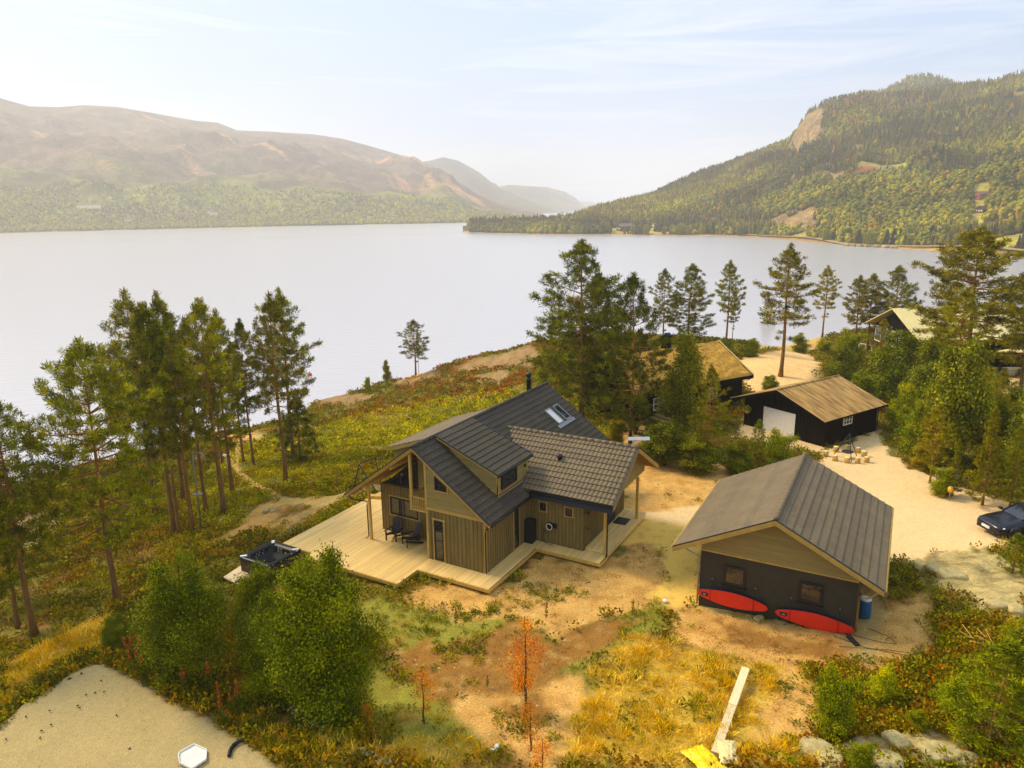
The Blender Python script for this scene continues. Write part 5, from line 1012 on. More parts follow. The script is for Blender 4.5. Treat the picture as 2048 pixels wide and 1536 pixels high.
right = [((1163,838),492,'pd',1.02,dark,'very tall dark pine behind the tiled house roof, the tallest of all'),
 ((1196,826),556,'pd',.8,dark,'dark pine grown into the right side of the tallest one'),
 ((1110,800),640,'ph',.9,None,'lower green pine at the left foot of the tallest pine'),
 ((1262,895),558,'pd',.72,dark,'tall dark pine with a bare brown trunk before the turf roof'),
 ((1325,702),543,'ph',.75,None,'slim pine behind the turf roof chimney'),
 ((1375,700),533,'pd',.95,dark,'broad dark pine behind the turf roof ridge'),
 ((1452,690),526,'pf',.85,None,'pine with a thin crown at the shore, left of the sand heap'),
 ((1464,688),580,'pf',.5,warm,'thin low pine touching its taller neighbour at the shore'),
 ((1561,757),497,'pf',1.0,warm,'tall pine with an orange trunk rising out of the sand heap'),
 ((1532,690),600,'ph',.8,None,'small shaggy pine at the shore left of the sand heap pine'),
 ((1645,674),536,'pf',.85,warm,'pine with a flat yellowish crown alone at the water edge'),
 ((1706,712),556,'pf',1.0,warm,'yellow green pine, left one in front of the platform rail'),
 ((1733,706),552,'pa',1.0,warm,'yellow green pine, middle one in front of the platform rail'),
 ((1782,705),537,'pd',.95,None,'dense dark green pine beside the gable of the lakeside house'),
 ((1925,770),466,'pi',1.15,warm,'huge broad yellow green pine before the lakeside house'),
 ((1905,800),585,'ph',1.0,bright,'brighter pine standing against the huge broad one'),
 ((2038,790),546,'pi',.9,warm,'pine cut by the right edge behind the carport'),
 ((1822,668),592,'pf',.5,blue,'tiny pale pine at the water beyond the lakeside house'),
 ((1413,940),737,'ph',.72,bright,'young light green pine in front of the black walls'),
 ((1965,1010),818,'pe',.72,bright,'bushy young pine at the edge of the right thicket'),
 ((1905,990),880,'pe',.55,None,'small green pine beside the grey junk in the thicket'),
 ((1860,965),812,'ph',.8,warm,'young pine in the middle of the right thicket'),
 ((1985,905),745,'ph',.9,warm,'leafy topped pine deep in the right thicket under the carport'),
 ((1935,880),700,'pd',.8,warm,'conical pine rising above the bushes of the right thicket'),
 ((1755,760),640,'ph',.8,warm,'young pine between the pale bush and the platform'),
 ((2020,1012),850,'pe',.7,None,'bushy pine at the right edge above the parked car'),
 ((2025,1140),1070,'pg',1.3,bright,'low young pine in front of the parked car'),
 ((832,752),643,'ph',1.15,blue,'lone small pine with bluish crown on the rock by the yellow kayak'),
 ((838,752),668,'pb',.4,blue,'thin dead looking stem right against the lone rock pine'),
 ((1515,905),842,'pg',.9,dark,'low dark pine shrub in front of the white roller door'),
 ((1985,1490),1290,'pg',1.5,bright,'big light green young pine in the bottom right corner'),
 ((2060,1420),1240,'pg',1.5,bright,'light green young pine at the right edge above the corner one')]
for bs, ty, k, wd, tn, lb in right: plant('pine_tree', 'pine tree', lb, pv(k), bs, ty, GR, H0=6. if k == 'pg' else 12., widen=wd * (1.18 if k != 'pg' else 1), tone=(1.0, 1.1, .8) if k == 'pg' else tn)
# broadleaf trees and tall bushes
def bv(key, *a, **k): return variant(key, broad, *a, **k)
B1 = bv('b1', 31, 6., 2.5, 90000, .078, P_L, .35, 5, .03); B2 = bv('b2', 32, 6., 2.7, 95000, .078, P_L, .35, 6, .03); B3 = bv('b3', 33, 6., 2.4, 26000, .13, P_LY, .1, 6, .02)
B4 = bv('b4', 34, 8., 1.9, 20000, .13, [lin(120,120,44), lin(98,100,38), lin(150,140,60)], .6, 1, .25, 'birch'); B5 = bv('b5', 35, 6., 2.6, 26000, .15, [lin(150,152,62), lin(124,128,48), lin(168,164,84), lin(100,104,42)], .2, 5, .05)
B6 = bv('b6', 36, 5., 1.15, 2600, .085, P_OR, .15, 1, .12); B7 = bv('b7', 37, 5., 1.2, 1300, .085, P_OR, .15, 1, .2)
GF = 'leafy bushes beside the hot tub'
for bs, ty, var, wd, lb in [((385,1385),1092,B1,1.0,'dark green leafy tree in front of the hot tub lid, left of the big pair'),
 ((520,1330),1120,B2,.95,'leafy bush tree hiding the near side of the hot tub'),
 ((655,1440),1098,B1,1.0,'biggest bright leafy tree in the foreground below the timber deck'),
 ((560,1420),1180,B2,.9,'leafy bush wedged between two big foreground trees'),
 ((240,1320),1228,B1,1.2,'small dark leafy bush by the corner of the gravel pad')]:
    plant('leafy_tree', 'leafy tree', lb, var, bs, ty, GF, H0=6., widen=wd, tone=(.92, .88, .66))
GT = 'bushes and birches around the yard'
for bs, ty, var, wd, tn, lb, H0 in [
 ((1560,945),856,B3,1.3,(.85,.95,.8),'round green willow bush in front of the black garage corner',6.),
 ((1680,772),690,B5,1.3,None,'pale silvery bush behind the black garage roof',6.),
 ((1765,800),686,B5,1.3,(.8,.85,.7),'green bush right of the silvery one behind the black garage',6.),
 ((1850,850),720,B5,1.2,(.8,.85,.7),'large green bush beside the right end of the black garage',6.),
 ((1905,930),668,B5,.80,(1.0,1.0,.85),'tall pale birch, the highest bush of the right thicket',6.),
 ((1830,905),790,B3,1.1,(.62,.72,.6),'dark green bush beside the corner of the black garage',6.),
 ((1975,930),790,B3,.9,(.6,.7,.6),'dark bush in the depth of the right thicket',6.),
 ((2050,960),780,B5,.9,None,'pale birch at the right edge of the thicket',6.),
 ((1845,935),880,B3,1.6,(1.25,1.1,.8),'low yellow leaved bush at the yard side of the thicket',6.),
 ((1880,990),930,B3,1.5,(.8,.85,.7),'low green bush around the grey junk',6.),
 ((1540,785),748,B5,1.5,None,'small light bush on the sand in front of the pine trunk',6.),
 ((1500,720),675,B3,2.0,(.85,.95,.8),'broad green bush between the turf roof and the sand heap',6.),
 ((1450,712),680,B3,1.6,(.8,.9,.8),'low bush left of the broad one by the turf roof',6.),
 ((1600,705),665,B3,1.8,(.75,.85,.7),'dark low bush behind the sand heap',6.),
 ((1650,712),676,B3,1.8,None,'yellow green low bush right of the sand heap',6.),
 ((1360,905),650,B4,1.0,None,'slender weeping birch in front of the turf roof',8.),
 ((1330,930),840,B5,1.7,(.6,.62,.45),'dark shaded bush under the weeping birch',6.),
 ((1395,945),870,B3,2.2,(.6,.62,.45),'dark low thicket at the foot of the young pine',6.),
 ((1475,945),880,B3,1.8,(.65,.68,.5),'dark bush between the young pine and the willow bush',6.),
 ((1230,895),835,B3,1.2,(1.3,1.1,.8),'yellow tinted bush behind the tiled roof of the house',6.),
 ((775,775),716,B4,.8,(1.2,1.25,1),'light green sapling birch on the rocks by the water',8.),
 ((735,780),752,B3,1.,(1.1,1.15,.9),'small round bush on the rocks left of the sapling birch',6.),
 ((1085,790),730,B5,1.0,None,'light bush on the rock left of the tall dark pine',6.),
 ((1670,1470),1330,B3,1.0,(.95,1.05,.7),'round leafy bush in the bottom right meadow',6.),
 ((1760,1400),1330,B3,1.4,(1.15,1.15,.8),'low light bush right of the round meadow bush',6.),
 ((1900,1420),1350,B3,1.6,(.9,1.0,.7),'low green bush near the bottom right corner',6.),
 ((1830,1470),1420,B3,1.8,(.8,.85,.7),'low spreading bush on the rocks at the bottom right',6.),
 ((2030,1300),1240,B3,1.5,(.9,.85,.6),'low bush at the right edge above the rocks',6.),
 ((1795,775),655,B5,1.1,(.8,.85,.65),'tall green bush hiding the windows of the lakeside house',6.),
 ((1860,790),668,B5,1.2,(.85,.9,.7),'tall green bush under the pale roof of the lakeside house',6.),
 ((1700,735),655,B3,1.5,(.85,.9,.7),'green bush before the platform rail',6.),
 ((1960,860),740,B5,1.2,(.8,.85,.65),'broad green bush in front of the carport',6.),
 ((1800,860),760,B3,1.1,(.8,.85,.65),'green bush behind the right corner of the black garage',6.),
 ((1720,820),738,B5,1.3,(.9,.95,.7),'low pale bush touching the black garage roof edge',6.),
 ((2030,880),770,B5,1.2,None,'pale bush at the right edge under the carport',6.),
 ((1720,1540),1480,B3,1.6,(.7,.75,.6),'dark green bush on the bottom edge',6.)]:
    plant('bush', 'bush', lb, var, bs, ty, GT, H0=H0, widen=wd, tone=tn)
GO_ = 'young orange leaved trees in the yard'
for bs, ty, var, wd, lb in [((1052,1425),1222,B6,.95,'tallest young tree with orange leaves in the middle of the yard'),
 ((1062,1500),1395,B7,1.3,'sparse young orange tree below the tallest one'),
 ((849,1446),1326,B7,1.1,'thin young orange tree left of the tallest one'),
 ((736,1455),1399,B7,1.1,'small young orange tree beside the foreground leafy tree'),
 ((1085,1590),1470,B7,1.2,'young orange tree cut by the bottom edge')]:
    plant('young_tree', 'young tree', lb, var, bs, ty, GO_, H0=5., widen=wd)
# ---------------------------------------------------------------- ground plants (uncountable)
def scatter(n, box, ok):
    x = rng.uniform(box[0], box[1], n); y = rng.uniform(box[2], box[3], n); k = ok(x, y); x, y = x[k], y[k]; z = ter(x, y)
    # keep what the camera side could see of it
    k2 = z > WATER + .1; return x[k2], y[k2], z[k2]
def blocked(x, y, m_=.2):
    b_, a_ = hinv(x, y); r = ((b_ > -11.5 - m_) & (b_ < .93 + m_) & (a_ > -1.2 - m_) & (a_ < 14.6)) | ((b_ > -11.5 - m_) & (b_ < -3.2) & (a_ > -2.8 - m_) & (a_ < 14)) | ((b_ > -.1) & (b_ < 4.6 + m_) & (a_ > 3.6 - m_) & (a_ < 10.7))
    for th, O, bx in ((GTH, GO, (-.1, 6.6, -.1, 7.8)), (KTH, KO, (-7.6, .2, -.1, 7.3)), (STH, SO, (-8.2, .2, -13, .2))):
        b_, a_ = frameinv(th, O)(x, y); r |= (b_ > bx[0]) & (b_ < bx[1]) & (a_ > bx[2]) & (a_ < bx[3])
    b_, a_ = (x - tcn[0]), (y - tcn[1]); r |= (b_ * b_ + a_ * a_) < 1.7
    return r
def clumps(name, label, n, box, ok, K_, rad, hgt, ln, wd, colf, upb=.6, mt='herb', sizef=None):
    x, y, z = scatter(n, box, ok); n = len(x); s = rng.uniform(.6, 1.3, n)
    if sizef is not None: s = s * sizef(x, y)
    a = rng.uniform(0, 6.283, (n, K_)); r = np.sqrt(rng.uniform(0, 1, (n, K_))) * rad * s[:, None]; h = rng.uniform(0, 1, (n, K_)) * hgt * s[:, None] * (1 - (r / (rad * s[:, None] + 1e-6)) ** 2 * .6)
    Cn = np.stack([x[:, None] + r * np.cos(a), y[:, None] + r * np.sin(a), z[:, None] + h], -1).reshape(-1, 3)
    D = rng.normal(size=Cn.shape); D[:, 2] = np.abs(D[:, 2]) * .5 + upb; D[:, 0] += np.cos(a.ravel()) * .5; D[:, 1] += np.sin(a.ravel()) * .5
    c = np.repeat(colf(x, y), K_, 0) * (1 + rng.uniform(-.25, .25, (n * K_, 1))); sc = np.repeat(s, K_)
    V_, F_, C_ = leafset(Cn, D, ln * sc * rng.uniform(.6, 1.3, n * K_), wd * sc, c, .05)
    o = link(name, mesh_np(name, V_, F_, C_), M[mt]); tag(o, label, kind='stuff'); return o
def kk(x, y): 
    i = np.clip(np.searchsorted(gx, x) - 1, 0, len(gx) - 2); j = np.clip(np.searchsorted(gy, y) - 1, 0, len(gy) - 2); return K[j, i]
def heathcol(x, y):
    n = fbm(x * .16, y * .16, 91, 3) + .45 * rng.normal(size=len(x)) * .5 + .35 * fbm(x * .9, y * .9, 93, 2); left_ = x < -14
    pal_ = np.array([lin(84,82,28), lin(116,114,32), lin(150,146,42), lin(136,126,40), lin(110,98,36), lin(156,128,48), lin(150,108,50)]); i = np.clip(((n + .62) / 1.25 * 6.5), 0, 6).astype(int)
    c = pal_[i]; 
    g = np.clip(1 - ((x + 8) / 20) ** 2 - ((y - 60) / 24) ** 2, 0, 1)[:, None]; g = g * (rng.uniform(size=(len(x), 1)) < .85)
    c = np.where(g > .15, np.array([lin(182,176,50), lin(150,150,42), lin(206,192,66)])[rng.integers(0, 3, len(x))], c)
    o_ = (y > 76) & (x > -18) & (x < 6) & (rng.uniform(size=len(x)) < .22); c = np.where(o_[:, None], np.array([lin(196,112,52), lin(172,92,46), lin(150,120,48)])[rng.integers(0, 3, len(x))], c)
    return c
hok = lambda x, y: (kk(x, y) == 0) & (np.abs(fbm(x * .25 + 9, y * .25, 333, 2)) > .03) & ~blocked(x, y) & (rng.uniform(size=len(x)) < np.clip(.6 + .9 * fbm(x * .5, y * .5, 95, 3), .4, 1))
clumps('heather', 'low heather, bilberry and juniper covering the rocky ground', 62000, (-45, 40, 15, 70), hok, 18, .30, .30, .13, .095, heathcol)
clumps('far_heather', 'rusty and green heather on the far side of the headland', 36000, (-60, 75, 60, 112), hok, 14, .45, .40, .22, .17, heathcol)
bcol = lambda x, y: np.array([lin(156,148,46), lin(128,124,38), lin(176,160,56), lin(164,122,50), lin(98,96,34)])[np.clip(((fbm(x * .3, y * .3, 401, 3) + .5 + .25 * rng.normal(size=len(x))) * 4.5), 0, 4).astype(int)]
clumps('bilberry_scrub', 'bilberry scrub and low bushes under the pines on the slope', 24000, (-42, -3, 17, 58), lambda x, y: (kk(x, y) == 0) & ~blocked(x, y) & (fbm(x * .4, y * .4, 402, 3) > -.15), 18, .34, .34, .12, .10, bcol)
ycol = lambda x, y: np.array([lin(236,200,84), lin(214,180,74), lin(246,218,120), lin(188,168,66), lin(156,152,58)])[rng.choice(5, len(x), p=[.33, .26, .2, .13, .08])]
clumps('dry_grass', 'long yellow dry grass of the meadow', 26000, (-22, 26, 10, 46), lambda x, y: (kk(x, y) == 2) & ~blocked(x, y) & (rng.uniform(size=len(x)) < np.clip(.6 + fbm(x * .8, y * .8, 97, 3), .15, 1)), 26, .22, .12, .28, .026, ycol, upb=1.1)
gcol = lambda x, y: np.array([lin(142,140,40), lin(118,120,34), lin(168,158,54), lin(96,104,30)])[rng.choice(4, len(x))]
clumps('green_grass', 'patchy green grass and weeds beside the sandy yard', 34000, (-22, 26, 10, 60), lambda x, y: (kk(x, y) == 1) & ~blocked(x, y) & (rng.uniform(size=len(x)) < np.clip(.5 + fbm(x * .8, y * .8, 98, 3), .1, 1)), 22, .15, .09, .13, .028, gcol, upb=.8)
wok = lambda x, y: np.isin(kk(x, y), [3, 4, 2, 5]) & ~blocked(x, y) & (rng.uniform(size=len(x)) < np.clip(fbm(x * .45, y * .45, 99, 3) * 1.6 - .05, 0.0, .8) * np.where(y < 34, 1, .12))
clumps('weeds', 'scattered leafy green weeds on the bare sand', 20000, (-20, 28, 14, 44), wok, 22, .20, .08, .13, .05, gcol, upb=.35)
clumps('dry_heath', 'brown withered twigs and litter on the bare soil', 16000, (-20, 30, 12, 46), lambda x, y: np.isin(kk(x, y), [3, 4, 5]) & ~blocked(x, y) & (rng.uniform(size=len(x)) < np.clip(fbm(x * .5, y * .5, 101, 3) * 1.5, 0, .5)), 12, .16, .03, .12, .02, lambda x, y: np.array([lin(150,96,48), lin(120,82,40), lin(190,140,70)])[rng.choice(3, len(x))], upb=.1)
clumps('coarse_herbs', 'tall mixed herbs and scrub at the bottom right', 8000, (8, 26, 14, 27), lambda x, y: (kk(x, y) == 0) & ~blocked(x, y), 26, .30, .34, .12, .07, lambda x, y: np.array([lin(150,150,46), lin(118,118,36), lin(176,148,56), lin(164,112,54), lin(140,96,46)])[rng.choice(5, len(x), p=[.3, .3, .18, .14, .08])], upb=.6)
# edge grass that spills over the pad border
padp = np.array(reg['pad'][0])[1:11]
def edgeok(x, y):
    d = np.full(len(x), 9.)
    for i in range(len(padp) - 1):
        a = padp[i][:2]; b_ = padp[i + 1][:2]; t = np.clip(((x - a[0]) * (b_[0] - a[0]) + (y - a[1]) * (b_[1] - a[1])) / (np.sum((b_ - a) ** 2)), 0, 1); d = np.minimum(d, np.hypot(x - a[0] - t * (b_[0] - a[0]), y - a[1] - t * (b_[1] - a[1])))
    return (kk(x, y) != 11) & (d < 1.6)
clumps('border_herbs', 'green and yellow herbs along the edge of the gravel pad', 12000, (-34, -4, 12, 32), edgeok, 26, .2, .30, .16, .05, lambda x, y: np.array([lin(150,140,44), lin(108,108,34), lin(206,164,60), lin(86,92,30)])[rng.choice(4, len(x))], upb=.7)
# fireweed: separate tall flowering stems
fw = []
for s in range(3):
    b = MB(); hh = 1.1 + .15 * s; b.tube([(0, 0, 0), (.03, .02, hh * .6), (.05, .05, hh)], [.012, .01, .004], 4); rs = np.random.default_rng(200 + s)
    n = 90; z_ = rs.uniform(.15, .72, n) * hh; a_ = rs.uniform(0, 6.28, n); D = np.stack([np.cos(a_), np.sin(a_), np.full(n, .5)], 1); l_ = leafset(np.stack([z_ * .04, z_ * .04, z_], 1), D, .16, .035, palcol(n, [lin(112,112,36), lin(90,96,30)], rs=rs), rs=rs)
    n = 130; z_ = hh * (.72 + .30 * rs.uniform(0, 1, n)); w_ = (1.05 - z_ / hh) * .9 + .02; a_ = rs.uniform(0, 6.28, n); D = np.stack([np.cos(a_), np.sin(a_), np.full(n, .3)], 1); f_ = leafset(np.stack([z_ * .04, z_ * .04, z_], 1), D, .045 + .06 * w_, .05, palcol(n, [lin(200,120,92), lin(184,96,80), lin(206,156,112)], rs=rs), rs=rs)
    me = bpy.data.meshes.new('stem'); me.from_pydata(b.v, [], b.f); me.update(); me.materials.append(M['greybark'])
    fw.append((me, mesh_np('leaves', *l_), mesh_np('blossom', *f_)))
for f_ in fw:
    for m_ in f_[1:]: m_.materials.append(M['herb'])
fwp = [(265 + 130 * rng.random(), 1335 + 55 * rng.random()) for _ in range(46)] + [(365 + 60 * rng.random(), 1400 + 20 * rng.random()) for _ in range(8)] + [(440 + 50 * rng.random(), 1440 + 40 * rng.random()) for _ in range(8)] + [(545, 1425), (552, 1430), (912, 1252), (1092, 1240), (975, 1375), (1265, 1230), (1290, 1262)]
for i, (a, b_) in enumerate(fwp):
    p = at(a, b_); t = thing('fireweed', 'pink flowering fireweed stems at the edge of the gravel pad' if i < 64 else 'single pink fireweed plant on the sandy yard', 'flower', p, random.uniform(0, 6), 'fireweed stems by the gravel pad' if i < 64 else 'fireweed plants on the yard'); s = random.uniform(.7, 1.15) * (1 if i < 64 else .6); t.scale = (s, s, s); m3 = fw[i % 3]
    for nm, me in zip(('stem', 'leaves', 'blossom'), m3): link(nm, me, None, t)
# ================================================================ far forest
def treeblock(P3, H_, Rr, col, kind, rs):
    """low detail trees as merged geometry. kind 0 conifer, 1 round"""
    out = []
    def conifer(P3, H_, Rr, col):
        n = len(P3); m_ = 6; Vs = []; Fs = []; base = 0
        a = np.arange(m_) * 2 * math.pi / m_; tiers = ((.02, .50, 1.0), (.30, .78, .72), (.58, 1.03, .42)); nv = len(tiers) * (m_ + 1)
        V_ = np.zeros((n, nv, 3)); o = 0; ph = rs.uniform(0, 6, (n, 1))
        for (z0, z1, w_) in tiers:
            rad = Rr[:, None] * w_ * rs.uniform(.6, 1.25, (n, m_)); zz = H_[:, None] * (z0 + rs.uniform(-.05, .06, (n, m_)))
            V_[:, o:o + m_, 0] = P3[:, :1] + rad * np.cos(a + ph); V_[:, o:o + m_, 1] = P3[:, 1:2] + rad * np.sin(a + ph); V_[:, o:o + m_, 2] = P3[:, 2:3] + zz
            V_[:, o + m_, :] = P3 + np.stack([rs.normal(size=n) * .1 * Rr, rs.normal(size=n) * .1 * Rr, H_ * z1], 1); o += m_ + 1
        f = []; o = 0
        for _ in tiers:
            for k in range(m_): f.append((o + k, o + (k + 1) % m_, o + m_))
            o += m_ + 1
        f = np.array(f); F_ = (f[None] + (np.arange(n) * nv)[:, None, None]).reshape(-1, 3)
        C_ = np.repeat(col[:, None], nv, 1) * rs.uniform(.8, 1.2, (n, nv, 1)); return V_.reshape(-1, 3), F_, C_.reshape(-1, 3)
    t = (1 + 5 ** .5) / 2; ico = np.array([(-1, t, 0), (1, t, 0), (-1, -t, 0), (1, -t, 0), (0, -1, t), (0, 1, t), (0, -1, -t), (0, 1, -t), (t, 0, -1), (t, 0, 1), (-t, 0, -1), (-t, 0, 1)]) / math.sqrt(1 + t * t)
    icf = np.array([(0, 11, 5), (0, 5, 1), (0, 1, 7), (0, 7, 10), (0, 10, 11), (1, 5, 9), (5, 11, 4), (11, 10, 2), (10, 7, 6), (7, 1, 8), (3, 9, 4), (3, 4, 2), (3, 2, 6), (3, 6, 8), (3, 8, 9), (4, 9, 5), (2, 4, 11), (6, 2, 10), (8, 6, 7), (9, 8, 1)])
    def rnd(P3, H_, Rr, col):
        Vv = []; Ff = []; Cc = []; b0 = 0
        for s_ in range(3):
            n = len(P3); off = rs.normal(size=(n, 3)) * Rr[:, None] * .38; off[:, 2] = H_ * (.34 + .22 * s_) ; r_ = Rr * (1.0 - .2 * s_)
            V_ = P3[:, None] + off[:, None] + ico[None] * r_[:, None, None] * rs.uniform(.7, 1.25, (n, 12, 1)) * np.array([1, 1, .95]); Vv.append(V_.reshape(-1, 3)); Ff.append((icf[None] + (np.arange(n) * 12)[:, None, None]).reshape(-1, 3) + b0); b0 += n * 12
            Cc.append((np.repeat(col[:, None], 12, 1) * rs.uniform(.8, 1.25, (n, 12, 1))).reshape(-1, 3))
        return np.concatenate(Vv), np.concatenate(Ff), np.concatenate(Cc)
    a_ = kind == 0; V1, F1, C1 = conifer(P3[a_], H_[a_], Rr[a_], col[a_]); V2, F2, C2 = rnd(P3[~a_], H_[~a_], Rr[~a_], col[~a_])
    return np.concatenate([V1, V2]), np.concatenate([F1, F2 + len(V1)]), np.concatenate([C1, C2])
def forest(name, label, land, n, b0, b1, t0, t1, hts, dens, colf, decf, seed, wgt=1.0, rexp=1.0):
    rs = np.random.default_rng(seed); B = rs.uniform(bearing(b0), bearing(b1), n); T = t0 + (t1 - t0) * rs.uniform(0, 1, n) ** rexp
    rr = np.interp(B, land.rb, land.rr); sr = np.interp(B, land.sb, land.sr); R = sr + (rr - sr) * T; X = R * np.sin(B); Y = R * np.cos(B); k = rs.uniform(0, 1, n) < dens(X, Y, B, R, T); B, T, R, X, Y = B[k], T[k], R[k], X[k], Y[k]
    H = land.h(B, R); k = H > WATER + .6; B, T, R, X, Y, H = B[k], T[k], R[k], X[k], Y[k], H[k]; n = len(B)
    dec = (rs.uniform(0, 1, n) < decf(X, Y, B, R, T)).astype(int); h = rs.uniform(*hts, n) * np.where(dec, .85, 1); r_ = h * np.where(dec, rs.uniform(.26, .36, n), rs.uniform(.16, .24, n))
    P3 = np.stack([X, Y, H - .5], 1); V_, F_, C_ = treeblock(P3, h, r_ * wgt, colf(X, Y, B, R, T, dec, rs), dec, rs)
    o = link(name, mesh_np(name, V_, F_, C_), M['far_leaf']); tag(o, label, kind='stuff'); print(name, n, len(F_)); return o
def fcol(X, Y, B, R, T, dec, rs):
    n = len(X); con = np.array([lin(76,74,26), lin(92,90,32), lin(58,58,22), lin(110,102,38)]); de = np.array([lin(122,124,38), lin(104,110,34), lin(144,138,46), lin(92,98,30)])
    c = np.where(dec[:, None] == 1, de[rs.integers(0, 4, n)], con[rs.integers(0, 4, n)]); q = fbm(X / 90, Y / 90, 111, 4)[:, None]
    c = c * np.clip(1.0 + q * 1.5, .5, 1.4); au = (rs.uniform(0, 1, (n, 1)) < np.clip(.02 + .22 * np.exp(-((B[:, None] - bearing(1720)) / .09) ** 2 - ((T[:, None] - .82) / .13) ** 2), 0, .6)); c = np.where(au, np.array(lin(160,124,50)) * rs.uniform(.6, 1.1, (n, 1)), c); return c * np.array([1.14, 1.04, .8])
def rdens(X, Y, B, R, T): return (1 - rock_mask(B, R, T, X, Y)) * (1 - meadow_mask(B, R, T)) * .98
dsp = lambda X, Y, B, R, T: np.clip(.52 + 1.3 * fbm(X / 70, Y / 70, 121, 3) - .25 * (T > .5), .05, .95)
forest('hillside_forest', 'mixed conifer and birch forest covering the right hill', RH, 19000, 940, 2180, .02, .45, (5, 11), rdens, fcol, dsp, 301)
forest('upper_forest', 'conifer forest on the upper slope and ridge of the right hill', RH, 21000, 1150, 2180, .42, 1.04, (6, 10.5), rdens, fcol, lambda *a: dsp(*a) * .6, 302)
forest('knoll_forest', 'thin forest on the knoll behind the ridge of the right hill', RK, 2500, 1670, 2040, .5, 1.02, (8, 13), lambda *a: np.ones_like(a[0]), fcol, dsp, 303)
forest('headland_forest', 'trees packed along the low headland across the lake', RH, 1500, 938, 1300, .06, 1.0, (8, 12), rdens, fcol, lambda *a: np.full_like(a[0], .35), 304)
def lcol(X, Y, B, R, T, dec, rs):
    n = len(X); return np.array([lin(140,132,60), lin(160,152,68), lin(118,110,52), lin(180,170,80)])[rs.integers(0, 4, n)] * (1 + .25 * fbm(X / 120, Y / 120, 131, 3)[:, None])
forest('valley_forest', 'hazy forest on the lower slope of the left mountain', LM, 17000, -250, 1190, .004, .17, (4, 8), lambda X, Y, B, R, T: np.clip(1.1 - T * 5 + .5 * fbm(X / 130, Y / 130, 132, 3), .05, 1), lcol, lambda *a: np.full_like(a[0], .65), 305, 1.25, 1.7)
# shoreline trees one can tell apart
rs_ = np.random.default_rng(404); fv = []
for s in range(5):
    k_ = np.array([0 if s < 2 else 1]); n_ = 1; H1 = np.array([10.]); V_, F_, C_ = treeblock(np.zeros((1, 3)), H1, np.array([2.1 if s < 2 else 3.0]), np.array([[lin(84,84,30), lin(70,70,26), lin(120,124,40), lin(104,110,34), lin(140,134,44)][s]]), k_, rs_)
    # refine: many small leaf clumps on top of the core
    nn = 900; u = rs_.normal(size=(nn, 3)); u = norm(u); zc = rs_.uniform(.08, 1.0, nn); rad = (2.0 * (1 - zc) + .15) if s < 2 else 3.1 * np.sqrt(np.clip(1 - ((zc - .52) / .5) ** 2, .02, 1)); Cn = np.stack([u[:, 0] * rad, u[:, 1] * rad, zc * 10], 1) * rs_.uniform(.75, 1.05, (nn, 1))
    l_ = leafset(Cn, norm(u + [0, 0, .4]), .9, .55, np.array([lin(92,92,32), lin(78,78,28), lin(130,132,42), lin(112,118,36), lin(150,142,48)][s]) * rs_.uniform(.7, 1.3, (nn, 1)), .1, rs_)
    cm = mesh_np('crown', l_[0], l_[1], l_[2]); cm.materials.append(M['far_leaf']); b = MB(); b.tube([(0, 0, -1), (0, 0, 9)], [.22, .06], 5); tm = bpy.data.meshes.new('trunk'); tm.from_pydata(b.v, [], b.f); tm.update(); tm.materials.append(M['greybark']); fv.append((tm, cm))
cnt = 0
sites = [(942 + i * 11.5 + rs_.uniform(-4, 4), rs_.uniform(.04, .30)) for i in range(28)] + [(1260 + i * 19 + rs_.uniform(-7, 7), rs_.uniform(.012, .05)) for i in range(42)]
for px, tt in sites:
    B = bearing(px); rr = np.interp(B, RH.rb, RH.rr); sr = np.interp(B, RH.sb, RH.sr); R = sr + (rr - sr) * tt
    if meadow_mask(np.array([B]), np.array([R]), np.array([tt]))[0] > 0 or (1545 < px < 1640 and tt < .05 and rs_.random() < .6): continue
    z = float(RH.h(np.array([B]), np.array([R]))[0]); k = rs_.integers(0, 5)
    t = thing('shore_tree', ('tree on the low headland across the lake' if px < 1262 else 'tree at the water line of the right hill'), 'tree', (R * math.sin(B), R * math.cos(B), z - .3), rs_.uniform(0, 6), 'shoreline trees across the lake, headland' if px < 1262 else 'shoreline trees across the lake, right shore'); s = rs_.uniform(.75, 1.15); t.scale = (s, s, s)
    link('trunk', fv[k][0], None, t); link('crown', fv[k][1], None, t)
# ---------------------------------------------------------------- far buildings
RED = mat('red_barn_boards', lin(186,96,66), .8, .15, .5); REDR = mat('red_tile_roof', lin(204,112,76), .8, .12, .5); WHT = mat('white_boards', lin(240,228,205), .7, .06, .5); GRF = mat('grey_far_roof', lin(120,108,96), .8, .1, .5); BRN = mat('brown_boards', lin(96,66,44), .8, .15, .5)
def farb(name, label, land, px, py, W_, L_, e_, r_, th, rm, wm_, wins=3):
    p = land.hit(px, py); t, r = simple_gable(name, label, 'building', 0, 0, 0, math.radians(th), W_, L_, e_, r_, rm, wm_, loc=(p[0], p[1], p[2] - .2), over=.5)
    for k in range(wins):
        b = MB(); x = W_ * (k + .6) / (wins + .2) ; b.box(x - .5, x + .5, -.06, -.01, e_ * .35, e_ * .75); b.build('window', M['glass'] if wm_ is not BRN else M['white'], t)
    for k in range(max(1, wins)):
        b = MB(); y = L_ * (k + .6) / (wins + .2); b.box(-.06, -.01, y - .5, y + .5, e_ * .35, e_ * .75); b.build('window', M['glass'] if wm_ is not BRN else M['white'], t)
    return t
farb('barn', 'long red barn in the meadow high on the right hill', RH, 1712, 352, 10, 22, 5, 9, 60, REDR, RED)
farb('farmhouse', 'white gabled farmhouse in the meadow right of the red barn', RH, 1768, 348, 8, 11, 5, 9, 20, GRF, WHT)
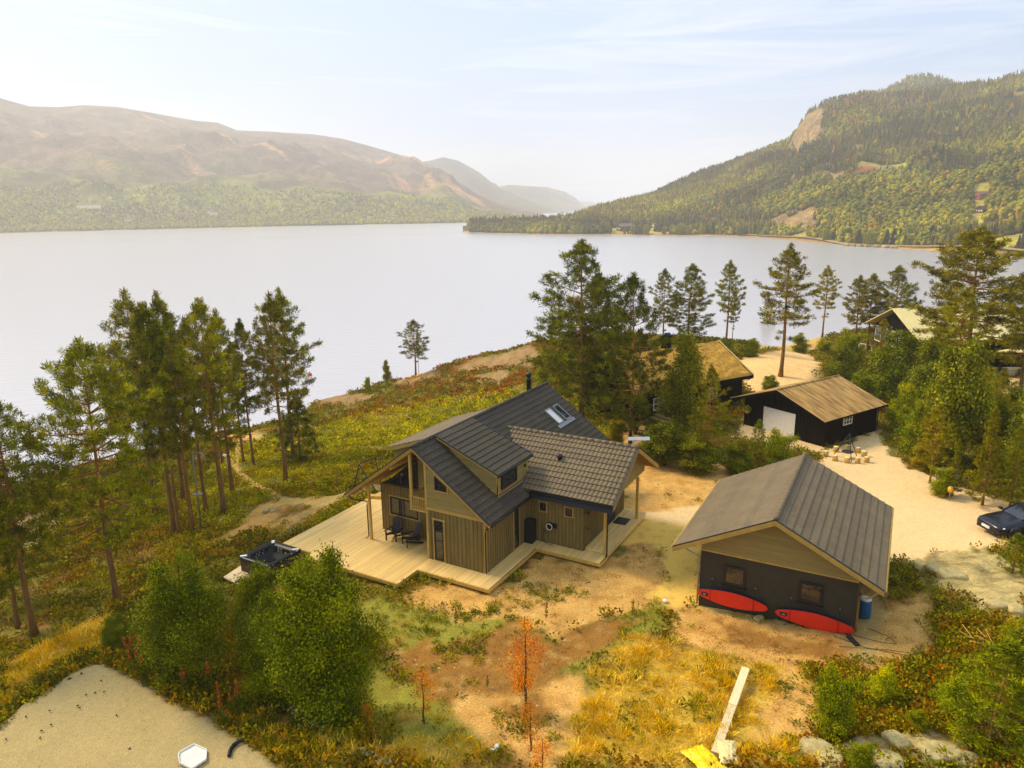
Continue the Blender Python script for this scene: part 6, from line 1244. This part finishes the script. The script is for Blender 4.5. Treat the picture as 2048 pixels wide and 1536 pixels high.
farb('cottage', 'small red building with grey roof at the top of the narrow clearing', RH, 1945, 398, 6, 12, 3.5, 5.5, 75, GRF, RED)
farb('shed', 'dark brown shed halfway down the narrow clearing', RH, 1950, 425, 6, 8, 2.5, 4.5, 75, BRN, BRN)
farb('house', 'white house with reddish roof between trees above the far shore', RH, 1405, 449, 8, 12, 4, 6.5, 70, REDR, WHT)
farb('house', 'brown house on the meadow of the far headland', RH, 1232, 461, 9, 15, 4, 7, 70, GRF, BRN)
farb('cabin', 'small white cabin left of the brown headland house', RH, 1205, 463, 5, 8, 2.6, 4, 60, GRF, WHT)
farb('boathouse', 'dark little boathouse at the water of the headland', RH, 1188, 466, 5, 7, 2.2, 3.8, 10, BRN, BRN, 1)
farb('cabin', 'pale cabin among the trees near the headland tip', RH, 1030, 459, 5, 8, 2.6, 4, 60, GRF, WHT)
farb('house', 'white villa peeking through trees right of the headland meadow', RH, 1302, 458, 7, 9, 3.6, 6, 50, GRF, WHT)
farb('farmhouse', 'long white farm building in the fields below the left mountain', LM, 158, 417, 10, 34, 5, 8, 80, GRF, WHT)
farb('barn', 'reddish brown barn among trees below the left mountain', LM, 352, 434, 8, 16, 4, 7, 75, GRF, RED)
farb('house', 'white gabled house right of the reddish barn on the far side', LM, 414, 431, 10, 14, 5, 9, 30, GRF, WHT)
farb('cabin', 'small brown cabin close to the far shore on the left side', LM, 648, 446, 8, 12, 3, 6, 60, GRF, BRN)
farb('house', 'pale house at the far shore end of the left side', LM, 768, 445, 9, 14, 4, 7, 60, GRF, WHT)
farb('cabin', 'greyish cabin in the clearing above the left far shore', LM, 250, 443, 8, 12, 3, 6, 70, GRF, WHT)
# road wall along the far right shore
b = MB()
pts = []
for px in range(1480, 2100, 20):
    B = bearing(px); sr = float(np.interp(B, RH.sb, RH.sr)) + 14; pts.append((sr * math.sin(B), sr * math.cos(B), float(RH.h(np.array([B]), np.array([sr]))[0]) + .8))
for p, q in zip(pts[:-1], pts[1:]): b.bar(p, q, 4., .5)
o = b.build('lakeside_road', M['concrete']); tag(o, kind='structure')
rsx = np.random.default_rng(55)
def boulder(name, label, cat, loc, sz, seed, group=None, m_=None, flat_=.6, parent=None):
    rs = np.random.default_rng(seed); bm = bmesh.new(); bmesh.ops.create_icosphere(bm, subdivisions=3, radius=1)
    for v in bm.verts:
        c = np.array(v.co); f_ = 1 + .22 * float(fbm(np.array(c[0] * 1.3 + seed), np.array(c[1] * 1.3 + c[2] * 1.7), seed, 3)); d_ = c * f_; d_ = np.clip(d_, -.82, .80); v.co = Vector((d_[0] * sz[0], d_[1] * sz[1], d_[2] * sz[2] * flat_))
    me = bpy.data.meshes.new(name); bm.to_mesh(me); bm.free(); me.polygons.foreach_set('use_smooth', np.ones(len(me.polygons), bool)); o = link(name, me, m_ or M['rock'], parent); o.location = loc; o.rotation_euler = (rs.uniform(-.2, .2), rs.uniform(-.2, .2), rs.uniform(0, 6)); tag(o, label, cat, group); return o
for i, px in enumerate((1700, 1712, 1726, 1742, 1760, 1778, 1795)):
    B = bearing(px); sr = float(np.interp(B, RH.sb, RH.sr)) + 1.5; boulder('shore_boulder', 'pale boulder at the tip of the wooded point across the lake', 'boulder', (sr * math.sin(B), sr * math.cos(B), WATER + .6), (2.6, 2., 1.8), 500 + i, 'boulders at the wooded point')
# ================================================================ smaller things
# gravel pad with retaining stones, white tray and black pipe
WP = [(560,1418),(600,1440),(650,1468),(690,1490),(730,1512),(768,1532)]
for i in range(13):
    u = i / 12 * (len(WP) - 1); k = min(int(u), len(WP) - 2); f = u - k; p = at(WP[k][0] * (1 - f) + WP[k + 1][0] * f, WP[k][1] * (1 - f) + WP[k + 1][1] * f)
    boulder('wall_stone', 'pale flat stone in the curved row edging the dry grass', 'stone', (p[0], p[1], p[2] + .03), (.30, .20, .16), 600 + i, 'edging stones at the bottom left')
tp_ = GZ(386, 1512, .42); t = thing('white_tray', 'white six sided plastic tray lying on the gravel pad', 'tray', (tp_[0], tp_[1], .38))
hexp = [tuple((GZ(a, c, .42) - tp_)[:2]) for a, c in ((357, 1513), (359, 1505), (388, 1489), (413, 1500), (412, 1519), (384, 1538), (359, 1526))]
b = MB(); b.poly([(x, y, 0) for x, y in hexp], (0, 0, .03)); b.build('tray_bottom', M['white'], t)
b = MB()
for i in range(7): p, q = hexp[i], hexp[(i + 1) % 7]; b.bar((*p, .045), (*q, .045), .03, .07)
b.build('rim', M['white'], t)
pp = [GZ(a, c, .42) for a, c in ((458, 1512), (461, 1499), (468, 1489), (480, 1482), (490, 1479))]
b = MB()
P2 = []
for i in range(len(pp) - 1):
    for f in np.linspace(0, 1, 12, endpoint=False): P2.append(pp[i] * (1 - f) + pp[i + 1] * f)
b.tube(P2, [.055 + .012 * (i % 2) for i in range(len(P2))], 10); o = b.build('drain_pipe', M['black']); tag(o, 'black ribbed drain pipe curving out of the grass onto the pad', 'pipe')
for i, (a, c) in enumerate([(202,1361),(162,1346),(190,1385),(208,1383),(172,1389),(155,1411),(159,1415),(99,1421),(52,1433),(102,1449),(83,1461),(12,1478),(80,1475),(233,1430),(259,1497),(163,1347)]):
    boulder('small_stone', 'small dark stone lying on the pale gravel pad', 'stone', GZ(a, c, .40), (.045, .035, .035), 700 + i, 'dark stones on the gravel pad', M['darkplastic'])
# plank, tarp and plastic
a0 = at(1430, 1515); a1 = at(1490, 1356); d = a1 - a0; ln = float(np.linalg.norm(d[:2])); t = thing('long_plank', 'long pale plank of two joined lengths lying in the yellow grass', 'plank', (a0[0], a0[1], max(a0[2], a1[2]) + .10), math.atan2(d[1], d[0]))
P_ = mat('planed_plank', lin(236,214,196), .6, .05, 1, (.3, 3, 1)); P2_ = mat('planed_plank_near', lin(222,198,176), .6, .05, 1, (.3, 3, 1))
b = MB(); b.box(0, ln * .52, -.14, .14, 0, .12); b.build('near_length', P2_, t); b = MB(); b.box(ln * .52 + .004, ln, -.145, .145, 0, .14); b.build('far_length', P_, t)
def cloth(name, label, cat, px, py, sx, sy, hh, m_, seed):
    p = at(px, py) + [0, 0, .14]; n = 36; vs = []; 
    for i in range(n):
        for j in range(n):
            u, v = i / (n - 1) * 2 - 1, j / (n - 1) * 2 - 1; e_ = 1 + .15 * float(vnoise(np.array(u * 2 + seed), np.array(v * 2), seed)); x, y = u * sx * e_, v * sy * e_; r = max(abs(u), abs(v))
            vs.append((x, y, hh * (1 - r ** 2.2) * (.7 + .3 * float(fbm(np.array(u * 2.5), np.array(v * 2.5), seed, 3))) + .07 * abs(float(fbm(np.array(u * 4 + 3), np.array(v * 2.2), seed + 2, 4))) + .02))
    o = link(name, mesh_np(name, vs, [(i * n + j, (i + 1) * n + j, (i + 1) * n + j + 1, i * n + j + 1) for i in range(n - 1) for j in range(n - 1)], None, True), m_); o.location = p; o.rotation_euler = (0, 0, seed); tag(o, label, cat); return o
cloth('yellow_tarp', 'bright yellow crumpled tarp at the bottom edge beside the plank', 'tarp', 1408, 1530, .62, .42, .25, mat('yellow_tarp', lin(250,214,20), .45, .06, 3), 2)
cloth('white_plastic_sheet', 'torn white plastic sheet crumpled against the near end of the plank', 'plastic sheet', 1456, 1515, .30, .55, .22, mat('white_film', lin(225,205,170), .35, .06, 3), 3)
cloth('crumpled_paper', 'scrap of white paper lying on the bare yard soil', 'litter', 992, 1504, .16, .09, .05, M['white'], 4)
# stone at chips path corner and loose rocks
boulder('white_stone', 'round white stone at the end of the chip path', 'stone', at(1330, 1204) + [0, 0, .08], (.15, .12, .12), 801, None, M['white'])
boulder('flat_stone', 'flat oval stone before the garage wall between the boards', 'stone', at(1518, 1236) + [0, 0, .03], (.30, .2, .12), 802)
for i, (a, c, s) in enumerate([(1645,1508,.9),(1660,1525,.7),(1790,1500,.5),(1760,1530,.8),(1880,1520,.8),(1930,1530,.6),(2000,1220,.7),(2030,1228,.5),(1985,1210,.4),(1905,1150,.9),(1870,1142,.7)]):
    boulder('yard_rock', ['rounded granite rock in the scrub at the bottom right', 'pale granite rock beside the bare slab at the right'][i > 5], 'rock', at(a, c) + [0, 0, .05], (s, s * .7, s * .6), 820 + i, ['rocks in the bottom right scrub', 'rocks beside the bare slab'][i > 5])
# stump seats and tripod fire pan
for i, (a, c) in enumerate([(1652,912),(1670,921),(1694,925),(1715,926),(1733,924),(1728,912),(1716,905),(1694,900),(1672,903)]):
    p = at(a, c); t = thing('log_stool', 'cut log used as a seat in the ring round the fire pan', 'log seat', (p[0], p[1], p[2] - .02), random.uniform(0, 6), 'log seats round the fire pan')
    r = .165 + .02 * (i % 3); b = MB(); b.lathe((0, 0, 0), [(r * 1.05, 0), (r, .2), (r * .97, .42), (0, .42)], 12); b.build('log', M['stump'], t); b = MB(); b.lathe((0, 0, .422), [(r * .93, 0), (r * .9, .006), (0, .006)], 12); b.build('cut_face', M['stumptop'], t)
p = at(1694, 916); t = thing('fire_tripod', 'black iron tripod with a hanging fire pan inside the ring of logs', 'fire pan', p)
for k in range(3): a = .4 + k * 2.094; b = MB(); b.tube([(.95 * math.cos(a), .95 * math.sin(a), 0), (0, 0, 1.85)], .028, 6); b.build('leg', M['black'], t)
b = MB(); b.tube([(0, 0, 1.85), (0, 0, .75)], .012, 5); 
for k in range(3): a = k * 2.094; b.tube([(0, 0, .95), (.33 * math.cos(a), .33 * math.sin(a), .50)], .008, 4)
b.build('chain', M['black'], t); b = MB(); b.lathe((0, 0, .36), [(.05, 0), (.26, .04), (.40, .13), (.42, .15), (.38, .14), (.2, .07), (0, .05)], 20); b.build('pan', M['black'], t)
# hanging flower basket on the black garage
kp = np.array([KO[0], KO[1], KO[2]]) + np.array([math.cos(KTH), -math.sin(KTH), 0]) * -6.9 + np.array([math.sin(KTH), math.cos(KTH), 0]) * -.3
t = thing('hanging_basket', 'flower basket hanging on the black garage wall left of the white door', 'flower basket', (kp[0], kp[1], KO[2] + 1.15)); b = MB(); b.lathe((0, 0, 0), [(.1, 0), (.2, .12), (.22, .22), (0, .22)], 10); b.build('pot', M['rock'], t)
n = 260; u = norm(rng.normal(size=(n, 3))) * np.array([.3, .3, .28]) + [0, 0, .36]; l_ = leafset(u, rng.normal(size=(n, 3)), .10, .07, palcol(n, [lin(120,150,50), lin(150,170,70), lin(220,120,140)], [.5, .4, .1])); o = link('flowers', mesh_np('flowers', *l_), M['herb'], t)
# lamp posts by the footpath
for (a, c, ty, lb) in ((403, 1058, 903, 'grey garden lamp post with a curved arm and small box in the grove'), (459, 960, 908, 'short lamp with a pale panel standing at the footpath')):
    p = at(a, c); h = solve_h(p, ty); t = thing('lamp_post', lb, 'lamp post', p); b = MB()
    b.tube([(0, 0, 0), (0, 0, h)] if a > 420 else [(0, 0, 0), (0, 0, h * .85), (.05, 0, h * .95), (.25, 0, h), (.6, 0, h * .97), (.75, 0, h * .90)], .05, 8); b.build('pole', M['grey'], t)
    b = MB(); z = h * .95 if a > 420 else h * .45; b.box(-.28, .28, -.16, .16, z, z + .06); b.build('panel', M['white'] if a > 420 else M['grey'], t)
# picnic tables
def picnic(px, py, rz, lb):
    p = at(px, py); t = thing('picnic_table', lb, 'picnic table', p, rz, 'picnic tables by the lake'); m_ = mat('picnic_wood', lin(212,150,76), .75, .12, 3)
    b = MB()
    for k in range(5): b.box(-.9, .9, -.37 + k * .15, -.37 + k * .15 + .14, .72, .76)
    b.build('table_top', m_, t)
    for s in (-1, 1): b = MB(); b.box(-.9, .9, s * .72 - .13, s * .72 + .13, .43, .47); b.build('bench', m_, t)
    for s in (-.65, .65):
        for q in (-1, 1): b = MB(); b.bar((s, q * .55, 0), (s, q * .22, .72), .09, .05); b.build('leg', m_, t)
        b = MB(); b.bar((s, -.8, .41), (s, .8, .41), .04, .09); b.build('brace', m_, t)
picnic(489, 881, .2, 'wooden picnic table at the end of the footpath, the one facing the lake'); picnic(468, 884, 1.1, 'wooden picnic table at the end of the footpath, the left one turned sideways')
# kayak
p0 = at(808, 770); p1 = at(846, 754); t = thing('kayak', 'yellow orange kayak pulled up on the rocks below the lone pine', 'kayak', ((p0[0] + p1[0]) / 2, (p0[1] + p1[1]) / 2, max(p0[2], p1[2]) + .15), math.atan2(p1[1] - p0[1], p1[0] - p0[0])); Lk = float(np.linalg.norm((p1 - p0)[:2])) / 2 * .9
vs = []; fs = []; n = 22; m_ = 12
for i in range(n):
    x = -1 + 2 * i / (n - 1); w_ = .34 * max(0.02, 1 - abs(x) ** 2.4); zz = .12 * x * x
    for k in range(m_): a = 2 * math.pi * k / m_; vs.append((x * Lk, w_ * math.cos(a), zz + .17 * math.sin(a) * (1 if abs(x) < .95 else .4) + .12))
    if i:
        for k in range(m_): a_ = (i - 1) * m_ + k; b_ = (i - 1) * m_ + (k + 1) % m_; fs.append((a_, b_, b_ + m_, a_ + m_))
b = MB(); b.add(vs, fs, True); b.build('hull', mat('kayak_yellow', lin(244,170,40), .35, .05, 3), t); b = MB(); b.lathe((0, 0, .27), [(.26, 0), (.27, .05), (.2, .05), (.19, .0)], 16); o = b.build('cockpit', M['black'], t); o.scale = (1.6, 1, 1)
# red buoy on the lake
p = GZ(620, 751, WATER); t = thing('mooring_buoy', 'small red buoy floating on the lake behind the pine pair', 'buoy', p); b = MB(); b.lathe((0, 0, -.15), [(.1, 0), (.28, .1), (.35, .3), (.28, .5), (.1, .6), (.04, .62), (.04, .75)], 12); b.build('float', mat('buoy_red', lin(220,60,60), .4, .05, 3), t)
# junk pile and sign in the thicket
p = at(1890, 955); t = thing('scrap_crate', 'tipped grey metal crate dumped among the bushes at the right', 'crate', p, .5)
b = MB(); b.poly([(-.55, -.3, .1), (.35, -.3, .0), (.35, -.3, .65), (-.55, -.3, .75)], (0, .05, 0)); b.poly([(-.55, .3, .1), (.35, .3, .0), (.35, .3, .65), (-.55, .3, .75)], (0, .05, 0)); b.box(-.55, -.5, -.3, .3, .1, .75); b.box(.3, .35, -.3, .3, 0, .65); b.build('side_panel', M['grey'], t); b = MB(); b.bar((.4, -.5, .0), (.9, -.2, .55), .2, .04); b.build('loose_sheet', M['grey'], t)
p = at(1898, 1000); t = thing('marker_post', 'small yellow marker on a stake at the roadside bushes', 'marker post', p); b = MB(); b.tube([(0, 0, 0), (0, 0, .9)], .03, 6); b.build('stake', M['grey'], t); b = MB(); b.lathe((0, 0, .55), [(.13, 0), (.16, .15), (.12, .32), (0, .34)], 10); b.build('marker', mat('marker_yellow', lin(235,175,50), .5, .05, 3), t)
# timber garden crate near the path
p = at(540, 1023); b = MB()
for k in range(2): b.box(-.4 + k * .5, -.1 + k * .5, -.25, .25, 0, .16)
o = b.build('stone_blocks', M['rock']); o.location = p; tag(o, 'two small stone blocks in the dry grass left of the footpath', 'stone blocks')
p = at(1375, 1018)
# ---------------------------------------------------------------- car
cpn = at(1962, 1060); cq = at(2100, 1090)
dv = np.array([cpn[0] - 31.0, cpn[1] - 35.2]); 
car = thing('black_car', 'black sports saloon parked at the right edge of the sandy drive', 'car', (0, 0, 0))
paint = mat('black_car_paint', (.010, .010, .012), .3, .02, 3, spec=.35, coat=.25, fine=0)
# local: x forward, y left, z up; body lofted from cross sections
Lc, Wc = 4.75, 1.90
st = [ # x, half width, z low, z shoulder, z top, half width at top
 (2.36,.62,.30,.50,.56,.50),(2.28,.80,.22,.56,.66,.66),(2.05,.90,.20,.62,.76,.74),(1.6,.94,.20,.68,.84,.76),(1.1,.95,.20,.72,.90,.76),(.75,.95,.20,.76,.95,.74),(.1,.95,.20,.80,.97,.72),(-.6,.95,.20,.82,.98,.72),(-1.3,.96,.20,.86,1.0,.72),(-1.8,.95,.22,.88,1.02,.74),(-2.2,.88,.28,.88,1.0,.70),(-2.36,.74,.42,.82,.92,.60)]
vs = []; fs = []; sec = 14
for (x, w_, zl, zs_, zt_, wt) in st:
    half = [(0, zl), (w_ * .8, zl), (w_ * .97, zl + .08), (w_, (zl + zs_) / 2), (w_ * .97, zs_), (wt + .03, zt_ - .02), (wt * .5, zt_ + .015)]
    ring = half + [(0, zt_ + .02)]; full = [(-y, z) for y, z in ring[::-1][1:-1]]
    pr = [(x, y, z) for y, z in ring] + [(x, y, z) for y, z in full]; vs += pr
sec = len(pr)
for i in range(len(st) - 1):
    for k in range(sec): fs.append((i * sec + k, i * sec + (k + 1) % sec, (i + 1) * sec + (k + 1) % sec, (i + 1) * sec + k))
fs.append(tuple(range(sec - 1, -1, -1))); fs.append(tuple(range((len(st) - 1) * sec, len(st) * sec)))
b = MB(); b.add(vs, fs, True); body = b.build('body', paint, car); sb = body.modifiers.new('s', 'SUBSURF'); sb.levels = 2; sb.render_levels = 2
# cabin
vs = [(.85, .70, .94), (.85, -.70, .94), (.05, .58, 1.36), (.05, -.58, 1.36), (-.9, .58, 1.38), (-.9, -.58, 1.38), (-1.95, .66, 1.02), (-1.95, -.66, 1.02)]
b = MB(); b.add(vs, [(0, 1, 3, 2), (2, 3, 5, 4), (4, 5, 7, 6), (0, 2, 4, 6), (1, 7, 5, 3)]); gh = b.build('greenhouse', M['glass'], car); gh['label'] = 'dark car windows'
b = MB(); b.poly([(.10, -.57, 1.355), (.10, .57, 1.355), (-.95, .57, 1.375), (-.95, -.57, 1.375)], (0, 0, .03))
for s in (-1, 1): b.bar((.87, s * .70, .95), (.06, s * .58, 1.37), .06, .05); b.bar((-.9, s * .58, 1.38), (-1.97, s * .66, 1.03), .10, .05)
b.build('roof', paint, car)
for x in (1.45, -1.38):
    for s in (-1, 1):
        wth = thing('wheel', None, None); wth.parent = car; wth.location = (x, s * .87, .34); wth.rotation_euler = (math.radians(90), 0, 0)
        b = MB(); b.lathe((0, 0, -.13), [(.20, 0), (.33, .0), (.345, .04), (.345, .22), (.33, .26), (.20, .26)], 28); b.build('tyre', M['darkplastic'], wth)
        b = MB(); b.lathe((0, 0, -.11), [(.215, 0), (.215, .22), (.19, .22), (.18, .16), (0, .16)], 24)
        for k in range(10): a = k * .628; b.bar((.04 * math.cos(a), .04 * math.sin(a), .06 if s < 0 else -.02), (.2 * math.cos(a), .2 * math.sin(a), .10 if s < 0 else .0), .03, .03)
        b.build('rim', M['window'], wth)
for s in (-1, 1):
    b = MB(); b.poly([(2.18, s * .50, .58), (2.02, s * .86, .60), (1.96, s * .86, .66), (2.14, s * .50, .63)], (.06, s * .03, .0)); b.build('headlight', M['grey'], car)
    b = MB(); b.box(.62, .80, s * .98 - .10, s * .98 + .10, .90, 1.02); b.build('mirror', paint, car, bevel=.03)
b = MB(); b.box(2.32, 2.42, -.26, .26, .38, .50); b.build('number_plate', M['white'], car)
b = MB(); b.box(2.20, 2.385, -.62, .62, .24, .36); b.build('grille', M['darkplastic'], car)
fr_ = GZ(1970, 1066, -.02); hd = math.radians(188); car.rotation_euler = (0, 0, hd)
car.location = (fr_[0] - 2.36 * math.cos(hd) , fr_[1] - 2.36 * math.sin(hd) , float(ter(fr_[0] + 1.5, fr_[1])[0]) + .0)
# boards of the deck edge stick etc: brush pile
p = at(1985, 1290); b = MB()
for k in range(22): a = random.uniform(0, 3.14); l_ = random.uniform(.5, 1.1); x, y = random.uniform(-.6, .6), random.uniform(-.4, .4); b.tube([(x, y, random.uniform(.05, .3)), (x + l_ * math.cos(a), y + l_ * math.sin(a), random.uniform(.1, .5))], .018, 4)
o = b.build('brush_pile', mat('dead_twigs', lin(206,150,86), .9, .2, 4)); o.location = p; tag(o, 'pile of bare brown branches at the right edge above the green pines', 'brush pile')

# loose pebbles and chips of stone on the bare ground
def pebbles(name, label, n, box, ok, s0, s1, cols, seed):
    rs = np.random.default_rng(seed); x, y, z = scatter(n, box, ok); n = len(x); t = (1 + 5 ** .5) / 2
    o8 = np.array([(1, 0, 0), (-1, 0, 0), (0, 1, 0), (0, -1, 0), (0, 0, 1), (0, 0, -1)], float); f8 = np.array([(0, 2, 4), (2, 1, 4), (1, 3, 4), (3, 0, 4), (2, 0, 5), (1, 2, 5), (3, 1, 5), (0, 3, 5)])
    s = s0 * (s1 / s0) ** (rs.uniform(0, 1, n) ** 2.5); V_ = np.stack([x, y, z], 1)[:, None] + o8[None] * s[:, None, None] * rs.uniform(.6, 1.3, (n, 6, 1)) * np.array([1, .8, .6]); F_ = (f8[None] + (np.arange(n) * 6)[:, None, None]).reshape(-1, 3)
    o = link(name, mesh_np(name, V_.reshape(-1, 3), F_, np.repeat(palcol(n, cols, rs=rs), 6, 0)), mat(name, (1, 1, 1), .85, .1, 3, tint=True)); tag(o, label, kind='stuff')
pebbles('pebbles', 'loose pebbles and bits of bark on the bare sandy ground', 9000, (-20, 30, 12, 48), lambda x, y: np.isin(kk(x, y), [3, 4, 5, 2]) & ~blocked(x, y), .015, .09, [lin(206,170,120), lin(160,124,80), lin(110,80,48), lin(226,200,160)], 901)
pebbles('gravel_stones', 'coarse gravel grains on the gravel pad and paths', 16000, (-32, 16, 12, 40), lambda x, y: np.isin(kk(x, y), [11, 10, 5]) & ~blocked(x, y), .012, .035, [lin(206,180,136), lin(170,140,100), lin(228,206,166), lin(140,112,76)], 902)
# ---------------------------------------------------------------- haze
hz = MB(); hz.box(-4200, 3600, -200, 7900, -19.5, 490)
hm_ = bpy.data.materials.new('haze_air'); hm_.use_nodes = True; t_ = hm_.node_tree; t_.nodes.clear(); o_ = t_.nodes.new('ShaderNodeOutputMaterial'); v_ = t_.nodes.new('ShaderNodeVolumePrincipled')
v_.inputs['Color'].default_value = (1.0, .97, .92, 1); v_.inputs['Density'].default_value = .00027; v_.inputs['Anisotropy'].default_value = .38; t_.links.new(v_.outputs[0], o_.inputs['Volume'])
o = hz.build('haze', hm_); tag(o, kind='stuff')
